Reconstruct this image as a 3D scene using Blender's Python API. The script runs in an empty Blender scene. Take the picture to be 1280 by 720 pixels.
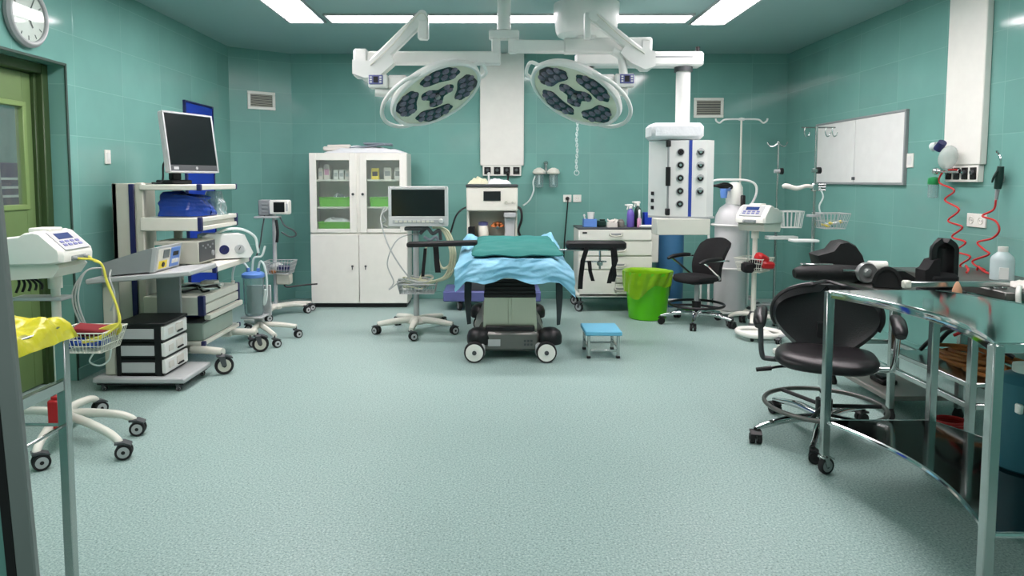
import bpy, bmesh, math, random
from mathutils import Vector, Matrix, Euler, noise
random.seed(7)
PI = math.pi
SC = bpy.context.scene
COL = SC.collection

# ------------------------------------------------------------------ camera
F, CX, CY, CAMZ = 870.0, 620.0, 286.0, 1.46
TILT = math.atan(61.0 / 870.0)
cam_d = bpy.data.cameras.new('camera')
cam = bpy.data.objects.new('camera', cam_d)
COL.objects.link(cam)
cam.location = (0, 0, CAMZ)
cam.rotation_euler = (PI / 2 - TILT, 0, 0)
cam_d.sensor_fit = 'HORIZONTAL'
cam_d.sensor_width = 36.0
cam_d.lens = 36.0 * F / 1280.0
cam_d.shift_x = -(CX - 640.0) / 1280.0
cam_d.shift_y = -(360.0 - CY) / 1280.0
cam_d.clip_start = 0.05
cam_d.clip_end = 100
SC.camera = cam


def ray(px, py):
    x = (px - CX) / F
    u = -(py - CY) / F
    c, s = math.cos(TILT), math.sin(TILT)
    return Vector((x, c + u * s, u * c - s))


def at(px, py, Y):
    """point of the place seen at a photo pixel, at distance Y into the room"""
    d = ray(px, py)
    return Vector((0, 0, CAMZ)) + d * (Y / d.y)


def atz(px, py, z):
    d = ray(px, py)
    return Vector((0, 0, CAMZ)) + d * ((z - CAMZ) / d.z)


def fl(px, py):
    return atz(px, py, 0.0)


# ------------------------------------------------------------------ colour and materials
def lin(c):
    out = []
    for v in c[:3]:
        v = v / 255.0
        out.append(v / 12.92 if v <= 0.04045 else ((v + 0.055) / 1.055) ** 2.4)
    return (out[0], out[1], out[2], 1.0)


def mat(name, col, rough=0.5, metal=0.0, var=0.06, scale=9.0, spec=0.5, alpha=None, coat=0.0, bump=0.0, bscale=60.0, trans=0.0, ior=1.45, stretch=None):
    m = bpy.data.materials.new(name)
    m.use_nodes = True
    nt = m.node_tree
    b = nt.nodes['Principled BSDF']
    b.inputs['Roughness'].default_value = rough
    b.inputs['Metallic'].default_value = metal
    b.inputs['Specular IOR Level'].default_value = spec
    b.inputs['IOR'].default_value = ior
    b.inputs['Coat Weight'].default_value = coat
    b.inputs['Transmission Weight'].default_value = trans
    c = lin(col)
    tc = nt.nodes.new('ShaderNodeTexCoord')
    src = tc.outputs['Object']
    if stretch:
        mp = nt.nodes.new('ShaderNodeMapping')
        mp.inputs['Scale'].default_value = stretch
        nt.links.new(src, mp.inputs['Vector'])
        src = mp.outputs['Vector']
    n = nt.nodes.new('ShaderNodeTexNoise')
    n.inputs['Scale'].default_value = scale
    n.inputs['Detail'].default_value = 3
    nt.links.new(src, n.inputs['Vector'])
    mx = nt.nodes.new('ShaderNodeMix')
    mx.data_type = 'RGBA'
    mx.inputs[6].default_value = tuple(max(0, v * (1 - var)) for v in c[:3]) + (1,)
    mx.inputs[7].default_value = tuple(min(1, v * (1 + var)) for v in c[:3]) + (1,)
    nt.links.new(n.outputs['Fac'], mx.inputs[0])
    nt.links.new(mx.outputs[2], b.inputs['Base Color'])
    if alpha is not None:
        b.inputs['Alpha'].default_value = alpha
    if bump:
        n2 = nt.nodes.new('ShaderNodeTexNoise')
        n2.inputs['Scale'].default_value = bscale
        nt.links.new(src, n2.inputs['Vector'])
        bp = nt.nodes.new('ShaderNodeBump')
        bp.inputs['Strength'].default_value = bump
        bp.inputs['Distance'].default_value = 0.01
        nt.links.new(n2.outputs['Fac'], bp.inputs['Height'])
        nt.links.new(bp.outputs['Normal'], b.inputs['Normal'])
    return m


def glass_mat(name, tint=(235, 245, 242), gloss=0.08, rough=0.03, haze=0.0):
    m = bpy.data.materials.new(name)
    m.use_nodes = True
    nt = m.node_tree
    nt.nodes.remove(nt.nodes['Principled BSDF'])
    out = nt.nodes['Material Output']
    tr = nt.nodes.new('ShaderNodeBsdfTransparent')
    tr.inputs['Color'].default_value = lin(tint)
    gl = nt.nodes.new('ShaderNodeBsdfGlossy')
    gl.inputs['Roughness'].default_value = rough
    lw = nt.nodes.new('ShaderNodeLayerWeight')
    lw.inputs['Blend'].default_value = 0.12
    ma = nt.nodes.new('ShaderNodeMath')
    ma.operation = 'ADD'
    ma.inputs[1].default_value = gloss
    ma.use_clamp = True
    nt.links.new(lw.outputs['Fresnel'], ma.inputs[0])
    mx = nt.nodes.new('ShaderNodeMixShader')
    nt.links.new(ma.outputs[0], mx.inputs['Fac'])
    nt.links.new(tr.outputs[0], mx.inputs[1])
    nt.links.new(gl.outputs[0], mx.inputs[2])
    last = mx
    if haze:
        df = nt.nodes.new('ShaderNodeBsdfDiffuse')
        df.inputs['Color'].default_value = lin(tint)
        m2 = nt.nodes.new('ShaderNodeMixShader')
        m2.inputs['Fac'].default_value = haze
        nt.links.new(mx.outputs[0], m2.inputs[1])
        nt.links.new(df.outputs[0], m2.inputs[2])
        last = m2
    nt.links.new(last.outputs[0], out.inputs['Surface'])
    return m


def emit_mat(name, col, strength):
    m = bpy.data.materials.new(name)
    m.use_nodes = True
    b = m.node_tree.nodes['Principled BSDF']
    b.inputs['Base Color'].default_value = (0.8, 0.8, 0.8, 1)
    b.inputs['Emission Color'].default_value = lin(col)
    b.inputs['Emission Strength'].default_value = strength
    return m


def tile_mat(name, axis, col, grout, u_off=0.0, v_off=0.0, w=0.65, h=0.36, rough=0.10, spec=0.5):
    """glazed wall tiles: u runs along the wall (x or y), v up"""
    m = bpy.data.materials.new(name)
    m.use_nodes = True
    nt = m.node_tree
    b = nt.nodes['Principled BSDF']
    tc = nt.nodes.new('ShaderNodeTexCoord')
    sp = nt.nodes.new('ShaderNodeSeparateXYZ')
    nt.links.new(tc.outputs['Object'], sp.inputs[0])
    cb = nt.nodes.new('ShaderNodeCombineXYZ')
    nt.links.new(sp.outputs['X' if axis == 'x' else 'Y'], cb.inputs['X'])
    nt.links.new(sp.outputs['Z'], cb.inputs['Y'])
    mp = nt.nodes.new('ShaderNodeMapping')
    mp.inputs['Location'].default_value = (u_off, v_off, 0)
    nt.links.new(cb.outputs[0], mp.inputs['Vector'])
    br = nt.nodes.new('ShaderNodeTexBrick')
    br.offset = 0.0
    br.inputs['Scale'].default_value = 1.0
    br.inputs['Brick Width'].default_value = w
    br.inputs['Row Height'].default_value = h
    br.inputs['Mortar Size'].default_value = 0.003
    br.inputs['Mortar Smooth'].default_value = 0.3
    br.inputs['Bias'].default_value = 0.0
    c = lin(col)
    br.inputs['Color1'].default_value = tuple(v * 0.95 for v in c[:3]) + (1,)
    br.inputs['Color2'].default_value = tuple(v * 1.05 for v in c[:3]) + (1,)
    br.inputs['Mortar'].default_value = lin(grout)
    nt.links.new(mp.outputs[0], br.inputs['Vector'])
    n = nt.nodes.new('ShaderNodeTexNoise')
    n.inputs['Scale'].default_value = 2.6
    n.inputs['Detail'].default_value = 4
    nt.links.new(tc.outputs['Object'], n.inputs['Vector'])
    hs = nt.nodes.new('ShaderNodeMix')
    hs.data_type = 'RGBA'
    hs.blend_type = 'MULTIPLY'
    hs.inputs[0].default_value = 1.0
    rp = nt.nodes.new('ShaderNodeMapRange')
    rp.inputs['To Min'].default_value = 0.88
    rp.inputs['To Max'].default_value = 1.12
    nt.links.new(n.outputs['Fac'], rp.inputs['Value'])
    nt.links.new(br.outputs['Color'], hs.inputs[6])
    nt.links.new(rp.outputs[0], hs.inputs[7])
    nt.links.new(hs.outputs[2], b.inputs['Base Color'])
    b.inputs['Roughness'].default_value = rough
    b.inputs['Specular IOR Level'].default_value = spec
    # every tile sits a touch differently, so reflections break at the joints
    br2 = nt.nodes.new('ShaderNodeTexBrick')
    br2.offset = 0.0
    for k, v in (('Scale', 1.0), ('Brick Width', w), ('Row Height', h), ('Mortar Size', 0.004), ('Mortar Smooth', 0.6)):
        br2.inputs[k].default_value = v
    br2.inputs['Color1'].default_value = (1, 1, 1, 1)
    br2.inputs['Color2'].default_value = (1, 1, 1, 1)
    br2.inputs['Mortar'].default_value = (0, 0, 0, 1)
    nt.links.new(mp.outputs[0], br2.inputs['Vector'])
    ad = nt.nodes.new('ShaderNodeMath')
    ad.operation = 'MULTIPLY_ADD'
    ad.inputs[1].default_value = 0.035
    n3 = nt.nodes.new('ShaderNodeTexNoise')
    n3.inputs['Scale'].default_value = 5.0
    nt.links.new(tc.outputs['Object'], n3.inputs['Vector'])
    nt.links.new(n3.outputs['Fac'], ad.inputs[0])
    nt.links.new(br2.outputs['Color'], ad.inputs[2])
    bp = nt.nodes.new('ShaderNodeBump')
    bp.inputs['Strength'].default_value = 0.12
    bp.inputs['Distance'].default_value = 0.01
    nt.links.new(ad.outputs[0], bp.inputs['Height'])
    nt.links.new(bp.outputs['Normal'], b.inputs['Normal'])
    return m


def floor_mat():
    m = bpy.data.materials.new('speckled_vinyl')
    m.use_nodes = True
    nt = m.node_tree
    b = nt.nodes['Principled BSDF']
    tc = nt.nodes.new('ShaderNodeTexCoord')
    v1 = nt.nodes.new('ShaderNodeTexNoise')
    v1.inputs['Scale'].default_value = 105
    v1.inputs['Detail'].default_value = 4
    v1.inputs['Roughness'].default_value = 0.75
    nt.links.new(tc.outputs['Object'], v1.inputs['Vector'])
    cr = nt.nodes.new('ShaderNodeValToRGB')
    e = cr.color_ramp.elements
    e[0].position, e[0].color = 0.30, lin((82, 106, 102))
    e[1].position, e[1].color = 0.70, lin((204, 220, 215))
    k = cr.color_ramp.elements.new(0.46)
    k.color = lin((141, 166, 160))
    k = cr.color_ramp.elements.new(0.56)
    k.color = lin((156, 181, 175))
    nt.links.new(v1.outputs['Fac'], cr.inputs[0])
    # dark flecks
    vo = nt.nodes.new('ShaderNodeTexVoronoi')
    vo.inputs['Scale'].default_value = 48
    nt.links.new(tc.outputs['Object'], vo.inputs['Vector'])
    lt = nt.nodes.new('ShaderNodeMath')
    lt.operation = 'LESS_THAN'
    lt.inputs[1].default_value = 0.16
    nt.links.new(vo.outputs['Distance'], lt.inputs[0])
    sep = nt.nodes.new('ShaderNodeSeparateColor')
    nt.links.new(vo.outputs['Color'], sep.inputs[0])
    gt = nt.nodes.new('ShaderNodeMath')
    gt.operation = 'GREATER_THAN'
    gt.inputs[1].default_value = 0.62
    nt.links.new(sep.outputs[0], gt.inputs[0])
    mu = nt.nodes.new('ShaderNodeMath')
    mu.operation = 'MULTIPLY'
    nt.links.new(lt.outputs[0], mu.inputs[0])
    nt.links.new(gt.outputs[0], mu.inputs[1])
    m2 = nt.nodes.new('ShaderNodeMath')
    m2.operation = 'MULTIPLY'
    m2.inputs[1].default_value = 0.55
    nt.links.new(mu.outputs[0], m2.inputs[0])
    mx = nt.nodes.new('ShaderNodeMix')
    mx.data_type = 'RGBA'
    nt.links.new(m2.outputs[0], mx.inputs[0])
    nt.links.new(cr.outputs[0], mx.inputs[6])
    mx.inputs[7].default_value = lin((62, 88, 84))
    # broad wear
    n = nt.nodes.new('ShaderNodeTexNoise')
    n.inputs['Scale'].default_value = 1.1
    n.inputs['Detail'].default_value = 3
    nt.links.new(tc.outputs['Object'], n.inputs['Vector'])
    rp = nt.nodes.new('ShaderNodeMapRange')
    rp.inputs['To Min'].default_value = 0.93
    rp.inputs['To Max'].default_value = 1.07
    nt.links.new(n.outputs['Fac'], rp.inputs['Value'])
    hs = nt.nodes.new('ShaderNodeMix')
    hs.data_type = 'RGBA'
    hs.blend_type = 'MULTIPLY'
    hs.inputs[0].default_value = 1.0
    nt.links.new(mx.outputs[2], hs.inputs[6])
    nt.links.new(rp.outputs[0], hs.inputs[7])
    nt.links.new(hs.outputs[2], b.inputs['Base Color'])
    b.inputs['Roughness'].default_value = 0.42
    b.inputs['Specular IOR Level'].default_value = 0.35
    return m


M = {}
M['white'] = mat('white_paint', (226, 228, 224), 0.35)
M['cab'] = mat('cabinet_white', (226, 226, 217), 0.32)
M['offwhite'] = mat('offwhite_plastic', (216, 216, 204), 0.4)
M['cream'] = mat('cream_enamel', (222, 220, 200), 0.35)
M['beige'] = mat('beige_metal', (190, 190, 176), 0.45)
M['grey'] = mat('grey_plastic', (140, 146, 146), 0.45)
M['lgrey'] = mat('light_grey_metal', (176, 180, 180), 0.4)
M['dgrey'] = mat('dark_grey', (70, 74, 76), 0.5)
M['taupe'] = mat('taupe_grey_metal', (128, 126, 120), 0.42)
M['black'] = mat('black_plastic', (16, 16, 18), 0.45)
M['rubber'] = mat('black_rubber', (24, 24, 25), 0.7)
M['leather'] = mat('black_leather', (28, 26, 28), 0.34, bump=0.15, bscale=160)
M['fabric'] = mat('black_fabric', (14, 14, 16), 0.85, bump=0.3, bscale=220)
M['foam'] = mat('black_foam_vinyl', (17, 17, 18), 0.55, bump=0.25, bscale=40)
M['steel'] = mat('brushed_steel', (186, 190, 188), 0.24, 1.0, stretch=(1, 1, 30))
M['chrome'] = mat('chrome', (214, 216, 216), 0.08, 1.0, var=0.02)
M['mirror'] = mat('polished_steel_top', (190, 198, 196), 0.07, 1.0, var=0.03, scale=3)
M['dsteel'] = mat('dull_steel_hull', (112, 112, 108), 0.38, 0.75)
M['shroud'] = mat('steel_shroud', (186, 188, 170), 0.30, 0.85, stretch=(30, 1, 1))
M['alu'] = mat('aluminium_profile', (150, 154, 152), 0.38, 0.6)
M['navy'] = mat('navy_blue_plastic', (28, 34, 84), 0.4)
M['blue'] = mat('deep_blue_board', (22, 56, 168), 0.45)
M['bluebag'] = mat('blue_plastic_bag', (30, 64, 150), 0.25, bump=0.8, bscale=22)
M['purple'] = mat('violet_blue_shelf', (98, 104, 158), 0.45)
M['bpanel'] = mat('blue_stripe', (44, 70, 160), 0.4)
M['steptop'] = mat('light_blue_tread', (108, 184, 214), 0.5)
M['green'] = mat('green_plastic', (92, 200, 18), 0.32)
M['gbasket'] = mat('green_basket_plastic', (104, 196, 40), 0.4)
M['liner'] = mat('green_bin_liner', (150, 204, 34), 0.28, alpha=0.72, bump=0.7, bscale=30)
M['yellow'] = mat('yellow_bag_film', (222, 216, 44), 0.32, bump=1.0, bscale=22, alpha=0.86)
M['resus'] = mat('clear_bag_silicone', (206, 216, 210), 0.25, alpha=0.5)
M['yellowc'] = mat('yellow_cable', (222, 212, 86), 0.4)
M['yellowp'] = mat('yellow_label', (232, 210, 60), 0.5)
M['red'] = mat('red_plastic', (176, 26, 30), 0.4)
M['redhose'] = mat('red_hose', (196, 44, 44), 0.4)
M['darkred'] = mat('dark_red_cloth', (120, 24, 30), 0.8)
M['orange'] = mat('orange_brown_cable', (150, 92, 40), 0.55, var=0.25)
M['copper'] = mat('orange_valve', (206, 120, 70), 0.4)
M['teal'] = mat('teal_surgical_sheet', (46, 122, 116), 0.85, bump=0.3, bscale=120)
M['drape'] = mat('light_blue_drape', (134, 194, 220), 0.45, bump=0.5, bscale=26)
M['dstrap'] = mat('dark_strap', (34, 44, 46), 0.7)
M['screen'] = mat('dark_screen', (26, 31, 32), 0.14)
M['lcd'] = mat('grey_green_lcd', (92, 104, 104), 0.2)
M['bluelcd'] = mat('blue_lcd', (40, 60, 110), 0.2)
M['lens'] = mat('dark_lamp_lens', (98, 96, 114), 0.16, var=0.55, scale=60, coat=0.4)
M['lensdark'] = mat('lamp_lens_plate', (30, 30, 40), 0.2)
M['lampcream'] = mat('lamp_cream_enamel', (220, 218, 196), 0.3)
M['hose'] = mat('cream_hose', (206, 208, 178), 0.5)
M['tube'] = mat('clear_white_tube', (206, 220, 216), 0.3)
M['cablegrey'] = mat('grey_cable', (176, 182, 178), 0.5)
M['cardboard'] = mat('carton_white', (214, 210, 202), 0.7)
M['film'] = mat('white_plastic_film', (222, 226, 228), 0.3, bump=0.6, bscale=26)
M['greycloth'] = mat('blue_grey_wrap', (120, 130, 140), 0.5, bump=0.5, bscale=30)
M['bottle'] = mat('violet_bottle', (108, 92, 178), 0.3)
M['pink'] = mat('pink_bottle', (206, 150, 180), 0.4)
M['bottlew'] = mat('translucent_white_bottle', (206, 222, 222), 0.3, alpha=0.66)
M['cyl'] = mat('pale_grey_gas_cylinder', (196, 198, 198), 0.35)
M['wood'] = mat('tan_wooden_peg', (198, 150, 118), 0.6)
M['doorleaf'] = mat('green_wood_door', (104, 130, 80), 0.5, var=0.22, scale=5, stretch=(1, 1, 0.35))
M['doorframe'] = mat('dark_green_frame', (58, 80, 46), 0.45)
M['doorbead'] = mat('light_green_bead', (124, 150, 92), 0.45)
M['darkgreen'] = mat('dark_green_plastic', (22, 48, 42), 0.4)
M['tealbin'] = mat('teal_blue_canister', (34, 92, 104), 0.4)
M['bluecyl'] = mat('blue_oxygen_cylinder', (58, 108, 146), 0.4)
M['greenp'] = mat('green_cap', (40, 140, 80), 0.4)
M['clear'] = glass_mat('clear_plastic', (222, 238, 238), 0.10, 0.08, 0.16)
M['glass'] = glass_mat('cabinet_glass', (246, 250, 248), 0.02, 0.03, 0.05)
M['lidblue'] = mat('blue_lid', (96, 138, 206), 0.4)
M['plate'] = mat('white_socket_plastic', (232, 232, 224), 0.35)
M['ceil'] = mat('pale_teal_ceiling', (150, 180, 178), 0.42, var=0.03, scale=1.5)
M['lamp'] = emit_mat('fluorescent_diffuser', (255, 243, 246), 14.0)


# ------------------------------------------------------------------ mesh builder
class MB:
    def __init__(self):
        self.v, self.f, self.mi = [], [], []
        self.M = Matrix.Identity(4)
        self.k = 0

    def add(self, vs, fs):
        o = len(self.v)
        self.v.extend(self.M @ Vector(p) for p in vs)
        for f in fs:
            self.f.append([i + o for i in f])
            self.mi.append(self.k)
        return self

    def mat(self, k):
        self.k = k
        return self

    def box(self, c, s, b=0.004, rot=None):
        hx, hy, hz = s[0] / 2, s[1] / 2, s[2] / 2
        b = min(b, hx * 0.49, hy * 0.49, hz * 0.49)
        R = rot if isinstance(rot, Matrix) else (Euler(rot).to_matrix() if rot else None)
        vs, idx = [], {}
        for sx in (-1, 1):
            for sy in (-1, 1):
                for sz in (-1, 1):
                    for a in range(3):
                        p = [sx * (hx - b), sy * (hy - b), sz * (hz - b)]
                        p[a] = (sx * hx, sy * hy, sz * hz)[a]
                        idx[(sx, sy, sz, a)] = len(vs)
                        p = Vector(p)
                        if R:
                            p = R @ p
                        vs.append(p + Vector(c))
        fs = []
        for a in range(3):
            o1, o2 = [q for q in range(3) if q != a]
            for s_ in (-1, 1):
                f = []
                for u, w in ((-1, -1), (1, -1), (1, 1), (-1, 1)):
                    k = [0, 0, 0]
                    k[a], k[o1], k[o2] = s_, u, w
                    f.append(idx[(k[0], k[1], k[2], a)])
                fs.append(f)
        for a in range(3):           # edges along axis a
            o1, o2 = [q for q in range(3) if q != a]
            for u in (-1, 1):
                for w in (-1, 1):
                    k0, k1 = [0, 0, 0], [0, 0, 0]
                    k0[a], k0[o1], k0[o2] = -1, u, w
                    k1[a], k1[o1], k1[o2] = 1, u, w
                    fs.append([idx[(*k0, o1)], idx[(*k1, o1)], idx[(*k1, o2)], idx[(*k0, o2)]])
        for sx in (-1, 1):
            for sy in (-1, 1):
                for sz in (-1, 1):
                    fs.append([idx[(sx, sy, sz, 0)], idx[(sx, sy, sz, 1)], idx[(sx, sy, sz, 2)]])
        return self.add(vs, fs)

    def bx(self, x0, x1, y0, y1, z0, z1, b=0.004):
        return self.box(((x0 + x1) / 2, (y0 + y1) / 2, (z0 + z1) / 2), (abs(x1 - x0), abs(y1 - y0), abs(z1 - z0)), b)

    def cyl(self, p0, p1, r0, r1=None, seg=16, cap=True):
        r1 = r0 if r1 is None else r1
        p0, p1 = Vector(p0), Vector(p1)
        d = (p1 - p0).normalized()
        a = d.orthogonal().normalized()
        b = d.cross(a)
        vs = []
        for p, r in ((p0, r0), (p1, r1)):
            for i in range(seg):
                t = 2 * PI * i / seg
                vs.append(p + a * (r * math.cos(t)) + b * (r * math.sin(t)))
        fs = [[i, (i + 1) % seg, seg + (i + 1) % seg, seg + i] for i in range(seg)]
        if cap:
            fs += [list(range(seg)), list(range(seg, 2 * seg))]
        return self.add(vs, fs)

    def lathe(self, prof, c=(0, 0, 0), seg=28, R=None):
        """prof: (r, z) pairs from bottom to top around the z axis"""
        vs, fs = [], []
        n = len(prof)
        for r, z in prof:
            for i in range(seg):
                t = 2 * PI * i / seg
                p = Vector((max(r, 1e-4) * math.cos(t), max(r, 1e-4) * math.sin(t), z))
                if R:
                    p = R @ p
                vs.append(p + Vector(c))
        for j in range(n - 1):
            for i in range(seg):
                fs.append([j * seg + i, j * seg + (i + 1) % seg, (j + 1) * seg + (i + 1) % seg, (j + 1) * seg + i])
        fs += [list(range(seg)), list(range((n - 1) * seg, n * seg))]
        return self.add(vs, fs)

    def ball(self, c, r, seg=16, rings=10, R=None):
        r = (r, r, r) if not hasattr(r, '__len__') else r
        vs, fs = [], []
        for j in range(rings + 1):
            ph = PI * j / rings
            for i in range(seg):
                t = 2 * PI * i / seg
                p = Vector((r[0] * math.sin(ph) * math.cos(t), r[1] * math.sin(ph) * math.sin(t), r[2] * math.cos(ph)))
                if j in (0, rings):
                    p = Vector((1e-5 * math.cos(t), 1e-5 * math.sin(t), p.z))
                if R:
                    p = R @ p
                vs.append(p + Vector(c))
        for j in range(rings):
            for i in range(seg):
                fs.append([j * seg + i, j * seg + (i + 1) % seg, (j + 1) * seg + (i + 1) % seg, (j + 1) * seg + i])
        return self.add(vs, fs)

    def prism(self, poly, axis, lo, hi):
        """poly in the two other axes (in x,y,z order) extruded along axis"""
        n = len(poly)
        vs = []
        for t in (lo, hi):
            for a, b in poly:
                p = [a, b]
                p.insert(axis, t)
                vs.append(p)
        fs = [[i, (i + 1) % n, n + (i + 1) % n, n + i] for i in range(n)] + [list(range(n)), list(range(n, 2 * n))]
        return self.add(vs, fs)

    def sweep(self, pts, prof_r, seg=8, closed=False, sub=5, raw=False):
        pts = [Vector(p) for p in pts]
        path, rad = [], []
        n = len(pts)
        rr = prof_r if hasattr(prof_r, '__len__') else [prof_r] * n
        if raw or (n == 2 and not closed):
            path, rad = pts, list(rr)
        else:
            rng = n if closed else n - 1
            for i in range(rng):
                if closed:
                    p0, p1, p2, p3 = pts[(i - 1) % n], pts[i], pts[(i + 1) % n], pts[(i + 2) % n]
                else:
                    p0, p1, p2, p3 = pts[max(i - 1, 0)], pts[i], pts[i + 1], pts[min(i + 2, n - 1)]
                for k in range(sub):
                    t = k / sub
                    q = 0.5 * ((2 * p1) + (-p0 + p2) * t + (2 * p0 - 5 * p1 + 4 * p2 - p3) * t * t + (-p0 + 3 * p1 - 3 * p2 + p3) * t ** 3)
                    path.append(q)
                    rad.append(rr[i] * (1 - t) + rr[(i + 1) % n] * t)
            if not closed:
                path.append(pts[-1])
                rad.append(rr[-1])
        m = len(path)
        vs, fs = [], []
        up = None
        for i in range(m):
            a = path[(i - 1) % m] if (closed or i > 0) else path[i]
            b = path[(i + 1) % m] if (closed or i < m - 1) else path[i]
            d = b - a
            d = d.normalized() if d.length > 1e-9 else Vector((0, 0, 1))
            if up is None:
                up = d.orthogonal().normalized()
            up = up - d * up.dot(d)
            up = up.normalized() if up.length > 1e-6 else d.orthogonal().normalized()
            sd = d.cross(up)
            for k in range(seg):
                t = 2 * PI * k / seg
                vs.append(path[i] + (up * math.cos(t) + sd * math.sin(t)) * rad[i])
        lim = m if closed else m - 1
        off = 0
        for i in range(lim):
            j = (i + 1) % m
            for k in range(seg):
                fs.append([i * seg + k, i * seg + (k + 1) % seg, j * seg + (k + 1) % seg, j * seg + k])
        if not closed:
            fs += [list(range(seg)), list(range((m - 1) * seg, m * seg))]
        return self.add(vs, fs)

    def ring(self, c, R, r, axis=2, seg=36, ts=8, sx=1.0, sy=1.0):
        pts = []
        for i in range(seg):
            t = 2 * PI * i / seg
            p = [R * sx * math.cos(t), R * sy * math.sin(t)]
            p.insert(axis, 0)
            pts.append(Vector(c) + Vector(p))
        return self.sweep(pts, r, seg=ts, closed=True, raw=True)

    def sheet(self, fn, nu, nv, thick=0.004):
        """fn(u, v) -> point; a thin closed solid"""
        P = [[Vector(fn(i / nu, j / nv)) for i in range(nu + 1)] for j in range(nv + 1)]
        vs, fs = [], []
        N = (nu + 1) * (nv + 1)
        nor = []
        for j in range(nv + 1):
            for i in range(nu + 1):
                a = P[j][min(i + 1, nu)] - P[j][max(i - 1, 0)]
                b = P[min(j + 1, nv)][i] - P[max(j - 1, 0)][i]
                q = a.cross(b)
                nor.append(q.normalized() if q.length > 1e-12 else Vector((0, 0, 1)))
                vs.append(P[j][i])
        vs += [vs[i] - nor[i] * thick for i in range(N)]
        w = nu + 1
        for j in range(nv):
            for i in range(nu):
                q = [j * w + i, j * w + i + 1, (j + 1) * w + i + 1, (j + 1) * w + i]
                fs.append(q)
                fs.append([x + N for x in reversed(q)])
        for i in range(nu):
            fs.append([i, i + N, i + 1 + N, i + 1])
            a = nv * w + i
            fs.append([a, a + 1, a + 1 + N, a + N])
        for j in range(nv):
            a, b = j * w, (j + 1) * w
            fs.append([a, b, b + N, a + N])
            a, b = j * w + nu, (j + 1) * w + nu
            fs.append([a, a + N, b + N, b])
        return self.add(vs, fs)


def obj(name, mb, mats, parent=None, loc=None, rot=None, ang=38):
    me = bpy.data.meshes.new(name)
    me.from_pydata([tuple(v) for v in mb.v], [], mb.f)
    for m in (mats if isinstance(mats, (list, tuple)) else [mats]):
        me.materials.append(m)
    me.polygons.foreach_set('material_index', mb.mi)
    bm = bmesh.new()
    bm.from_mesh(me)
    bmesh.ops.recalc_face_normals(bm, faces=bm.faces)
    bm.to_mesh(me)
    bm.free()
    me.polygons.foreach_set('use_smooth', [True] * len(me.polygons))
    me.set_sharp_from_angle(angle=math.radians(ang))
    me.update()
    o = bpy.data.objects.new(name, me)
    COL.objects.link(o)
    if parent:
        o.parent = parent
    if loc is not None:
        o.location = loc
    if rot is not None:
        o.rotation_euler = rot
    return o


def thing(name, label, cat, loc=(0, 0, 0), rz=0.0, group=None):
    o = bpy.data.objects.new(name, None)
    o.empty_display_size = 0.1
    COL.objects.link(o)
    o.location = loc
    o.rotation_euler = (0, 0, rz)
    o['label'] = label
    o['category'] = cat
    if group:
        o['group'] = group
    return o


def solo(name, mb, mats, label, cat, loc=None, rot=None, group=None, ang=38):
    o = obj(name, mb, mats, None, loc, rot, ang)
    o['label'] = label
    o['category'] = cat
    if group:
        o['group'] = group
    return o


def struct(name, mb, mats, label=None, cat=None, parent=None):
    o = obj(name, mb, mats, parent)
    if parent is None:
        o['kind'] = 'structure'
        o['label'] = label or name.replace('_', ' ')
        o['category'] = cat or name.split('_')[0]
    return o


def copy_thing(o, loc, rz, label):
    r = o.copy()
    COL.objects.link(r)
    r.location = loc
    if rz is not None:
        r.rotation_euler = (0, 0, rz)
    r['label'] = label

    def kids(src, dst):
        for ch in list(src.children):
            c = ch.copy()
            COL.objects.link(c)
            c.parent = dst
            kids(ch, c)
    kids(o, r)
    return r


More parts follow.
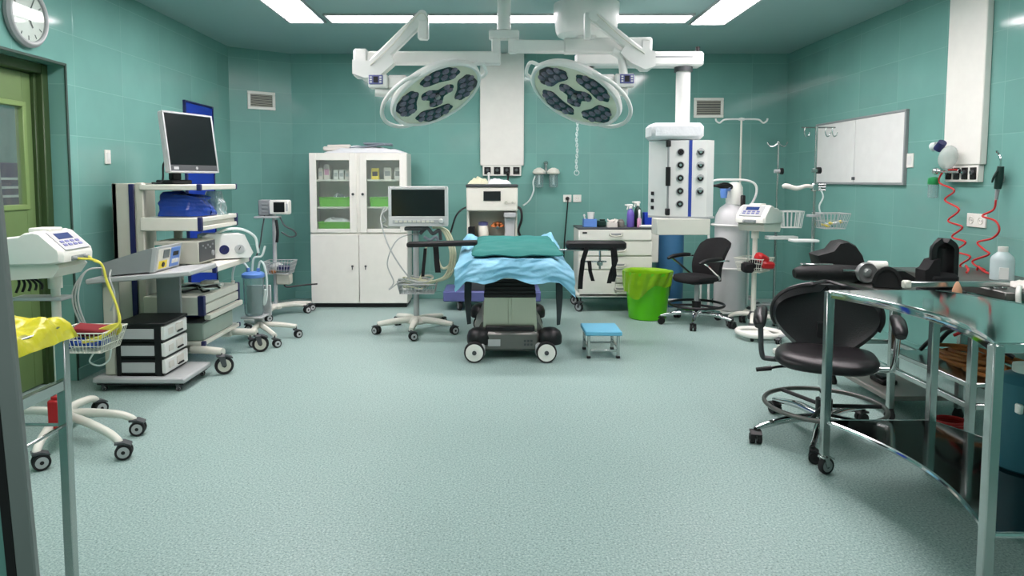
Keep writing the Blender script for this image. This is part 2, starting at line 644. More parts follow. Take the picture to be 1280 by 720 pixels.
def caster(parent, x, y, r=0.04, w=0.026, ang=0.0, ztop=None, hub='lgrey', tyre='rubber', fork='dgrey', twin=False, trail=0.02):
    """swivel caster: fork housing is the part, the wheel its sub-part; ang is the direction the wheel rolls"""
    ztop = ztop if ztop is not None else 2 * r + 0.03
    R = Matrix.Rotation(ang, 4, 'Z')
    m = MB()
    m.M = Matrix.Translation((x, y, 0)) @ R
    m.cyl((0, 0, 2 * r + 0.008), (0, 0, ztop), 0.009, seg=10)
    m.lathe([(0.4 * r, 2 * r), (0.55 * r, 2 * r + 0.006), (0.4 * r, 2 * r + 0.014)], seg=14)
    for s in ([0] if twin else (-1, 1)):
        t = 0.004 if not twin else 0.006
        yy = s * (w / 2 + 0.004)
        m.prism([(-0.35 * r, 2 * r + 0.008), (0.35 * r, 2 * r + 0.008), (trail + 0.25 * r, r), (trail - 0.25 * r, r * 0.92)], 1, yy - t / 2, yy + t / 2)
    m.prism([(-0.5 * r, 2.02 * r), (0.5 * r, 2.02 * r), (trail + 0.9 * r, 1.72 * r), (trail + 0.86 * r, 1.9 * r), (0.5 * r, 2 * r + 0.012), (-0.5 * r, 2 * r + 0.012)], 1, -w / 2 - 0.005, w / 2 + 0.005)
    c = obj('caster', m, M[fork], parent)
    q = MB()
    q.M = Matrix.Translation((x, y, 0)) @ R @ Matrix.Translation((trail, 0, r)) @ Matrix.Rotation(PI / 2, 4, 'X')
    offs = (-w * 0.36, w * 0.36) if twin else (0,)
    ww = w * 0.5 if twin else w
    for oz in offs:
        q.mat(0).lathe([(r * 0.68, oz - ww * 0.42), (r * 0.92, oz - ww * 0.5), (r, oz - ww * 0.3), (r, oz + ww * 0.3), (r * 0.92, oz + ww * 0.5), (r * 0.68, oz + ww * 0.42)], seg=22)
        q.mat(1).lathe([(r * 0.16, oz - ww * 0.5), (r * 0.70, oz - ww * 0.46), (r * 0.72, oz), (r * 0.70, oz + ww * 0.46), (r * 0.16, oz + ww * 0.5)], seg=22)
        q.mat(0).lathe([(0.01, oz - ww * 0.56), (r * 0.2, oz - ww * 0.56), (r * 0.2, oz + ww * 0.56), (0.01, oz + ww * 0.56)], seg=12)
    obj('wheel', q, [M[tyre], M[hub]], c)
    return c


def wire_basket(mb, x0, x1, y0, y1, z0, z1, r=0.0022, n=8, taper=0.03, rows=2):
    """open wire basket, wider at the rim"""
    def loop(z, k):
        t = taper * (1 - k)
        return [(x0 + t, y0 + t, z), (x1 - t, y0 + t, z), (x1 - t, y1 - t, z), (x0 + t, y1 - t, z)]
    for j in range(rows + 1):
        k = j / rows
        p = loop(z0 + (z1 - z0) * k, k)
        for a in range(4):
            mb.cyl(p[a], p[(a + 1) % 4], r * (1.7 if j == rows else 1), seg=6)
    lo, hi = loop(z0, 0), loop(z1, 1)
    for a in range(4):
        b = (a + 1) % 4
        for i in range(n):
            t = i / n
            pl = Vector(lo[a]).lerp(Vector(lo[b]), t)
            ph = Vector(hi[a]).lerp(Vector(hi[b]), t)
            mb.cyl(pl, ph, r, seg=5)
    for i in range(1, n):
        t = i / n
        mb.cyl(Vector(lo[0]).lerp(Vector(lo[1]), t), Vector(lo[3]).lerp(Vector(lo[2]), t), r, seg=5)
        mb.cyl(Vector(lo[0]).lerp(Vector(lo[3]), t), Vector(lo[1]).lerp(Vector(lo[2]), t), r, seg=5)
    return mb


def nz(x, y, z=0.0, s=1.0):
    return noise.noise(Vector((x * s, y * s, z * s)))


def cable(pts, r=0.005, seg=7, sub=6):
    return MB().sweep(pts, r, seg=seg, sub=sub)
# ------------------------------------------------------------------ the room
XL, XR, YB, H = -3.05, 3.52, 8.5, 2.975
YC, XC = 8.04, -2.47                       # the cut-off far left corner
YF = 1.2                                   # wall with the doorway the picture is taken from
WALLC, GROUT = (113, 163, 154), (127, 174, 165)
wt_back = tile_mat('wall_tile_back', 'x', WALLC, GROUT, 0.16, 0.02)
wt_left = tile_mat('wall_tile_left', 'y', WALLC, GROUT, 0.10, 0.02)
wt_right = tile_mat('wall_tile_right', 'y', WALLC, GROUT, 0.33, 0.02)
plain = mat('plain_teal_paint', (113, 163, 154), 0.4)

m = MB().bx(-5.2, XR + 0.2, -1.6, YB + 0.2, -0.1, 0.0, 0)
struct('floor', m, floor_mat(), 'pale teal speckled vinyl floor', 'floor')
m = MB().bx(-5.2, XR + 0.2, YF, YB + 0.2, H, H + 0.1, 0)
struct('ceiling', m, M['ceil'], 'smooth pale teal ceiling', 'ceiling')
m = MB().bx(XC - 0.1, XR + 0.2, YB, YB + 0.2, 0, H, 0)
struct('wall_back', m, wt_back, 'teal tiled wall at the far end', 'wall')
m = MB().bx(XR, XR + 0.2, YF, YB, 0, H, 0)
struct('wall_right', m, wt_right, 'teal tiled wall behind the steel tables', 'wall')
DY0, DY1, DZ = 3.95, 4.99, 2.27            # doorway in the left wall
m = MB()
m.bx(XL - 0.24, XL, YF, DY0, 0, H, 0)
m.bx(XL - 0.24, XL, DY1, YC + 0.3, 0, H, 0)
m.bx(XL - 0.24, XL, DY0, DY1, DZ, H, 0)
struct('wall_left', m, wt_left, 'teal tiled wall with the green door', 'wall')
m = MB()
dx, dy = XC - XL, YB - YC
L = math.hypot(dx, dy)
m.bx(0, L, 0, 0.15, 0, H, 0)
o = struct('wall_corner', m, tile_mat('wall_tile_corner', 'x', WALLC, GROUT, 0.3, 0.02, rough=0.2, spec=0.22), 'narrow angled wall across the far corner', 'wall')
o.location = (XL, YC, 0)
o.rotation_euler = (0, 0, math.atan2(dy, dx))
CORNER = o.matrix_basis.copy()
# wall with the doorway the viewer stands in
m = MB()
m.bx(-4.0, -0.99, YF, YF + 0.12, 0, H, 0)
m.bx(1.30, XR, YF, YF + 0.12, 0, H, 0)
m.bx(-0.99, 1.30, YF, YF + 0.12, 2.3, H, 0)
struct('wall_front', m, plain, 'teal wall beside the open doorway', 'wall')
m = MB()
m.bx(-0.868, -0.8335, YF - 0.02, YF - 0.005, 0, 2.3, 0.003)
m.mat(1).bx(-0.888, -0.868, YF - 0.016, YF - 0.004, 0, 2.3, 0.002)
m.mat(2).bx(-1.02, -0.888, YF - 0.013, YF + 0.0, 0, 2.3, 0.001)
jamb = struct('trim_1', m, [M['alu'], M['rubber'], plain], 'grey metal edge of the open doorway', 'trim')
jamb.rotation_euler = (0, math.radians(-2.8), 0)      # the sliding leaf hangs a little out of plumb
jamb.location = (0.0615, 0, -0.02)
# corridor side and the room beyond the green door
m = MB().bx(-5.2, -5.1, 3.0, 8.0, 0, H, 0)
struct('wall_beyond', m, plain, 'teal wall seen through the door window', 'wall')

# coved skirting
for nm, a in (('baseboard_back', (XC, XR, YB - 0.012, YB, 0, 0.09)), ('baseboard_right', (XR - 0.012, XR, YF + 0.12, YB - 0.012, 0, 0.09)),
              ('baseboard_left', (XL, XL + 0.012, DY1, YC, 0, 0.09))):
    struct(nm, MB().bx(*a, 0.003), plain, 'low teal coved skirting', 'baseboard')

# green door in the left wall
m = MB()
fx0, fx1 = XL - 0.235, XL - 0.12
m.bx(fx0, fx1, DY0, DY0 + 0.07, 0, DZ, 0.006)
m.bx(fx0, fx1, DY1 - 0.07, DY1, 0, DZ, 0.006)
m.bx(fx0, fx1, DY0 + 0.07, DY1 - 0.07, DZ - 0.07, DZ, 0.006)
m.bx(fx0, fx1 - 0.04, DY1 - 0.10, DY1 - 0.07, 0, DZ - 0.07, 0.004)
m.bx(fx0, fx1 - 0.04, DY0 + 0.07, DY0 + 0.10, 0, DZ - 0.07, 0.004)
struct('trim_2', m, M['doorframe'], 'dark green door frame', 'trim')
m = MB()
m.bx(XL - 0.004, XL + 0.008, DY1 - 0.006, DY1 + 0.012, 0, DZ + 0.012, 0.002)
m.bx(XL - 0.004, XL + 0.008, DY0 - 0.012, DY1 + 0.012, DZ - 0.006, DZ + 0.012, 0.002)
m.bx(XL - 0.004, XL + 0.008, DY0 - 0.012, DY0 + 0.006, 0, DZ, 0.002)
struct('trim_3', m, mat('corner_bead', (46, 70, 62), 0.5), 'dark bead round the edge of the green doorway', 'trim')
m = MB()
lx0, lx1 = XL - 0.225, XL - 0.185
ly0, ly1 = DY0 + 0.10, DY1 - 0.10
wy0, wy1, wz0, wz1 = ly0 + 0.17, ly1 - 0.09, 1.28, 1.97
m.bx(lx0, lx1, ly0, wy0, 0.01, DZ - 0.075, 0.003)
m.bx(lx0, lx1, wy1, ly1, 0.01, DZ - 0.075, 0.003)
m.bx(lx0, lx1, wy0, wy1, 0.01, wz0, 0.003)
m.bx(lx0, lx1, wy0, wy1, wz1, DZ - 0.075, 0.003)
door = struct('door_1', m, M['doorleaf'], 'green grained door with a tall window', 'door')
m = MB()
for a in ((wy0 - 0.025, wy0 + 0.012, wz0 - 0.025, wz1 + 0.025), (wy1 - 0.012, wy1 + 0.025, wz0 - 0.025, wz1 + 0.025),
          (wy0, wy1, wz0 - 0.025, wz0 + 0.012), (wy0, wy1, wz1 - 0.012, wz1 + 0.025)):
    m.bx(lx0 - 0.008, lx1 + 0.010, a[0], a[1], a[2], a[3], 0.004)
obj('window_bead', m, M['doorbead'], door)
obj('glass_pane', MB().bx(lx0 + 0.015, lx0 + 0.021, wy0, wy1, wz0, wz1, 0), M['glass'], door)

m = MB().bx(-4.9, -3.5, 5.2, 5.5, 2.6, 2.63, 0.004)
struct('trim_4', m, M['lamp'], 'added unseen lamp that brightens the room beyond the green door', 'lamp')  # added out of view to brighten the space behind the door window
# what stands beyond the door window
t = thing('shelf_rack', 'dark blue rack with white shelves behind the green door window', 'rack', (-4.50, 5.80, 0))
m = MB()
m.bx(-0.30, 0.02, 0.0, 0.75, 0, 1.62, 0.005)
obj('back_panel', m, M['navy'], t)
for z in (1.30, 1.38, 1.46):
    obj('shelf', MB().bx(0.0, 0.05, 0.0, 0.75, z, z + 0.022, 0.003), M['white'], t)
m = MB()
m.lathe([(0.08, 0), (0.13, 0.02), (0.15, 0.14), (0.11, 0.23), (0.04, 0.26)], seg=16)
m.mat(1).lathe([(0.03, 0.25), (0.06, 0.28), (0.02, 0.35)], seg=12)
solo('cloth_bundle', m, [M['red'], M['white']], 'red bundle with white top seen through the door window', 'bundle', (-4.62, 6.19, 1.622))

# blue pass door on the left wall behind the equipment tower
m = MB()
m.bx(XL, XL + 0.02, 6.86, 7.5, 0.0, 2.22, 0.003)
m.mat(1).bx(XL, XL + 0.028, 6.84, 6.86, 0.0, 2.24, 0.003)
m.mat(1).bx(XL, XL + 0.028, 7.5, 7.52, 0.0, 2.24, 0.003)
m.mat(1).bx(XL, XL + 0.028, 6.86, 7.5, 2.22, 2.24, 0.003)
struct('door_2', m, [M['blue'], M['navy']], 'blue door behind the equipment tower', 'door')

# ceiling lights
def ceiling_light(label, x0, x1, y0, y1, gaps, along):
    t = thing('ceiling_light', label, 'ceiling light', ((x0 + x1) / 2, (y0 + y1) / 2, H), 0, 'fluorescent ceiling lights')
    hx, hy = (x1 - x0) / 2, (y1 - y0) / 2
    m = MB()
    e = 0.022
    m.bx(-hx, -hx + e, -hy, hy, -0.022, 0, 0.003)
    m.bx(hx - e, hx, -hy, hy, -0.022, 0, 0.003)
    m.bx(-hx + e, hx - e, -hy, -hy + e, -0.022, 0, 0.003)
    m.bx(-hx + e, hx - e, hy - e, hy, -0.022, 0, 0.003)
    obj('frame', m, M['lgrey'], t)
    n = gaps
    for i in range(n):
        if along == 'x':
            w = (2 * hx - 2 * e) / n
            q = MB().bx(-hx + e + i * w + 0.004, -hx + e + (i + 1) * w - 0.004, -hy + e, hy - e, -0.014, -0.002, 0.002)
        else:
            w = (2 * hy - 2 * e) / n
            q = MB().bx(-hx + e, hx - e, -hy + e + i * w + 0.004, -hy + e + (i + 1) * w - 0.004, -0.014, -0.002, 0.002)
        obj('diffuser', q, M['lamp'], t)
    return t


ceiling_light('long ceiling light running along the side of the clock and green door', -1.98, -1.62, 1.6, 6.78, 4, 'y')
ceiling_light('long ceiling light running along the side of the whiteboard', 1.86, 2.22, 1.6, 6.86, 4, 'y')
ceiling_light('ceiling light strip crossing the room behind the surgical lamps', -1.58, 1.82, 6.46, 6.78, 3, 'x')

# tall white service panels
def service_panel(nm, label, loc, rz, w, z0, outs):
    t = thing(nm, label, 'wall panel', loc, rz)
    obj('cover', MB().bx(-w / 2, w / 2, -0.05, 0, z0, H - 0.002, 0.006), M['plate'], t)
    m = MB().bx(-w * 0.44, w * 0.44, -0.045, 0, z0 - 0.125, z0 - 0.002, 0.004)
    obj('outlet_strip', m, M['plate'], t)
    for i in range(outs):
        x = -w * 0.44 + w * 0.88 * (i + 0.5) / outs
        q = MB()
        q.box((x, -0.047, z0 - 0.062), (w * 0.15, 0.012, 0.088), 0.004)
        q.mat(1).cyl((x, -0.05, z0 - 0.055), (x, -0.066, z0 - 0.055), 0.02, 0.018, seg=16)
        q.mat(2).cyl((x, -0.064, z0 - 0.055), (x, -0.070, z0 - 0.055), 0.008, seg=10)
        obj('gas_outlet', q, [M['black'], M['dgrey'], M['chrome']], t)
    return t


pb = service_panel('service_panel', 'tall white service panel on the far wall between the surgical lamps', (0.072, YB, 0), 0, 0.53, 1.635, 4)
pr = service_panel('service_panel', 'tall white service panel on the wall beside the whiteboard', (XR, 5.22, 0), -PI / 2, 0.42, 1.57, 4)

# vents
def wall_vent(label, M4, w, h):
    t = thing('wall_vent', label, 'vent')
    t.matrix_world = M4
    m = MB()
    e = 0.035
    m.bx(-w / 2, w / 2, -0.016, 0, h / 2 - e, h / 2, 0.004)
    m.bx(-w / 2, w / 2, -0.016, 0, -h / 2, -h / 2 + e, 0.004)
    m.bx(-w / 2, -w / 2 + e, -0.016, 0, -h / 2 + e, h / 2 - e, 0.004)
    m.bx(w / 2 - e, w / 2, -0.016, 0, -h / 2 + e, h / 2 - e, 0.004)
    obj('frame', m, M['plate'], t)
    obj('backing', MB().bx(-w / 2 + e, w / 2 - e, -0.004, -0.001, -h / 2 + e, h / 2 - e, 0), M['dgrey'], t)
    m = MB()
    n = 8
    for i in range(n):
        z = -h / 2 + e + (h - 2 * e) * (i + 0.5) / n
        m.box((0, -0.010, z), (w - 2 * e, 0.014, 0.005), 0.001, (0.6, 0, 0))
    obj('louvre_slats', m, M['beige'], t)
    return t


wall_vent('white louvred vent high on the angled corner wall', CORNER @ Matrix.Translation((L * 0.50, 0, 2.39)), 0.33, 0.21)
wall_vent('white louvred vent on the far wall behind the supply pendant', Matrix.Translation((2.57, YB, 2.33)), 0.36, 0.24)

# switches and sockets
def plate(nm, label, M4, w, h, kind):
    t = thing(nm, label, 'switch' if kind == 'switch' else 'socket')
    t.matrix_world = M4
    obj('cover_plate', MB().bx(-w / 2, w / 2, -0.012, 0, -h / 2, h / 2, 0.004), M['plate'], t)
    if kind == 'switch':
        obj('rocker', MB().box((0, -0.013, 0), (w * 0.55, 0.006, h * 0.6), 0.002, (0.06, 0, 0)), M['white'], t)
    else:
        n = 2 if kind == 'double' else 1
        for i in range(n):
            x = (i - (n - 1) / 2) * w / 2
            q = MB()
            R = Matrix.Rotation(PI / 2, 3, 'X')
            q.lathe([(0.020, -0.006), (0.022, 0.004), (0.026, 0.004), (0.028, -0.004)], (x, -0.012, 0), 20, R)
            q.mat(1).cyl((x - 0.009, -0.012, 0), (x - 0.009, -0.0135, 0), 0.003, seg=8)
            q.mat(1).cyl((x + 0.009, -0.012, 0), (x + 0.009, -0.0135, 0), 0.003, seg=8)
            obj('socket_well', q, [M['offwhite'], M['black']], t)
    return t


RL = Matrix.Rotation(PI / 2, 4, 'Z')       # local -y points into the room from the left wall
RR = Matrix.Rotation(-PI / 2, 4, 'Z')
plate('light_switch', 'small white switch on the tiles between green door and equipment tower', Matrix.Translation((XL, 5.48, 1.64)) @ RL, 0.075, 0.11, 'switch')
plate('light_switch', 'small white switch beside the whiteboard', Matrix.Translation((XR, 5.93, 1.625)) @ RR, 0.09, 0.12, 'switch')
plate('wall_socket', 'white socket on the far wall with a black plug in it', Matrix.Translation((0.87, YB, 1.235)), 0.10, 0.09, 'single')
plate('wall_socket', 'empty white socket next to the black plug', Matrix.Translation((0.99, YB, 1.235)), 0.10, 0.09, 'single')
plate('wall_socket', 'white double socket between the red air hoses', Matrix.Translation((XR, 5.08, 1.165)) @ RR, 0.20, 0.10, 'double')

t = thing('power_plug', 'black plug and cord hanging from the far wall socket', 'plug', (0.87, YB - 0.014, 1.235))
obj('plug', MB().lathe([(0.021, 0), (0.023, 0.02), (0.014, 0.035), (0.008, 0.05)], seg=16, R=Matrix.Rotation(PI / 2, 3, 'X')), M['black'], t)
obj('cord', cable([(0, -0.04, 0), (0.0, -0.06, -0.04), (-0.02, -0.05, -0.3), (-0.04, -0.05, -0.6), (-0.03, -0.04, -0.9), (0.1, -0.05, -1.2)], 0.008), M['black'], t)

# whiteboard / viewing box on the right wall
t = thing('whiteboard', 'wide white board with a thin dark frame on the right-hand tiled wall', 'board', (XR, 6.82, 1.74), -PI / 2)
hw, hh = 0.84, 0.325
m = MB()
for a in ((-hw, hw, hh - 0.022, hh), (-hw, hw, -hh, -hh + 0.022), (-hw, -hw + 0.022, -hh + 0.022, hh - 0.022), (hw - 0.022, hw, -hh + 0.022, hh - 0.022)):
    m.bx(a[0], a[1], -0.03, 0, a[2], a[3], 0.003)
obj('frame', m, M['grey'], t)
for s in (-1, 1):
    obj('panel', MB().bx(s * 0.004, s * (hw - 0.022), -0.026, -0.004, -hh + 0.022, hh - 0.022, 0.002), M['white'], t)
q = MB().box((0.0, -0.030, -hh + 0.06), (0.05, 0.012, 0.03), 0.003)
obj('latch', q, M['dgrey'], t)
t['label'] = 'wide white board with a thin grey frame on the tiled wall'

# wall clock
t = thing('wall_clock', 'round white wall clock with grey rim above the green door', 'clock', (XL, 4.57, 2.515), PI / 2)
CK = 1.08
R = Matrix.Rotation(PI / 2, 3, 'X')
m = MB()
m.lathe([(0.165, 0), (0.185, 0.012), (0.185, 0.035), (0.172, 0.048), (0.150, 0.046), (0.150, 0.030), (0.02, 0.028)], seg=48, R=R)
obj('case', m, M['grey'], t)
obj('rim', MB().ring((0, -0.046, 0), 0.162, 0.010, axis=1, seg=48), M['lgrey'], t)
obj('dial', MB().lathe([(0.151, 0.0285), (0.151, 0.0325), (0.01, 0.0325)], seg=48, R=R), M['white'], t)
m = MB()
for i in range(12):
    a = 2 * PI * i / 12
    m.box((0.128 * math.sin(a), -0.0335, 0.128 * math.cos(a)), (0.006, 0.002, 0.026), 0, Matrix.Rotation(a, 3, 'Y'))
obj('hour_marks', m, M['black'], t)
for ln, w, a in ((0.075, 0.010, 2.6), (0.115, 0.007, 0.5)):
    obj('hand', MB().box((ln / 2 * math.sin(a), -0.036, ln / 2 * math.cos(a)), (w, 0.002, ln), 0, Matrix.Rotation(a, 3, 'Y')), M['black'], t)
obj('glass_cover', MB().lathe([(0.151, 0.040), (0.151, 0.042), (0.01, 0.043)], seg=40, R=R), M['glass'], t)
t.scale = (1.08, 1.0, 1.08)
# ------------------------------------------------------------------ twin surgical lamp on its ceiling column
CXX, CYY = at(630, 60, 5.5).x, 5.5
t = thing('surgical_lamp', 'twin-headed white surgical lamp hanging from its ceiling column', 'surgical lamp', (CXX, CYY, H))
B = Vector((CXX, CYY, H))


def lp(px, py, Y=5.5):
    return at(px, py, Y) - B


zc = lp(630, 38).z
m = MB()
m.lathe([(0.15, -0.06), (0.16, -0.03), (0.16, 0.0)], seg=32)
m.cyl((0, 0, -0.05), (0, 0, zc), 0.052, seg=24)
obj('ceiling_column', m, M['white'], t)
m = MB()
m.box((0, 0, lp(630, 44).z), (0.235, 0.12, 0.065), 0.012)
obj('collar', m, M['white'], t)


def bar(m, a, b, w, h, bev=0.012):
    """rectangular bar from a to b, h measured upright"""
    a, b = Vector(a), Vector(b)
    d = b - a
    x = d.normalized()
    z = Vector((0, 0, 1))
    y = z.cross(x)
    y = y.normalized() if y.length > 1e-5 else Vector((0, 1, 0))
    z = x.cross(y)
    R = Matrix((x, y, z)).transposed()
    m.box((a + b) / 2, (d.length, w, h), bev, R)


# inboard drop posts and horizontal extension arms
m = MB()
p0 = lp(620, 45)
m.bx(p0.x - 0.035, p0.x + 0.035, -0.041, 0.041, lp(620, 80).z, p0.z, 0.01)
bar(m, lp(626, 73), lp(446, 73), 0.09, 0.10)
e = lp(452, 73)
m.bx(e.x - 0.055, e.x + 0.055, -0.06, 0.06, lp(452, 98).z, lp(452, 62).z, 0.016)
obj('extension_arm', m, M['white'], t)
m = MB()
p0 = lp(641, 45)
m.bx(p0.x - 0.035, p0.x + 0.035, -0.040, 0.040, lp(641, 67).z, p0.z, 0.01)
bar(m, lp(640, 58), lp(708, 59), 0.085, 0.095)
bar(m, lp(704, 58), lp(814, 57), 0.10, 0.115)
e = lp(806, 70)
m.bx(e.x - 0.045, e.x + 0.045, -0.06, 0.06, lp(806, 89).z, lp(806, 50).z, 0.016)
obj('extension_arm', m, M['white'], t)

# sprung arms
m = MB()
Yl = -0.16
a, b = lp(466, 92), lp(531, 27)
a.y = b.y = Yl
bar(m, a, b, 0.07, 0.095)
c = lp(531, 38)
m.bx(c.x - 0.035, c.x + 0.045, Yl - 0.04, Yl + 0.04, lp(531, 55).z, lp(531, 23).z, 0.012)
m.cyl((b.x, Yl - 0.05, b.z), (b.x, Yl + 0.05, b.z), 0.04, seg=20)
m.prism([(lp(447, 97).x, lp(447, 97).z), (lp(447, 80).x, lp(447, 80).z), (lp(476, 82).x, lp(476, 82).z), (lp(494, 74).x, lp(494, 74).z), (lp(497, 84).x, lp(497, 84).z), (lp(478, 101).x, lp(478, 101).z), (lp(462, 102).x, lp(462, 102).z)], 1, Yl - 0.045, Yl + 0.07)
obj('spring_arm', m, M['white'], t)
obj('arm_cable', cable([a + Vector((0.02, -0.05, 0.03)), (a + b) / 2 + Vector((0, -0.055, 0.0)), b + Vector((-0.02, -0.05, 0.01)), b + Vector((0.05, -0.05, -0.05))], 0.005), M['offwhite'], t)
m = MB()
a, b = lp(802, 78), lp(738, 27)
a.y = b.y = Yl
bar(m, a, b, 0.07, 0.08)
m.cyl((b.x, Yl - 0.05, b.z), (b.x, Yl + 0.05, b.z), 0.04, seg=20)
m.bx(lp(727, 30).x, lp(735, 30).x, Yl - 0.035, Yl + 0.035, lp(730, 54).z, lp(730, 22).z, 0.008)
m.prism([(lp(812, 88).x, lp(812, 88).z), (lp(812, 70).x, lp(812, 70).z), (lp(776, 62).x, lp(776, 62).z), (lp(770, 72).x, lp(770, 72).z), (lp(783, 84).x, lp(783, 84).z), (lp(800, 92).x, lp(800, 92).z)], 1, Yl - 0.045, Yl + 0.07)
obj('spring_arm', m, M['white'], t)
obj('arm_cable', cable([a + Vector((-0.02, -0.05, 0.03)), (a + b) / 2 + Vector((0, -0.055, 0.0)), b + Vector((0.02, -0.05, 0.01))], 0.005), M['offwhite'], t)


# lamp heads
def head(pc, ox, oz, maj, sgn, ctrl_px, elbow):
    """head centred at pc; sgn = +1 leans towards +x"""
    n = Vector((0.44 * sgn, -0.36, -0.82)).normalized()          # where the light faces
    zax = -n
    xax = Vector((1, 0, 0.5 * sgn)).normalized()
    xax = (xax - zax * xax.dot(zax)).normalized()
    yax = zax.cross(xax)
    R = Matrix((xax, yax, zax)).transposed().to_4x4()
    T = Matrix.Translation(pc) @ R
    rad = 0.38
    hd = MB()
    hd.M = T
    hd.mat(0).lathe([(0.02, 0.0), (rad - 0.031, 0.0), (rad - 0.03, -0.012), (rad - 0.012, -0.020), (rad, -0.010), (rad + 0.004, 0.02), (rad - 0.02, 0.055), (rad * 0.75, 0.085), (rad * 0.35, 0.105), (0.02, 0.11)], seg=56)
    hd.mat(1).lathe([(0.02, -0.003), (rad - 0.031, -0.003), (rad - 0.031, 0.001), (0.02, 0.001)], seg=56)
    h = obj('lamp_head', hd, [M['white'], M['lampcream']], t)
    # lens fields: four round the edge and a three-lobed one in the middle
    spots = []
    for k, ang in enumerate((0.12, 0.62, 1.12, 1.62)):
        spots.append((ang * PI, 0.243))
    for ang, rr in spots:
        q = MB()
        q.M = T @ Matrix.Rotation(ang, 4, 'Z') @ Matrix.Translation((rr, 0, -0.004))
        # kidney-shaped dark glass field
        pl = []
        for i in range(28):
            a = 2 * PI * i / 28
            rr2 = 1 + 0.07 * math.cos(5 * a)
            x, y = 0.090 * math.cos(a) * rr2, 0.162 * math.sin(a) * rr2
            x -= 1.6 * y * y
            pl.append((x + 0.015, y))
        q.prism(pl, 2, -0.004, 0.006)
        for y in (-0.108, -0.036, 0.036, 0.108):
            for x in (-0.036, 0.036):
                q.mat(1).ball((x + 0.015 - 1.6 * y * y, y, -0.003), (0.031, 0.031, 0.016), 12, 6)
        obj('lens_field', q, [M['lensdark'], M['lens']], h)
    q = MB()
    q.M = T @ Matrix.Translation((0, 0, -0.004))
    pl = []
    for i in range(48):
        a = 2 * PI * i / 48
        r2 = 0.112 + 0.040 * math.cos(3 * a + (0.5 if sgn > 0 else 2.2))
        pl.append((r2 * math.cos(a), r2 * math.sin(a)))
    q.prism(pl, 2, -0.004, 0.006)
    for k in range(3):
        a = (2 * PI * k - (0.5 if sgn > 0 else 2.2)) / 3
        for d, s_ in ((0.048, 0), (0.105, 0.030), (0.105, -0.030)):
            x, y = d * math.cos(a) - s_ * math.sin(a), d * math.sin(a) + s_ * math.cos(a)
            q.mat(1).ball((x, y, -0.003), (0.029, 0.029, 0.016), 12, 6)
    obj('lens_field', q, [M['lensdark'], M['lens']], h)
    q = MB()
    q.M = T
    q.lathe([(0.012, -0.035), (0.02, -0.03), (0.02, -0.004), (0.028, -0.002)], (0, 0, 0), 14)
    obj('grip', q, M['grey'], h)
    # round tube handle rail at the low side and small grip at the high side
    q = MB()
    q.M = T
    lo = PI if sgn > 0 else 0
    pts = []
    for i in range(9):
        a = lo + (i / 8 - 0.5) * 2.3 + (0.35 if sgn > 0 else -0.35)
        k = 0.085 * math.sin(PI * i / 8) ** 0.6
        pts.append(((rad - 0.01 + k) * math.cos(a), (rad - 0.01 + k) * math.sin(a), 0.01))
    q.sweep(pts, 0.016, seg=10, sub=4)
    obj('rail', q, M['white'], h)
    q = MB()
    q.M = T
    hi = lo + PI
    pts = [((rad + k) * math.cos(hi + d), (rad + k) * math.sin(hi + d), 0.015) for k, d in ((-0.01, -0.30), (0.05, -0.20), (0.055, 0.20), (-0.01, 0.30))]
    q.sweep(pts, 0.014, seg=10, sub=4)
    obj('rail', q, M['white'], h)
    # control box and yoke
    cb = lp(*ctrl_px)
    cb.y = -0.16
    q = MB()
    q.box(cb, (0.15, 0.10, 0.10), 0.012)
    q.box(cb + Vector((0.14 * sgn, 0.02, -0.005)), (0.16, 0.09, 0.11), 0.02)
    q.cyl(cb + Vector((-0.03 * sgn, 0, -0.075)), cb + Vector((0.16 * sgn, 0.03, -0.085)), 0.034, seg=18)
    q.cyl(cb + Vector((0.16 * sgn, 0.03, -0.03)), Vector(pc) + xax * (-0.22 * sgn) + zax * 0.05, 0.032, seg=16)
    q.cyl(cb + Vector((0, 0.0, 0.04)), elbow[-1], 0.03, seg=16)
    q.sweep(elbow, 0.032, seg=14, sub=5)
    y = obj('yoke', q, M['white'], t)
    q = MB()
    q.box(cb + Vector((-0.015 * sgn, -0.053, 0.01)), (0.105, 0.010, 0.068), 0.004)
    q.mat(1).box(cb + Vector((-0.015 * sgn, -0.058, 0.01)), (0.036, 0.006, 0.045), 0.002)
    for i in (-1, 1):
        for j in (-1, 0, 1):
            q.mat(2).box(cb + Vector((-0.015 * sgn + i * 0.036, -0.058, 0.01 + j * 0.018)), (0.016, 0.004, 0.010), 0.001)
    obj('control_panel', q, [M['purple'], M['black'], M['white']], y)


eL = [lp(458, 92), lp(462, 100), lp(472, 103)]
eR = [lp(762, 68), lp(771, 74), lp(774, 86), lp(775, 98)]
for e_ in (eL, eR):
    for p in e_:
        p.y = -0.15
head(lp(546, 119), 0, 0, 0, 1, (478, 106), eL)
head(lp(719, 119), 0, 0, 0, -1, (775, 105), eR)

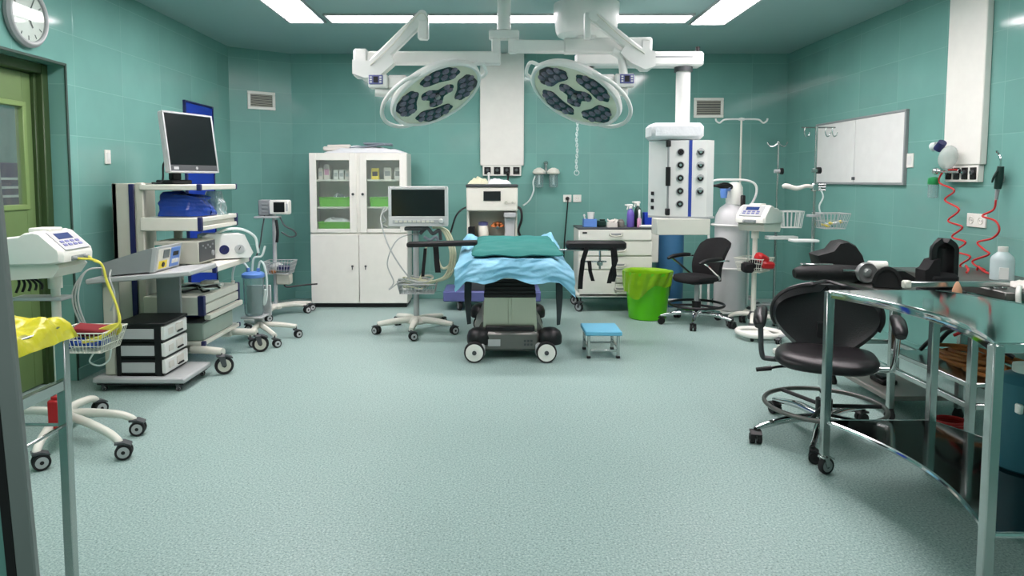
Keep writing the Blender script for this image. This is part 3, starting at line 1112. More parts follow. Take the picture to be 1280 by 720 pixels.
# ------------------------------------------------------------------ supply pendant
PY = 6.15
pc = at(733, 10, PY)
t = thing('supply_pendant', 'white ceiling supply pendant with gas outlets above the green bin', 'supply pendant', (pc.x, PY, H))
B = Vector((pc.x, PY, H))
m = MB()
zb = lp(733, 46, PY).z
m.lathe([(0.22, zb), (0.25, zb + 0.012), (0.265, zb + 0.05), (0.285, -0.03), (0.285, 0)], seg=48)
obj('ceiling_drum', m, M['white'], t)
m = MB()
m.cyl((0, 0, zb - 0.045), (0, 0, zb + 0.01), 0.09, seg=28)
a0, a1 = lp(735, 62, PY), lp(874, 75, PY)
zt = lp(874, 66, PY).z
zl = lp(874, 84, PY).z
m.bx(-0.09, a1.x + 0.02, -0.085, 0.085, zl, zt, 0.018)
m.cyl((0, 0, zl), (0, 0, zb - 0.03), 0.075, seg=24)
ar = obj('swing_arm', m, M['white'], t)
obj('seam_strip', MB().bx(0.35, a1.x - 0.08, -0.088, -0.083, (zt + zl) / 2 + 0.008, (zt + zl) / 2 + 0.018, 0), M['grey'], ar)
cx = lp(854, 100, PY).x
m = MB()
m.cyl((cx, 0, lp(854, 84, PY).z), (cx, 0, lp(854, 90, PY).z), 0.078, seg=26)
obj('collar', m, M['dgrey'], t)
m = MB()
m.cyl((cx, 0, lp(854, 170, PY).z), (cx, 0, lp(854, 88, PY).z), 0.062, seg=28)
obj('drop_tube', m, M['white'], t)
obj('stop_peg', MB().cyl((lp(872, 64, PY).x, 0, zt - 0.005), (lp(872, 64, PY).x, 0, zt + 0.05), 0.018, seg=14), M['black'], t)
# film-wrapped top housing
w0, w1 = lp(814, 165, PY - 0.2).x, lp(881, 165, PY - 0.24).x
m = MB()
m.bx(w0, w1, -0.24, 0.06, lp(850, 176, PY).z, lp(850, 156, PY).z, 0.03)
obj('top_housing', m, M['film'], t)
# faceted column: left face, front face, thin right face
zt2, zb2 = lp(850, 177, PY).z, lp(850, 269, PY).z
X0, X1, X2, X3 = lp(810, 220, PY).x, lp(836, 220, PY - 0.2).x, lp(884, 220, PY - 0.25).x, lp(892, 220, PY - 0.18).x
pts = [(X0, -0.02), (X1, -0.20), (X2, -0.25), (X3, -0.18), (X3, 0.10), (X0 + 0.06, 0.10)]
m = MB().prism(pts, 2, zb2, zt2)
col = obj('outlet_column', m, M['white'], t)
m = MB().prism([(x * 1.0 + (0.012 if x > 0.6 else -0.0), y * 1.05) for x, y in pts], 2, zb2 - 0.018, zb2)
obj('base_plate', m, M['lgrey'], t)
# front face frame
fd = Vector((X2 - X1, -0.05, 0))
fn = Vector((fd.y, -fd.x, 0)).normalized()
if fn.y > 0:
    fn = -fn
fu = fd.normalized()


def fpt(u, z, o=0.0):
    return Vector((X1, -0.20, z)) + fu * u + fn * o


W = fd.length
hz = zt2 - zb2
m = MB()
RF = Matrix((fu, -fn, Vector((0, 0, 1)))).transposed()
m.box(fpt(W * 0.56, (zt2 + zb2) / 2, 0.003), (0.026, 0.006, hz), 0.001, RF)
obj('blue_stripe', m, M['bpanel'], col)
k = 0
for j in range(5):
    for i in range(2):
        if i == 1 and j == 4:
            continue
        u = W * (0.30 if i == 0 else 0.82)
        z = zt2 - hz * (0.155 + 0.17 * j)
        p = fpt(u, z)
        q = MB()
        q.mat(0).cyl(p, p + fn * 0.012, 0.034, 0.032, seg=24)
        q.mat(1).cyl(p + fn * 0.010, p + fn * 0.014, 0.026, seg=20)
        q.mat(2).cyl(p + fn * 0.013, p + fn * 0.022, 0.014, 0.012, seg=14)
        if i == 1:
            q.mat(0).box(p + fn * 0.016 + Vector((0, 0, 0.015)), (0.05, 0.012, 0.018), 0.003, RF)
        obj('gas_outlet', q, [M['lgrey'], M['black'], M['black'] if (i == 0 and j == 0) else M['steel']], col)
# handle bar on the folded edge
ed = Vector((X1 - 0.012, -0.225, 0))
m = MB()
m.cyl((ed.x, ed.y, zb2 + 0.04), (ed.x, ed.y, zt2 - 0.03), 0.009, seg=12)
h = obj('handle_bar', m, M['grey'], t)
m = MB()
for z, l in ((zt2 - 0.03, 0.055), (zb2 + 0.04, 0.06)):
    m.box((ed.x, ed.y + 0.005, z), (0.034, 0.05, l), 0.006)
m.cyl((ed.x, ed.y, zb2 + 0.26), (ed.x, ed.y, zb2 + 0.42), 0.021, seg=16)
obj('grip', m, M['black'], h)
# sockets on the left face
ld = Vector((X1 - X0, -0.18, 0)).normalized()
lnn = Vector((ld.y, -ld.x, 0))
if lnn.x > 0 and lnn.y > 0:
    lnn = -lnn
RLF = Matrix((ld, -lnn, Vector((0, 0, 1)))).transposed()
for i in range(3):
    p = Vector((X0, -0.02, zb2 + 0.07 + 0.062 * i)) + ld * 0.05
    obj('socket', MB().box(p + lnn * 0.003, (0.03, 0.012, 0.032), 0.003, RLF), M['black'], col)
# lower drawer-like shelf hanging under the column
m = MB()
s0, s1 = lp(819, 280, PY - 0.2).x, lp(888, 280, PY - 0.26).x
m.bx(s0, s1, -0.26, -0.06, lp(850, 291, PY).z, zb2 - 0.018, 0.006)
obj('lower_housing', m, M['offwhite'], t)

# beaded chain from the drum
c = at(722, 60, 6.445)
m = MB()
top = H - 0.30
n = 46
zbt = at(722, 212, 6.445).z
for i in range(n):
    z = top - (top - zbt) * i / (n - 1)
    R = Matrix.Rotation((i % 2) * PI / 2, 4, 'Z')
    m.M = Matrix.Translation((c.x + 0.004 * math.sin(i * 0.7), 6.445, z)) @ R
    m.ring((0, 0, 0), 0.013, 0.0035, axis=1, seg=12, ts=5, sx=0.7, sy=1.6)
m.M = Matrix.Identity(4)
m.cyl((c.x, 6.445, top), (c.x, 6.445, H), 0.006, seg=8)
m.ring((c.x, 6.445, zbt - 0.03), 0.022, 0.004, axis=1, seg=16, ts=6)
solo('hanging_chain', m, M['tube'], 'thin pale chain hanging from the ceiling behind the surgical lamp', 'chain')
# ------------------------------------------------------------------ glass-fronted cabinet
CW, CD, CH = 1.105, 0.42, 1.765
CXc, CYf = -1.56, 7.88
t = thing('medicine_cabinet', 'white metal cabinet with glass upper doors against the far wall', 'cabinet', (CXc, CYf, 0))
hw = CW / 2
e = 0.02
m = MB()
for a in ((-hw, -hw + e, 0.02, CD, 0.05, CH), (hw - e, hw, 0.02, CD, 0.05, CH), (-hw + e, hw - e, CD - 0.012, CD, 0.05, CH),
          (-hw + e, hw - e, 0.02, CD - 0.012, CH - e, CH), (-hw + e, hw - e, 0.02, CD - 0.012, 0.82, 0.86), (-hw + e, hw - e, 0.02, CD - 0.012, 0.05, 0.08),
          (-0.03, 0.03, 0.02, 0.05, 0.86, CH - e)):
    m.bx(*a, 0.003)
obj('carcass', m, M['cab'], t)
obj('plinth', MB().bx(-hw + 0.02, hw - 0.02, 0.05, CD - 0.02, 0, 0.05, 0.002), M['black'], t)
for z in (1.155, 1.465):
    obj('shelf', MB().bx(-hw + e, hw - e, 0.045, CD - 0.012, z - 0.02, z, 0.002), M['cab'], t)
for s in (-1, 1):
    x0, x1 = (s * 0.018, s * (hw - 0.004))
    x0, x1 = min(x0, x1), max(x0, x1)
    d = MB()
    st = 0.078
    z0, z1 = 0.862, CH - 0.006
    d.bx(x0, x0 + st, 0, 0.02, z0, z1, 0.004)
    d.bx(x1 - st, x1, 0, 0.02, z0, z1, 0.004)
    d.bx(x0 + st, x1 - st, 0, 0.02, z1 - st, z1, 0.004)
    d.bx(x0 + st, x1 - st, 0, 0.02, z0, z0 + 0.045, 0.004)
    d.bx(x0 + st - 0.02, x0 + st, -0.004, 0.0, z0 + 0.03, z1 - st + 0.02, 0.001)
    d.bx(x1 - st, x1 - st + 0.02, -0.004, 0.0, z0 + 0.03, z1 - st + 0.02, 0.001)
    do = obj('door', d, M['cab'], t)
    obj('glass_pane', MB().bx(x0 + st - 0.01, x1 - st + 0.01, 0.008, 0.012, z0 + 0.035, z1 - st + 0.01, 0), M['glass'], do)
    q = MB().lathe([(0.008, -0.0), (0.008, 0.014), (0.016, 0.02), (0.014, 0.03), (0.004, 0.033)], (s * 0.055, 0, 1.30), 14, Matrix.Rotation(PI / 2, 3, 'X'))
    obj('knob', q, M['dgrey'], do)
    d = MB().bx(min(s * 0.003, s * (hw - 0.004)), max(s * 0.003, s * (hw - 0.004)), 0, 0.02, 0.055, 0.842, 0.004)
    do = obj('door', d, M['cab'], t)
    q = MB()
    q.lathe([(0.012, 0), (0.013, 0.008), (0.006, 0.012)], (s * 0.075, 0, 0.48), 14, Matrix.Rotation(PI / 2, 3, 'X'))
    q.box((s * 0.075, -0.014, 0.462), (0.010, 0.008, 0.04), 0.002)
    obj('handle', q, M['dgrey'], do)


def basket(label, x, z, w, d, h, loc_y):
    t = thing('storage_basket', label, 'basket', (x, loc_y, z), 0, 'green baskets in the cabinet')
    b = MB()
    tp = 0.02
    b.bx(-w / 2 + tp, w / 2 - tp, -d / 2 + tp, d / 2 - tp, 0, 0.006, 0.002)
    for sx, sy in ((1, 0), (-1, 0), (0, 1), (0, -1)):
        if sx:
            b.prism([(sx * (w / 2 - tp), 0), (sx * (w / 2 - tp - 0.005), 0), (sx * (w / 2 - 0.005), h), (sx * w / 2, h)], 1, -d / 2, d / 2)
        else:
            b.prism([(sy * (d / 2 - tp), 0), (sy * (d / 2 - tp - 0.005), 0), (sy * (d / 2 - 0.005), h), (sy * d / 2, h)], 0, -w / 2, w / 2)
    obj('tub', b, M['gbasket'], t)
    r = MB()
    pts = [(-w / 2, -d / 2, h), (w / 2, -d / 2, h), (w / 2, d / 2, h), (-w / 2, d / 2, h)]
    for i in range(4):
        r.cyl(pts[i], pts[(i + 1) % 4], 0.007, seg=8)
    obj('rim', r, M['gbasket'], t)
    return t


basket('green basket with clear packets on the middle shelf behind the glass door of the white cabinet, further from the monitor', CXc - 0.28, 1.156, 0.36, 0.26, 0.10, CYf + 0.20)
basket('green basket partly hidden behind the patient monitor screen', CXc + 0.27, 1.156, 0.30, 0.26, 0.10, CYf + 0.20)
basket('shallow green basket with white cloth on the lowest glass-door shelf', CXc - 0.27, 0.861, 0.40, 0.28, 0.115, CYf + 0.20)
for o in bpy.data.objects:
    if o.name == 'storage_basket':
        o['label'] = 'green basket with clear packets on the middle shelf of the white cabinet'


def crumple(name, lab, cat, loc, sx, sy, h, mt, seed, group=None, nu=22, nv=18):
    def fn(u, v):
        x, y = (u - 0.5) * sx, (v - 0.5) * sy
        d = max(abs(u - 0.5), abs(v - 0.5)) * 2
        k = max(0.0, 1 - d ** 3.0)
        z = h * k * (0.62 + 0.55 * nz(u * 3 + seed, v * 3, seed) + 0.25 * nz(u * 9, v * 9 + seed, seed))
        return (x + 0.02 * nz(u * 5, v * 5, seed + 9), y, max(z, 0.0) + 0.004)
    return solo(name, MB().sheet(fn, nu, nv, 0.003), mt, lab, cat, loc, None, group)


crumple('packet_bag', 'clear packets heaped in the green basket on the middle shelf', 'packets', (CXc - 0.27, CYf + 0.20, 1.18), 0.24, 0.18, 0.15, M['clear'], 3)
crumple('folded_cloth', 'white cloth folded in the shallow green basket', 'cloth', (CXc - 0.27, CYf + 0.20, 0.95), 0.34, 0.22, 0.09, M['film'], 5)


def carton(label, x, y, z, w, d, h, mt, stripe, cap=False):
    t = thing('medicine_carton', label, 'carton', (x, y, z), 0, 'cartons on the top cabinet shelf')
    obj('box', MB().bx(-w / 2, w / 2, -d / 2, d / 2, 0, h, 0.003), mt, t)
    obj('label', MB().bx(-w * 0.36, w * 0.36, -d / 2 - 0.0015, -d / 2, h * 0.3, h * 0.7, 0), stripe, t)
    return t


zt = 1.466
for i, (x, w, h, lab, mt) in enumerate((
        (-0.455, 0.05, 0.13, 'leftmost small white carton on the top cabinet shelf', M['cardboard']),
        (-0.385, 0.07, 0.17, 'tall white carton with a pink label on the top cabinet shelf', M['cardboard']),
        (-0.28, 0.055, 0.11, 'low white carton next to the pink-labelled one on the top cabinet shelf', M['white']),
        (-0.215, 0.055, 0.11, 'low white carton, second to the right of the pink-labelled one', M['white']),
        (-0.15, 0.05, 0.105, 'small white carton nearest the post between the two glass doors', M['cardboard']))):
    carton(lab, CXc + x, CYf + 0.17, zt, w, 0.06, h, mt, M['pink'] if i == 1 else M['lgrey'])
carton('yellow carton on the top cabinet shelf above the monitor', CXc + 0.17, CYf + 0.17, zt, 0.085, 0.07, 0.13, M['yellowp'], M['black'])
carton('white carton beside the yellow one on the top shelf', CXc + 0.315, CYf + 0.17, zt, 0.085, 0.07, 0.135, M['cardboard'], M['grey'])
carton('white carton second to the right of the yellow one on the top shelf', CXc + 0.435, CYf + 0.17, zt, 0.085, 0.07, 0.135, M['white'], M['grey'])

# wrapped packs lying on the cabinet
zt = CH + 0.001
crumple('plastic_sheet', 'crumpled white plastic sheet spread over the cabinet top', 'plastic sheet', (CXc + 0.07, CYf + 0.2, zt), 0.90, 0.36, 0.10, M['film'], 11, None, 40, 20)
solo('folded_pack', MB().box((0, 0, 0.025), (0.30, 0.22, 0.05), 0.012, (0.0, 0.03, 0.1)).box((0.02, 0.01, 0.062), (0.26, 0.20, 0.03), 0.01, (0.02, -0.02, 0.16)), M['cardboard'],
     'flat white folded pack at the outer end of the cabinet top', 'pack', (CXc - 0.27, CYf + 0.2, zt + 0.022))
m = MB()
m.box((0, 0, 0.04), (0.44, 0.2, 0.02), 0.006, (0.05, -0.10, -0.1))
m.box((0.12, 0.01, 0.066), (0.32, 0.18, 0.025), 0.008, (0.0, 0.03, 0.06))
solo('wrapped_pack', m, M['greycloth'], 'blue-grey wrapped pack lying on the crumpled plastic on the cabinet', 'pack', (CXc + 0.08, CYf + 0.2, zt + 0.040))

# ------------------------------------------------------------------ patient monitor on its roll stand
MX, MY = -0.765, 6.62
t = thing('patient_monitor', 'patient monitor with wide black screen on a wheeled pole stand', 'monitor', (MX, MY, 0))
B = Vector((MX, MY, 0))
Ym = 6.52
s0, s1 = at(485, 233, Ym) - B, at(560, 283, Ym) - B
m = MB()
yf = Ym - MY
fx0, fx1, fz0, fz1 = s0.x, s1.x, s1.z, s0.z
m.bx(fx0, fx1, yf + 0.012, yf + 0.07, fz0, fz1, 0.014)
m.bx(fx0 + 0.06, fx1 - 0.06, yf + 0.07, yf + 0.15, fz0 + 0.05, fz1 - 0.04, 0.02)
m.bx(fx0, fx1, yf, yf + 0.014, fz0, fz0 + 0.095, 0.005)
m.bx(fx0, fx0 + 0.03, yf, yf + 0.014, fz0 + 0.095, fz1, 0.005)
m.bx(fx1 - 0.03, fx1, yf, yf + 0.014, fz0 + 0.095, fz1, 0.005)
m.bx(fx0 + 0.03, fx1 - 0.03, yf, yf + 0.014, fz1 - 0.03, fz1, 0.005)
case = obj('monitor_case', m, mat('silver_bezel', (206, 208, 206), 0.4), t)
obj('screen', MB().bx(fx0 + 0.03, fx1 - 0.03, yf + 0.006, yf + 0.013, fz0 + 0.095, fz1 - 0.03, 0), M['screen'], case)
m = MB().bx(fx0 + 0.04, fx1 - 0.05, yf - 0.003, yf + 0.001, fz0 + 0.028, fz0 + 0.062, 0.001)
for i in range(9):
    x = fx0 + 0.075 + i * 0.042
    m.mat(1).box((x, yf - 0.005, fz0 + 0.045), (0.030, 0.006, 0.020), 0.002)
obj('button_strip', m, [M['lgrey'], M['offwhite']], case)
obj('dial_knob', MB().lathe([(0.022, 0), (0.021, 0.018), (0.016, 0.022)], (fx1 - 0.065, yf, fz0 + 0.05), 20, Matrix.Rotation(PI / 2, 3, 'X')), M['white'], case)
m = MB()
m.cyl((0, 0, 0.10), (0, 0, fz0 - 0.02), 0.027, seg=20)
obj('pole', m, M['lgrey'], t)
m = MB().box((0, 0.0, fz0 - 0.025), (0.20, 0.16, 0.035), 0.008)
m.box((0, 0.03, fz0 + 0.03), (0.12, 0.10, 0.10), 0.01)
obj('mounting_bracket', m, M['dgrey'], t)
# five-armed base
m = MB()
m.lathe([(0.085, 0.085), (0.09, 0.10), (0.07, 0.135), (0.035, 0.16)], seg=24)
angs = [-PI / 2 - 0.02, -PI / 2 - 1.257, -PI / 2 + 1.257, -PI / 2 + 2.513, -PI / 2 - 2.513]
for a in angs:
    dx, dy = math.cos(a), math.sin(a)
    m.sweep([(0.03 * dx, 0.03 * dy, 0.118), (0.15 * dx, 0.15 * dy, 0.122), (0.33 * dx, 0.33 * dy, 0.105), (0.375 * dx, 0.375 * dy, 0.10)], [0.036, 0.032, 0.026, 0.022], seg=10, sub=4)
obj('star_base', m, M['offwhite'], t)
for i, a in enumerate(angs):
    caster(t, 0.37 * math.cos(a), 0.37 * math.sin(a), 0.04, 0.05, [0.4, 2.5, 0.5, 1.2, 2.0][i], 0.10, twin=True)
# basket with sensor cables
zb = at(519, 362, MY).z
m = MB()
wire_basket(m, -0.16, 0.20, -0.15, 0.10, zb - 0.02, zb + 0.07, 0.003, 9, 0.02, 2)
obj('wire_basket', m, M['lgrey'], t)
rnd = random.Random(3)
for k in range(11):
    cx_, cy_ = rnd.uniform(-0.06, 0.10), rnd.uniform(-0.06, 0.03)
    pts = []
    r0 = rnd.uniform(0.06, 0.13)
    for i in range(9):
        a = i * 0.9 + k
        pts.append((cx_ + r0 * 1.2 * math.cos(a), cy_ + r0 * 0.6 * math.sin(a), zb + 0.030 + 0.009 * k + 0.015 * math.sin(2 * a)))
    obj('coiled_cable', cable(pts, 0.007, 6), M['cablegrey' if k % 3 else 'hose'], t)


def mp(px, py, dy=0.0):
    p = at(px, py, MY + dy) - B
    return p


obj('sensor_cable', cable([mp(481, 258, 0.05), mp(476, 272), mp(478, 285, -0.05), mp(486, 308, -0.12), mp(500, 332, -0.14), mp(514, 350, -0.1)], 0.007), M['cablegrey'], t)
obj('sensor_cable', cable([mp(527, 292), mp(505, 295, -0.1), mp(492, 306, -0.12), mp(484, 330, -0.12), mp(492, 352, -0.15), mp(486, 362, -0.16), mp(500, 352, -0.15), mp(512, 346, -0.1)], 0.006), M['cablegrey'], t)
obj('sensor_cable', cable([mp(484, 262, 0.05), mp(478, 268, 0.03), mp(482, 276, 0.03), mp(477, 280, 0.03), mp(484, 284, 0.03)], 0.009), M['cablegrey'], t)
obj('cable_bundle', cable([mp(525, 292, -0.05), mp(534, 285, -0.06), mp(541, 292, -0.06), mp(549, 288, -0.05), mp(551, 300, -0.05)], 0.017), M['dgrey'], t)
obj('cable_bundle', cable([mp(530, 296, -0.07), mp(538, 300, -0.08), mp(545, 296, -0.08), mp(549, 306, -0.07)], 0.014), M['greycloth'], t)
for k in range(3):
    o_ = k * 3
    obj('breathing_hose', cable([mp(540 + o_, 284, 0.0), mp(553 + o_, 288), mp(561 + o_, 305, -0.03), mp(563 + o_, 325, -0.05), mp(556 + o_, 345, -0.08), mp(538 + o_, 352, -0.08), mp(522, 350 + o_, -0.06)], 0.011), M['hose'], t)
obj('breathing_hose', cable([mp(533, 305, -0.05), mp(531, 325, -0.06), mp(528, 342, -0.06), mp(523, 352, -0.05)], 0.012), M['hose'], t)
obj('breathing_hose', cable([mp(546, 305, -0.04), mp(548, 325, -0.06), mp(553, 335, -0.06), mp(561, 332, -0.05), mp(566, 318, -0.03)], 0.012), M['hose'], t)

# ------------------------------------------------------------------ anaesthesia machine
AX, AY = at(615, 300, 7.7).x, 7.7
t = thing('anaesthesia_machine', 'cream anaesthesia machine with small black screen behind the operating table', 'anaesthesia machine', (AX, AY, 0))
B = Vector((AX, AY, 0))


def ap(px, py, dy=0.0):
    return at(px, py, AY + dy) - B


w = 0.285
zT, zh, zc_, zf = ap(615, 234).z, ap(615, 264).z, ap(615, 298).z, ap(615, 362).z
m = MB()
m.bx(-w, w, 0, 0.50, zh, zT, 0.012)
m.bx(-w + 0.004, w - 0.004, 0.32, 0.50, 0.30, zh, 0.006)
m.bx(-w + 0.004, -w + 0.03, 0.06, 0.32, 0.30, zh, 0.005)
m.bx(w - 0.03, w - 0.004, 0.06, 0.32, 0.30, zh, 0.005)
m.bx(-w - 0.02, w + 0.02, -0.02, 0.45, zc_ - 0.03, zc_, 0.006)
m.bx(-w + 0.03, w - 0.03, 0.10, 0.48, 0.30, zc_ - 0.03, 0.006)
body = obj('cabinet_body', m, M['offwhite'], t)
q = MB().bx(ap(604, 0).x, ap(626, 0).x, -0.008, 0.004, ap(615, 251).z, ap(615, 239).z, 0.004)
obj('screen', q, M['screen'], body)
obj('dial_knob', MB().lathe([(0.018, 0), (0.016, 0.022)], (ap(633, 0).x, 0, ap(615, 253).z), 18, Matrix.Rotation(PI / 2, 3, 'X')), M['beige'], body)
obj('dial_knob', MB().lathe([(0.013, 0), (0.012, 0.016)], (ap(641, 0).x, 0, ap(615, 253).z), 18, Matrix.Rotation(PI / 2, 3, 'X')), M['beige'], body)
m = MB()
m.bx(-w - 0.005, w + 0.005, -0.01, 0.50, zT, zT + 0.03, 0.008)
obj('top_tray', m, M['dgrey'], t)
# vaporiser, absorber and valves
m = MB()
c = ap(604, 285, 0.13)
zz = ap(604, 297).z
m.lathe([(0.055, zz), (0.06, zz + 0.02), (0.06, zz + 0.11), (0.05, zz + 0.125)], (c.x, 0.16, 0), 22)
m.mat(1).lathe([(0.05, zz + 0.125), (0.055, zz + 0.13), (0.055, zz + 0.16), (0.03, zz + 0.17)], (c.x, 0.16, 0), 22)
obj('vaporiser', m, [M['offwhite'], M['purple']], t)
m = MB()
c = ap(622, 282)
for dx, r in ((-0.035, 0.026), (0.0, 0.032), (0.035, 0.026)):
    m.cyl((c.x + dx, 0.10, c.z), (c.x + dx, 0.30, c.z), r, seg=16)
m.cyl((c.x - 0.075, 0.14, c.z - 0.01), (c.x + 0.075, 0.14, c.z - 0.01), 0.014, seg=12)
m.mat(1).cyl((c.x, 0.09, c.z - 0.03), (c.x, 0.30, c.z - 0.03), 0.018, seg=14)
obj('breathing_valves', m, [M['copper'], M['steel']], t)
m = MB()
a, b = ap(631, 268), ap(644, 298)
m.bx(a.x, b.x, 0.04, 0.30, b.z, a.z - 0.02, 0.008)
m.bx(a.x - 0.01, b.x + 0.01, -0.005, 0.3, a.z - 0.035, a.z + 0.02, 0.006)
obj('flow_module', m, M['lgrey'], t)
a, b = ap(585, 284), ap(593, 297)
obj('connector_box', MB().bx(a.x, b.x, 0.02, 0.20, b.z, a.z, 0.004), M['black'], t)
obj('hanging_hose', cable([ap(583, 259, 0.1), ap(577, 262, 0.02), ap(570, 270, -0.02), ap(565, 285, -0.03), ap(563, 296, -0.02), ap(566, 318, 0)], 0.010), M['black'], t)
obj('hanging_hose', cable([ap(645, 258, 0.05), ap(651, 262, 0.0), ap(652, 274, -0.02), ap(648, 288, 0.0), ap(651, 296, 0.05)], 0.014), M['black'], t)
# low shelf and casters
m = MB()
a, b = ap(554, 364, 0.0), ap(640, 377, 0.0)
m.bx(a.x, -a.x, -0.02, 0.52, b.z, a.z, 0.012)
obj('base_shelf', m, M['purple'], t)
m = MB()
m.bx(-w, w, 0.02, 0.48, a.z, 0.32, 0.01)
m.bx(-w, w, 0.02, 0.48, 0.10, b.z, 0.01)
obj('base_frame', m, M['dgrey'], t)
for x, y in ((-0.36, 0.02), (0.36, 0.02), (-0.36, 0.48), (0.36, 0.48)):
    caster(t, x, y, 0.055, 0.04, 1.9, 0.14, fork='grey')
# things lying on top of it
crumple('gauze_heap', 'small heap of white gauze on top of the anaesthesia machine', 'gauze', (AX - 0.15, AY + 0.2, zT + 0.031), 0.24, 0.2, 0.09, M['hose'], 17)
crumple('plastic_wrap', 'clear crumpled wrap on the machine under the gas outlets', 'plastic wrap', (AX + 0.07, AY + 0.2, zT + 0.031), 0.28, 0.2, 0.07, M['film'], 21)
# gas hoses from the wall strip to the machine
for i, (px, mt, lab) in enumerate(((611, 'white', 'white gas hose running from the wall strip to the anaesthesia machine'), (635, 'black', 'black gas hose running from the wall strip to the anaesthesia machine'))):
    a = at(px, 217, YB - 0.07)
    b = at(px, 232, AY + 0.42)
    b.z = zT + 0.04
    m = cable([a, a + Vector((0, -0.05, -0.02)), (a + b) / 2 + Vector((0, 0, -0.02)), b], 0.012)
    m.cyl(a + Vector((0, 0.0, 0)), a + Vector((0, -0.06, -0.015)), 0.018, seg=14)
    solo('gas_hose', m, M[mt], lab, 'hose', None, None, 'gas hoses at the anaesthesia machine')

# ------------------------------------------------------------------ suction regulators on the wall
p = at(682, 215, YB)
t = thing('suction_regulator', 'pair of white suction regulators with clear jars on the far wall', 'suction regulator', (p.x, YB, p.z))
m = MB()
m.bx(-0.15, 0.15, -0.02, 0, -0.02, 0.02, 0.004)
m.cyl((0, 0, 0.0), (0, -0.05, 0.0), 0.03, seg=16)
m.cyl((0, -0.04, 0), (0, -0.04, 0.10), 0.016, seg=12)
m.lathe([(0.02, 0.085), (0.026, 0.10), (0.026, 0.12), (0.014, 0.13)], (0, -0.04, 0), 14)
obj('wall_bracket', m, M['steel'], t)
for x in (-0.085, 0.09):
    m = MB()
    m.lathe([(0.03, -0.035), (0.075, -0.02), (0.078, 0.0), (0.06, 0.03), (0.02, 0.05)], (x, -0.075, 0.0), 20)
    c = obj('jar_lid', m, M['offwhite'], t)
    obj('jar', MB().lathe([(0.012, -0.19), (0.045, -0.185), (0.052, -0.17), (0.055, -0.03)], (x, -0.075, 0), 20), M['clear'], c)
    obj('inner_tube', MB().cyl((x, -0.075, -0.15), (x, -0.075, -0.02), 0.012, seg=10), M['tube'], c)
obj('suction_hose', cable([(-0.12, -0.09, -0.03), (-0.155, -0.09, -0.12), (-0.15, -0.1, -0.22), (-0.2, -0.12, -0.34), (-0.28, -0.2, -0.40)], 0.010), M['tube'], t)

# ------------------------------------------------------------------ operating table
OX, OY = 0.115, 5.62
t = thing('operating_table', 'operating table on a steel column with big white-hubbed wheels', 'operating table', (OX, OY, 0))
B = Vector((OX, OY, 0))
ZT = 0.80


def op(px, py, dy=0.0):
    return at(px, py, OY + dy) - B


m = MB()
# low hull: wide front, sloping shoulders
zhull = op(640, 414).z
m.bx(-0.235, 0.235, -0.06, 1.05, 0.075, zhull + 0.005, 0.02)
m.prism([(-0.30, 0.13), (0.30, 0.13), (0.30, 0.17), (0.235, 0.29), (-0.235, 0.29), (-0.30, 0.17)], 1, 0.05, 1.10)
hull = obj('base_hull', m, M['dsteel'], t)
q = MB().box((-0.13, -0.064, 0.145), (0.10, 0.006, 0.055), 0.002)
obj('rating_plate', q, M['lgrey'], hull)
q = MB()
for i in range(3):
    for j in range(2):
        q.box((0.12 + i * 0.026, -0.062, 0.13 + j * 0.03), (0.018, 0.006, 0.018), 0.002)
obj('indicator_buttons', q, M['dgrey'], hull)
m = MB().bx(-0.20, 0.20, -0.03, 0.6, zhull, zhull + 0.045, 0.006)
obj('column_foot', m, M['black'], t)
z0, z1 = op(640, 411, 0.1).z, op(640, 370, 0.1).z
m = MB()
m.prism([(-0.222, z0), (0.222, z0), (0.210, z1), (-0.210, z1)], 1, 0.02, 0.56)
m.bx(-0.014, 0.014, 0.012, 0.02, z0 + 0.03, z1, 0.002)
obj('column_shroud', m, M['shroud'], t)
m = MB()
zz = z1
for i in range(5):
    k = 0.214 - 0.004 * i
    m.bx(-k, k, 0.02 + 0.004 * i, 0.55, zz, zz + 0.033, 0.008)
    zz += 0.030
obj('bellows', m, M['rubber'], t)
m = MB()
m.bx(-0.20, 0.20, 0.0, 1.35, zz, ZT - 0.06, 0.01)
m.bx(-0.27, 0.27, -0.02, 1.42, ZT - 0.07, ZT - 0.055, 0.004)
for s in (-1, 1):
    m.bx(s * 0.30, s * 0.312, 0.0, 1.40, ZT - 0.075, ZT - 0.045, 0.003)
    for y in (0.1, 0.6, 1.2):
        m.bx(min(s * 0.26, s * 0.30), max(s * 0.26, s * 0.30), y, y + 0.03, ZT - 0.07, ZT - 0.05, 0.002)
obj('table_frame', m, M['steel'], t)
m = MB()
for y0, y1 in ((-0.04, 0.50), (0.51, 1.06), (1.07, 1.46)):
    m.bx(-0.285, 0.305, y0, y1, ZT - 0.055, ZT, 0.025)
obj('mattress', m, M['foam'], t)
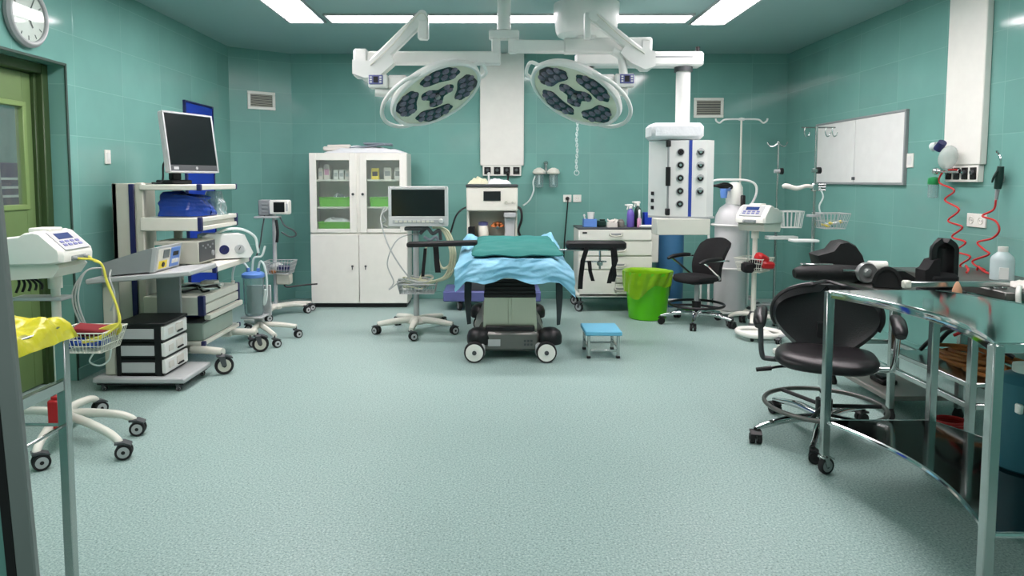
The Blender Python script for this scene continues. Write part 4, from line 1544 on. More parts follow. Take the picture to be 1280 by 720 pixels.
# wheels, facing the viewer, with black dome covers
for px, py, rear in ((593, 441, 0), (683, 441, 0), (600, 391, 1), (684, 391, 1)):
    if rear:
        x, y, r = (-0.26 if px < 640 else 0.26), 1.05, 0.075
    else:
        x, y, r = op(px, py, -0.12).x, -0.12, 0.083
    q = MB()
    R = Matrix.Rotation(PI / 2, 3, 'X')
    q.mat(0).lathe([(r * 0.8, -0.028), (r * 0.96, -0.032), (r, -0.02), (r, 0.02), (r * 0.96, 0.032), (r * 0.8, 0.028)], (x, y, r), 34, R)
    q.mat(1).lathe([(0.014, -0.032), (r * 0.84, -0.030), (r * 0.86, 0.0), (r * 0.84, 0.030), (0.014, 0.032)], (x, y, r), 34, R)
    q.mat(2).lathe([(0.004, -0.04), (0.018, -0.038), (0.018, 0.038), (0.004, 0.04)], (x, y, r), 14, R)
    wh = obj('wheel', q, [M['rubber'], M['plate'], M['dgrey']], t)
    sx = -1 if x < 0 else 1
    q = MB()
    q.box((x - 0.055 * sx, y + 0.06, r + 0.01), (0.06, 0.12, 0.10), 0.02)
    obj('wheel_fork', q, M['lgrey'], wh)
    q = MB()
    q.M = Matrix.Translation((x - 0.0 * sx + (0.035 * 1 if not rear else 0), y + 0.12 if not rear else y, 0.19 if not rear else 0.20))
    q.lathe([(0.095, -0.06), (0.10, -0.045), (0.10, 0.0), (0.085, 0.04), (0.055, 0.062), (0.01, 0.072)], seg=28)
    obj('dome_cover', q, M['black'], wh)
# straps hanging at both sides
for px0, px1, top, bot, nm in ((583, 590, 345, 404, -1), (693, 701, 345, 405, 1)):
    a, b = op(px0, top, 0.02), op(px1, bot, 0.02)
    m = MB()
    xm = (a.x + b.x) / 2
    wd = 0.028

    def fn(u, v):
        taper = 1 - 0.55 * max(0, v - 0.55) / 0.45
        z = a.z + 0.10 + (b.z - a.z - 0.10) * v
        return (xm + (u - 0.5) * 2 * wd * taper + 0.012 * math.sin(v * 3) * nm, 0.0 + 0.02 * math.sin(v * 4) + (u - 0.5) * 0.03, z)
    m.sheet(fn, 4, 14, 0.006)
    obj('side_strap', m, M['dstrap'], t)
# arm boards with restraint straps
m = MB()
a, b = op(707, 301, 0.7), op(781, 311, 0.7)
m.bx(a.x, b.x, 0.60, 0.76, b.z, a.z, 0.02)
arm = obj('arm_board', m, M['foam'], t)
m = MB()
m.bx(0.31, b.x - 0.06, 0.66, 0.70, b.z - 0.016, b.z, 0.004)
c = op(750, 312, 0.68)
m.cyl((c.x, 0.68, op(750, 336, 0.68).z), (c.x, 0.68, c.z), 0.010, seg=12)
m.cyl((c.x - 0.16, 0.68, op(750, 327, 0.68).z), (c.x + 0.06, 0.68, op(750, 327, 0.68).z), 0.008, seg=10)
m.box((c.x, 0.68, op(750, 329, 0.68).z), (0.05, 0.04, 0.045), 0.008)
obj('clamp_rod', m, M['steel'], arm)
for pts, w_ in (([(733, 309), (728, 325), (726, 345), (725, 361)], 0.042), ([(736, 326), (737, 338), (741, 351)], 0.034),
                ([(767, 309), (769, 325), (764, 340), (761, 354)], 0.040), ([(765, 312), (766, 330), (768, 343), (766, 352)], 0.034)):
    P = [op(x, y, 0.62) for x, y in pts]

    def fn(u, v, P=P, w_=w_):
        k = v * (len(P) - 1)
        i = min(int(k), len(P) - 2)
        p = P[i].lerp(P[i + 1], k - i)
        return (p.x + (u - 0.5) * w_, 0.60 + 0.015 * math.sin(v * 5 + w_ * 90), p.z)
    obj('restraint_strap', MB().sheet(fn, 3, 12, 0.008), M['fabric'], arm)
m = MB()
a, b = op(507, 300, 0.75), op(583, 310, 0.75)
q0, q1 = op(509, 303, 0.75), op(583, 298, 0.75)


def bar_box(m, a, b, w, h, bev=0.01):
    a, b = Vector(a), Vector(b)
    d = b - a
    x = d.normalized()
    y = Vector((0, 0, 1)).cross(x).normalized()
    z = x.cross(y)
    m.box((a + b) / 2, (d.length, w, h), bev, Matrix((x, y, z)).transposed())


bar_box(m, (q0.x, 0.75, q0.z - 0.02), (q1.x + 0.1, 0.75, q1.z - 0.04), 0.13, 0.045, 0.015)
arm = obj('arm_board', m, M['foam'], t)
m = MB()
c = op(546, 308, 0.72)
for pts, w_ in (([(545, 308), (546, 325), (548, 340)], 0.05), ([(532, 310), (530, 330), (529, 345)], 0.03)):
    P = [op(x, y, 0.70) for x, y in pts]

    def fn(u, v, P=P, w_=w_):
        k = v * (len(P) - 1)
        i = min(int(k), len(P) - 2)
        p = P[i].lerp(P[i + 1], k - i)
        return (p.x + (u - 0.5) * w_, 0.68 + 0.015 * math.sin(v * 5), p.z)
    obj('restraint_strap', MB().sheet(fn, 3, 10, 0.008), M['fabric'], arm)

# blue disposable drape over the table
D0, D1 = -0.33, 0.42                       # local x reach at the head end
fx = [op(p, 330, -0.08).x for p in (575, 722)]


def drape(u, v):
    # v 0..0.45: lies on the table from head to foot, then falls over the foot end
    xs = -0.45 + 0.96 * u
    n = 0.012 * nz(u * 6, v * 7, 2.0) + 0.008 * nz(u * 16, v * 14, 5.0)
    if v < 0.5:
        k = v / 0.5
        y = 1.46 - k * 1.53
        z = ZT + 0.026 + n
        over = max(0.0, -0.31 - xs) + max(0.0, xs - 0.33)
        z -= over * 0.55
        if k < 0.55:                        # bunched up at the two head corners
            cb = max(0.0, 1 - abs(u - 0.05) / 0.17) + max(0.0, 1 - abs(u - 0.93) / 0.18)
            z += cb * (0.55 - k) / 0.55 * (0.15 + 0.07 * nz(u * 11, v * 20, 8.0))
        return (xs, y, z)
    k = (v - 0.5) / 0.5
    z_end = 0.60 + 0.045 * math.sin(PI * u) - 0.02 * u + 0.012 * math.sin(u * 17)
    if u > 0.86:
        z_end -= (u - 0.86) * 0.55
    if u < 0.08:
        z_end -= (0.08 - u) * 0.8
    over = max(0.0, -0.31 - xs) + max(0.0, xs - 0.33)
    z = ZT + 0.026 - over * 0.55 * (1 - k) - (ZT - z_end) * k
    flare = 1 - 0.02 * k + 0.10 * k * max(0, u - 0.5)
    y = -0.07 - 0.05 * math.sin(min(1, k * 2) * PI / 2) + 0.045 * math.sin(u * 13 + k * 2.0) * k + 0.03 * nz(u * 5, k * 3, 4.0) + 0.014 * nz(u * 14 + k * 4, k * 5, 6.0)
    x = 0.02 + (xs - 0.02) * flare + 0.03 * nz(u * 4, k * 4, 9.0) * k
    return (x, y, z + n * 0.7)


solo('surgical_drape', MB().sheet(drape, 72, 84, 0.002), M['drape'], 'light blue disposable drape hanging over the foot of the operating table', 'drape', (OX, OY, 0), ang=80)
PT = [op(590, 322, -0.02).x, op(704, 322, -0.02).x]


def sheet_fn(u, v):
    y = 1.40 - v * 1.44
    x = PT[0] + (PT[1] - PT[0]) * u
    e = min(u, 1 - u, v, 1 - v)
    z = ZT + 0.045 * min(1, e * 9) ** 0.5 + 0.046 + 0.012 * nz(u * 5, v * 9, 1.0) + 0.006 * math.sin(v * 34 + 3 * nz(u * 3, v * 2, 7)) + 0.01 * max(0, 1 - v * 3)
    x += 0.015 * nz(v * 6, u * 2, 3.0)
    y += 0.02 * nz(u * 7, v * 2, 6.0)
    return (x, y, z)


solo('surgical_sheet', MB().sheet(sheet_fn, 48, 64, 0.012), M['teal'], 'folded teal cloth sheet lying on the operating table over the blue drape', 'sheet', (OX, OY, 0), ang=80)

# ------------------------------------------------------------------ step stool
p0, p1 = fl(736, 449), fl(773, 448)
SX, SY = (p0.x + p1.x) / 2, p0.y + 0.02
t = thing('step_stool', 'small steel step stool with light blue top beside the operating table', 'step stool', (SX, SY, 0))
zt = 0.225
w, d = 0.15, 0.34
m = MB()
m.bx(-w, w, -0.015, d, zt - 0.035, zt, 0.006)
obj('tread', m, M['steptop'], t)
for x in (-1, 1):
    for y in (0.01, d - 0.03):
        m = MB()
        m.bx(x * 0.12 - 0.012, x * 0.12 + 0.012, y - 0.012, y + 0.012, 0.012, zt - 0.035, 0.003)
        l = obj('leg', m, M['steel'], t)
        obj('rubber_foot', MB().bx(x * 0.12 - 0.016, x * 0.12 + 0.016, y - 0.016, y + 0.016, 0, 0.022, 0.004), M['black'], l)
m = MB()
for y in (0.01, d - 0.03):
    m.bx(-0.11, 0.11, y - 0.008, y + 0.008, 0.055, 0.072, 0.002)
for x in (-0.12, 0.12):
    m.bx(x - 0.008, x + 0.008, 0.02, d - 0.04, 0.075, 0.092, 0.002)
obj('stretchers', m, M['steel'], t)

# ------------------------------------------------------------------ green bin
p = fl(811, 399)
GX, GY = p.x, p.y + 0.08
t = thing('waste_bin', 'round bright green waste bin lined with a thin film bag', 'bin', (GX, GY, 0))
hB = 0.50
m = MB()
m.lathe([(0.185, 0.0), (0.195, 0.008), (0.215, 0.22), (0.24, hB - 0.03), (0.255, hB - 0.028), (0.258, hB), (0.246, hB), (0.205, 0.20), (0.18, 0.02), (0.01, 0.018)], seg=44)
obj('bucket', m, M['green'], t)


def liner(u, v):
    a = 2 * PI * u
    k = v
    if k < 0.25:
        r = 0.238 - 0.01 * (0.25 - k)
        z = hB - 0.12 + k / 0.25 * 0.13
    else:
        q = (k - 0.25) / 0.75
        low = 0.20 + 0.07 * math.sin(a * 2 + 0.4) + 0.03 * math.sin(a * 5)
        z = hB + 0.012 - q * low
        r = 0.262 - 0.02 * q + 0.006 * math.sin(a * 13 + q * 4) + 0.010 * q * math.sin(a * 7)
    r += 0.004 * nz(u * 30, v * 9, 1)
    return (r * math.cos(a), r * math.sin(a), z)


obj('liner', MB().sheet(liner, 96, 18, 0.0012), M['liner'], t, ang=80)

# ------------------------------------------------------------------ drawer cart
DX0, DX1 = at(723, 330, 7.62).x, at(815, 330, 7.62).x
DCX, DCY = (DX0 + DX1) / 2, 7.62
t = thing('drawer_cart', 'white hospital drawer cart with dark top behind the green bin', 'cart', (DCX, DCY, 0))
B = Vector((DCX, DCY, 0))


def dp(px, py, dy=0.0):
    return at(px, py, DCY + dy) - B


hw = (DX1 - DX0) / 2
zt, zb = dp(770, 287).z, dp(770, 372).z
m = MB()
m.bx(-hw, hw, 0.02, 0.50, zb + 0.03, zt, 0.012)
m.bx(-hw - 0.02, hw + 0.02, 0.0, 0.52, zb, zb + 0.05, 0.014)
m.bx(hw, hw + 0.10, 0.12, 0.42, dp(0, 330).z, dp(0, 290).z, 0.01)
obj('body', m, M['cab'], t)
obj('worktop', MB().bx(-hw - 0.005, hw + 0.005, 0.0, 0.51, zt, zt + 0.018, 0.006), M['dgrey'], t)


def front(name, px0, px1, py0, py1, hx=None, hname='handle'):
    a, b = dp(px0, py0), dp(px1, py1)
    o = obj(name, MB().bx(a.x, b.x, 0.0, 0.022, b.z + 0.004, a.z - 0.004, 0.005), M['cab'], t)
    if hx:
        c = dp(hx[0], hx[1])
        q = MB()
        q.sweep([(c.x - 0.065, 0.0, c.z + 0.012), (c.x - 0.055, -0.02, c.z - 0.004), (c.x, -0.026, c.z - 0.012), (c.x + 0.055, -0.02, c.z - 0.004), (c.x + 0.065, 0.0, c.z + 0.012)], 0.009, seg=8)
        q.mat(1).bx(c.x - 0.075, c.x + 0.075, -0.004, 0.001, c.z - 0.008, c.z + 0.020, 0.002)
        obj(hname, q, [M['beige'], M['grey']], o)
    return o


dr = front('drawer', 724, 815, 287, 301, (770, 294))
obj('lock', MB().box((dp(731, 291).x, -0.003, dp(731, 291).z), (0.05, 0.008, 0.018), 0.003), M['black'], dr)
front('drawer', 724, 815, 302, 320, (774, 313))
front('drawer', 724, 815, 321, 337, (774, 332))
front('door', 724, 769, 338, 371)
front('drawer', 770, 815, 338, 354, (776, 346))
front('drawer', 770, 815, 355, 371, (776, 362))
for x, y in ((-hw + 0.03, 0.03), (hw - 0.03, 0.03), (-hw + 0.03, 0.46), (hw - 0.03, 0.46)):
    caster(t, x, y, 0.052, 0.035, 2.4, zb + 0.005)
ZC = zt + 0.0185 + 0.0


def dtop(px, dy=0.15):
    return at(px, 285, DCY + dy).x, DCY + dy


x, y = dtop(737, 0.18)
m = MB()
m.bx(-0.075, 0.075, -0.05, 0.05, 0, 0.004, 0)
for a in ((-0.075, -0.071, -0.05, 0.05), (0.071, 0.075, -0.05, 0.05), (-0.075, 0.075, -0.05, -0.046), (-0.075, 0.075, 0.046, 0.05)):
    m.bx(*a, 0, 0.09, 0.001)
solo('organiser_box', m, M['lidblue'], 'open blue box on the drawer cart nearest the wall socket cord', 'box', (x, y, ZC))
x, y = dtop(738, 0.18)
m = MB().lathe([(0.030, 0), (0.034, 0.07), (0.042, 0.16), (0.039, 0.16), (0.031, 0.07), (0.005, 0.01)], seg=22)
solo('paper_cup', m, M['white'], 'tall white paper cup standing in the blue box', 'cup', (x + 0.005, y, ZC + 0.005))
m = MB().cyl((0, 0, 0), (-0.02, 0, 0.12), 0.007, seg=8).ball((-0.021, 0, 0.125), 0.013, 10, 8)
solo('swab_stick', m, M['white'], 'white swab stick leaning out of the blue box', 'stick', (x - 0.05, y, ZC + 0.005))
x, y = dtop(751.5, 0.2)
m = MB().box((0, 0, 0.035), (0.10, 0.08, 0.07), 0.01).box((0.01, 0, 0.078), (0.06, 0.05, 0.016), 0.005)
solo('green_box', m, M['darkgreen'], 'dark green box between the blue box and the white carton', 'box', (x, y, ZC))
x, y = dtop(765, 0.13)
m = MB().bx(-0.055, 0.055, -0.04, 0.04, 0, 0.055, 0.003)
for i, (dx_, r_) in enumerate(((-0.035, 0.7), (0.0, -0.3), (0.035, -0.8))):
    m.box((dx_, 0.0, 0.07), (0.05, 0.06, 0.012), 0.003, (0.2, r_, 0.3 * i))
solo('open_carton', m, M['cardboard'], 'small white carton with torn open flaps on the drawer cart', 'carton', (x, y, ZC))
x, y = dtop(776, 0.16)
solo('brown_jar', MB().lathe([(0.035, 0), (0.04, 0.01), (0.04, 0.06), (0.03, 0.07), (0.03, 0.085), (0.005, 0.088)], seg=20), M['taupe'], 'small brownish jar between the white carton and spray bottles', 'jar', (x, y, ZC))


def spray(label, x, y, mtb, mtc, h):
    t = thing('spray_bottle', label, 'spray bottle', (x, y, ZC))
    obj('bottle', MB().lathe([(0.036, 0), (0.042, 0.01), (0.042, h * 0.55), (0.034, h * 0.72), (0.016, h * 0.8), (0.016, h * 0.86)], seg=22), mtb, t)
    m = MB()
    m.lathe([(0.02, h * 0.83), (0.02, h * 0.9), (0.012, h * 0.92)], seg=14)
    m.box((-0.012, 0, h * 0.97), (0.075, 0.026, h * 0.10), 0.006)
    m.prism([(-0.035, h * 0.93), (-0.024, h * 0.93), (-0.036, h * 0.78), (-0.046, h * 0.79)], 1, -0.007, 0.007)
    m.cyl((-0.05, 0, h * 0.985), (-0.065, 0, h * 0.985), 0.008, seg=10)
    obj('trigger_head', m, mtc, t)


x, y = dtop(788, 0.14)
spray('violet spray bottle with a white trigger head', x, y, M['bottle'], M['white'], 0.25)
x, y = dtop(797, 0.22)
spray('taller dark green spray bottle with white top behind the pink bottle', x, y, M['darkgreen'], M['plate'], 0.28)
x, y = dtop(799, 0.08)
m = MB()
m.lathe([(0.02, 0), (0.024, 0.005), (0.024, 0.09), (0.012, 0.11)], seg=16)
m.mat(1).lathe([(0.012, 0.105), (0.014, 0.11), (0.012, 0.19), (0.004, 0.2)], seg=12)
solo('pink_bottle', m, [M['pink'], M['white']], 'small pink bottle with long white cap on the drawer cart', 'bottle', (x, y, ZC))
x, y = dtop(809, 0.16)
solo('blue_folder_box', MB().bx(-0.075, 0.075, -0.06, 0.06, 0, 0.165, 0.006).bx(-0.07, 0.07, -0.065, -0.06, 0.02, 0.15, 0.002), M['blue'], 'tall blue box at the pendant end of the drawer cart', 'box', (x + 0.03, y, ZC))
m = MB().cyl((-0.07, 0, 0), (0.07, 0, 0), 0.016, seg=14).cyl((-0.085, 0, 0), (-0.07, 0, 0), 0.01, seg=10)
solo('white_tube', m, M['white'], 'white tube lying in front of the blue box', 'tube', (at(809, 285, DCY + 0.028).x, DCY + 0.028, ZC + 0.016))
# ------------------------------------------------------------------ endoscopy tower
TX, TY = -2.225, 5.24
t = thing('equipment_tower', 'tall grey wheeled equipment tower with shelves and a monitor on top', 'equipment trolley', (TX, TY, 0))
B = Vector((TX, TY, 0))


def tp(px, py, dy=0.0):
    return at(px, py, TY + dy) - B


m = MB()
m.bx(-0.70, -0.475, 0.06, 0.10, 0.25, 1.435, 0.006)
m.bx(-0.70, -0.66, 0.06, 0.66, 0.25, 1.435, 0.006)
fr = obj('side_panel', m, M['beige'], t)
obj('navy_strip', MB().bx(-0.565, -0.525, 0.045, 0.062, 0.25, 1.43, 0.003), M['navy'], fr)
m = MB()
for y in (0.02, 0.62):
    m.bx(-0.50, -0.44, y, y + 0.05, 0.18, 1.44, 0.008)
obj('upright', m, M['beige'], t)
DEP = 0.74


def shelf(z, th, x1=0.0, lip=True, two=False, nm='shelf', d1=DEP):
    m = MB()
    m.bx(-0.46, x1 - 0.02, 0, d1, z - th, z, 0.006)
    if two:
        m.bx(x1 - 0.02, x1, 0.03, d1, z - 0.035, z, 0.005)
        m.bx(x1 - 0.02, x1, 0.03, d1, z - th, z - th + 0.032, 0.005)
    else:
        m.bx(x1 - 0.02, x1, 0.03, d1, z - th, z, 0.005)
    o = obj(nm, m, M['offwhite'], t)
    q = MB()
    q.bx(x1 - 0.028, x1 + 0.004, -0.004, 0.032, z - th - 0.004, z + 0.004, 0.005)
    obj('corner_cap', q, M['navy'], o)
    q = MB()
    q.bx(x1 - 0.028, x1 + 0.004, d1 - 0.02, d1 + 0.006, z - th - 0.003, z + 0.003, 0.005)
    obj('corner_cap', q, M['navy'], o)
    return o


shelf(1.425, 0.042)
shelf(1.175, 0.10, two=True)
shelf(0.805, 0.045, x1=0.10)
m = MB()
m.bx(-0.46, -0.02, 0, DEP, 0.43, 0.575, 0.008)
m.bx(-0.02, 0.0, 0.03, DEP, 0.515, 0.575, 0.006)
m.bx(-0.02, 0.0, 0.03, DEP, 0.435, 0.505, 0.006)
m.bx(-0.02, 0.03, 0.05, DEP, 0.385, 0.425, 0.006)
dr = obj('drawer', m, M['offwhite'], t)
obj('corner_cap', MB().bx(-0.045, 0.006, -0.005, 0.034, 0.425, 0.58, 0.006), M['navy'], dr)
obj('corner_cap', MB().bx(-0.03, 0.006, DEP - 0.03, DEP + 0.005, 0.42, 0.58, 0.006), M['navy'], dr)
shelf(0.225, 0.03, x1=0.0)
m = MB()
m.bx(-0.50, -0.02, 0.02, 0.10, 0.13, 0.19, 0.012)
m.bx(-0.50, -0.02, 0.58, 0.66, 0.13, 0.19, 0.012)
m.bx(-0.50, -0.42, 0.02, 0.66, 0.13, 0.19, 0.012)
m.sweep([(-0.10, 0.0, 0.165), (0.03, -0.03, 0.17), (0.17, -0.08, 0.17)], [0.03, 0.03, 0.028], seg=10)
m.sweep([(-0.10, 0.62, 0.165), (0.05, 0.62, 0.17), (0.19, 0.60, 0.17)], [0.03, 0.03, 0.028], seg=10)
obj('base_frame', m, M['offwhite'], t)
for x, y, a in ((0.16, -0.09, 0.5), (0.20, 0.60, 0.3), (-0.48, 0.04, 0.3), (-0.48, 0.62, 0.3)):
    caster(t, x, y, 0.068, 0.04, a, 0.165, hub='beige')

# monitor on top of the tower (faces the room)
t2 = thing('flat_monitor', 'silver-framed flat monitor standing on top of the equipment tower', 'monitor')
P0, P1 = Vector((-2.565, 5.44, 0)), Vector((-2.385, 5.95, 0))
ctr = (P0 + P1) / 2
ux = (P1 - P0).normalized()
t2.location = (ctr.x, ctr.y, 1.426)
t2.rotation_euler = (0, 0, math.atan2(ux.y, ux.x))
tilt = Matrix.Rotation(-0.13, 4, 'X')
wM, hM = (P1 - P0).length, 0.485
m = MB()
m.M = Matrix.Translation((0, 0, 0.335)) @ tilt
m.bx(-wM / 2, wM / 2, 0.006, 0.055, -hM / 2, hM / 2, 0.010)
for a in ((-wM / 2, -wM / 2 + 0.016, -hM / 2, hM / 2), (wM / 2 - 0.016, wM / 2, -hM / 2, hM / 2), (-wM / 2 + 0.016, wM / 2 - 0.016, hM / 2 - 0.016, hM / 2), (-wM / 2 + 0.016, wM / 2 - 0.016, -hM / 2, -hM / 2 + 0.012)):
    m.bx(a[0], a[1], -0.004, 0.01, a[2], a[3], 0.004)
case = obj('monitor_frame', m, M['lgrey'], t2)
q = MB()
q.M = m.M
q.bx(-wM / 2 + 0.016, wM / 2 - 0.016, 0.0, 0.007, -hM / 2 + 0.060, hM / 2 - 0.016, 0)
obj('screen', q, M['screen'], case)
q = MB()
q.M = m.M
q.bx(-wM / 2 + 0.016, wM / 2 - 0.016, -0.001, 0.007, -hM / 2 + 0.012, -hM / 2 + 0.060, 0.001)
q.mat(1).cyl((0.02, -0.001, -hM / 2 + 0.036), (0.02, -0.004, -hM / 2 + 0.036), 0.012, seg=16)
q.mat(1).box((-wM / 2 + 0.07, -0.002, -hM / 2 + 0.034), (0.05, 0.003, 0.022), 0.001)
obj('chin', q, [M['dgrey'], M['lgrey']], case)
m = MB()
m.bx(-0.19, 0.02, 0.02, 0.20, 0, 0.035, 0.012)
m.bx(-0.14, -0.04, 0.07, 0.12, 0.03, 0.30, 0.010)
obj('stand', m, M['black'], t2)
obj('cord', cable([(-0.14, 0.09, 0.20), (-0.22, 0.08, 0.16), (-0.25, 0.06, 0.05), (-0.28, 0.06, 0.012), (-0.34, 0.08, 0.01)], 0.008), M['black'], t2)


# things on the tower
def bagfn(u, v):
    a = 2 * PI * u
    k = v
    w = 0.185 * (1 - 0.14 * k) + 0.012 * math.sin(3 * a + 6 * k)
    d = 0.19 * (1 - 0.25 * k) + 0.012 * math.cos(5 * a)
    n = 0.02 * nz(u * 6, v * 5, 3)
    cr = 1 if k < 0.97 else 0.2
    return ((w + n) * math.copysign(abs(math.cos(a)) ** 0.6, math.cos(a)) * cr, (d + n) * math.copysign(abs(math.sin(a)) ** 0.6, math.sin(a)) * cr, 0.002 + 0.172 * k ** 0.8 * (1 - 0.14 * math.cos(a)))


t3 = thing('bagged_device', 'box under a blue plastic bag on the upper tower shelf', 'device', (TX - 0.215, TY + 0.25, 1.1795))
obj('plastic_bag', MB().sheet(bagfn, 64, 18, 0.002), M['bluebag'], t3, ang=80)
obj('device_box', MB().bx(-0.15, 0.13, -0.11, 0.11, 0.002, 0.12, 0.01), M['beige'], t3)


def wrapfn(u, v):
    a = 2 * PI * u
    return (0.10 * math.cos(a) * (1 - 0.5 * v) + 0.02 * nz(u * 9, v * 5, 6) + 0.01 * math.sin(7 * a), 0.13 * math.sin(a) * (1 - 0.5 * v), 0.002 + 0.19 * v)


solo('clear_bag', MB().sheet(wrapfn, 40, 10, 0.002), M['clear'], 'crumpled clear plastic bag beside the blue bag on the tower', 'plastic bag', (TX - 0.10, TY + 0.50, 1.1765), ang=80)

t3 = thing('video_processor', 'beige processor box with a dark side panel on the tower shelf above the drawer', 'device', (TX - 0.20, TY + 0.165, 0.806))
m = MB()
m.bx(-0.17, 0.17, -0.155, 0.155, 0.015, 0.19, 0.008)
for x in (-0.13, 0.13):
    for y in (-0.13, 0.13):
        m.cyl((x, y, 0), (x, y, 0.016), 0.015, seg=10)
b = obj('housing', m, M['beige'], t3)
m = MB().bx(0.168, 0.176, -0.145, 0.145, 0.03, 0.18, 0.003)
m.mat(1)
for i in range(5):
    m.box((0.178, -0.09 + 0.045 * i, 0.15 - 0.02 * (i % 2)), (0.006, 0.02, 0.014), 0.002)
m.mat(1).cyl((0.174, 0.09, 0.08), (0.186, 0.09, 0.08), 0.022, seg=16)
obj('control_face', m, [M['dgrey'], M['grey']], b)
obj('green_tag', MB().box((-0.13, -0.158, 0.11), (0.06, 0.004, 0.10), 0.001), M['teal'], t3)

t3 = thing('suction_pump', 'white suction pump with two round dials at the end of the tower shelf', 'suction pump', (TX + 0.0, TY + 0.575, 0.806), 0.55)
m = MB()
m.prism([(-0.24, 0.01), (0.13, 0.01), (0.155, 0.05), (0.09, 0.20), (-0.20, 0.215), (-0.24, 0.20)], 1, -0.12, 0.13)
for x in (-0.2, 0.1):
    m.box((x, 0, 0.006), (0.04, 0.2, 0.012), 0.002)
b = obj('housing', m, M['white'], t3)
for x in (-0.075, 0.045):
    q = MB()
    R = Matrix.Rotation(PI / 2, 3, 'X')
    q.mat(0).lathe([(0.038, 0.12), (0.038, 0.132), (0.030, 0.134)], (x, 0, 0.085), 26, R)
    q.mat(1).lathe([(0.031, 0.130), (0.031, 0.133), (0.005, 0.1335)], (x, 0, 0.085), 22, R)
    q.mat(2).box((x, -0.136, 0.092), (0.004, 0.004, 0.03), 0.0, (0, 0.5, 0))
    obj('dial', q, [M['navy'] if x < 0 else M['lgrey'], M['white'], M['black']], b)
obj('suction_hose', cable([(-0.12, 0, 0.21), (-0.02, -0.02, 0.245), (0.10, 0.0, 0.235), (0.20, 0.02, 0.17), (0.22, 0.02, 0.08), (0.23, 0.03, 0.03)], 0.011), M['tube'], t3)

rnd = random.Random(8)
for k in range(6):
    m = MB()
    pts = [(-0.16 + 0.05 * i + 0.01 * k, 0.04 * math.sin(i * 1.7 + k) + 0.02 * k - 0.05, 0.014 + 0.013 * (k % 3) + 0.012 * abs(math.sin(i * 2.1 + k))) for i in range(8)]
    m.sweep(pts, 0.008, seg=7)
    solo('lead', m, M['tube'] if k % 2 else M['black'], 'white lead in the pile on the tower drawer' if k % 2 else 'black lead in the pile on the tower drawer', 'lead', (TX - 0.20, TY + 0.22, 0.576), None, 'white leads on the tower drawer' if k % 2 else 'black leads on the tower drawer')
m = MB()
m.mat(0).bx(-0.13, 0.13, -0.08, 0.08, 0, 0.03, 0.006)
m.mat(1).box((0.05, -0.02, 0.045), (0.12, 0.1, 0.03), 0.008)
solo('accessory_tray', m, [M['white'], M['offwhite']], 'flat white tray behind the piled leads on the tower drawer', 'tray', (TX - 0.18, TY + 0.46, 0.576))
t3 = thing('lower_device', 'wide greenish glass-topped box on the lowest tower shelf', 'device', (TX - 0.22, TY + 0.33, 0.226))
obj('housing', MB().bx(-0.21, 0.20, -0.30, 0.30, 0.0, 0.135, 0.008), mat('greenish_housing', (146, 164, 152), 0.25), t3)
obj('top_cover', MB().bx(-0.205, 0.195, -0.295, 0.295, 0.136, 0.146, 0.003), M['dgrey'], t3)
m = MB().bx(-0.10, 0.06, -0.12, 0.12, 0.0, 0.02, 0.006).ball((0.0, 0.0, 0.025), (0.07, 0.09, 0.02), 14, 8)
solo('foot_pedal', m, M['navy'], 'dark blue pedal lying on the lowest device of the tower', 'pedal', (TX - 0.17, TY + 0.30, 0.374))

# suction canister on its rolling base
p = at(318, 400, 6.28)
t = thing('suction_canister', 'clear suction canister with blue lid on a low wheeled base beside the tower', 'suction canister', (p.x, 6.28, 0))
B = Vector((p.x, 6.28, 0))


def cp(px, py, dy=0.0):
    return at(px, py, 6.28 + dy) - B


zt, zb = cp(318, 345).z, cp(318, 394).z
obj('jar', MB().lathe([(0.02, zb), (0.075, zb + 0.004), (0.083, zb + 0.03), (0.092, zt)], seg=28), M['clear'], t)
m = MB()
m.lathe([(0.094, zt - 0.012), (0.102, zt - 0.006), (0.102, zt + 0.02), (0.08, zt + 0.035), (0.02, zt + 0.04)], seg=28)
m.cyl((-0.045, 0, zt + 0.03), (-0.045, 0, zt + 0.075), 0.016, seg=12)
m.cyl((0.04, 0.02, zt + 0.03), (0.04, 0.02, zt + 0.07), 0.016, seg=12)
obj('lid', m, M['lidblue'], t)
for pts in ([(-0.045, 0, zt + 0.07), (-0.09, 0, zt + 0.12), (-0.16, 0, zt + 0.10), (-0.19, 0.0, zt + 0.0), (-0.185, 0, zt - 0.08)],
            [(0.04, 0.02, zt + 0.06), (0.06, 0.02, zt + 0.13), (0.10, 0.0, zt + 0.10), (0.12, 0, zt - 0.02), (0.115, 0, zt - 0.2), (0.09, 0.0, zt - 0.26), (0.11, -0.02, zt - 0.12)],
            [(-0.02, 0.03, zt + 0.04), (0.0, 0.03, zt + 0.16), (0.07, 0.03, zt + 0.18), (0.10, 0.04, zt + 0.27)]):
    obj('tube', cable(pts, 0.010), M['tube'], t)
obj('tube_connector', MB().cyl((-0.185, 0, zt - 0.12), (-0.185, 0, zt - 0.04), 0.022, 0.016, seg=12).box((-0.185, -0.02, zt - 0.10), (0.035, 0.02, 0.05), 0.006), M['offwhite'], t)
m = MB()
m.bx(-0.10, 0.12, 0.10, 0.13, 0.20, zt - 0.1, 0.006)
m.bx(-0.095, 0.10, -0.09, 0.13, zb - 0.02, zb - 0.002, 0.005)
m.bx(-0.03, 0.05, 0.08, 0.13, 0.13, zb, 0.006)
obj('bracket', m, M['lgrey'], t)
m = MB()
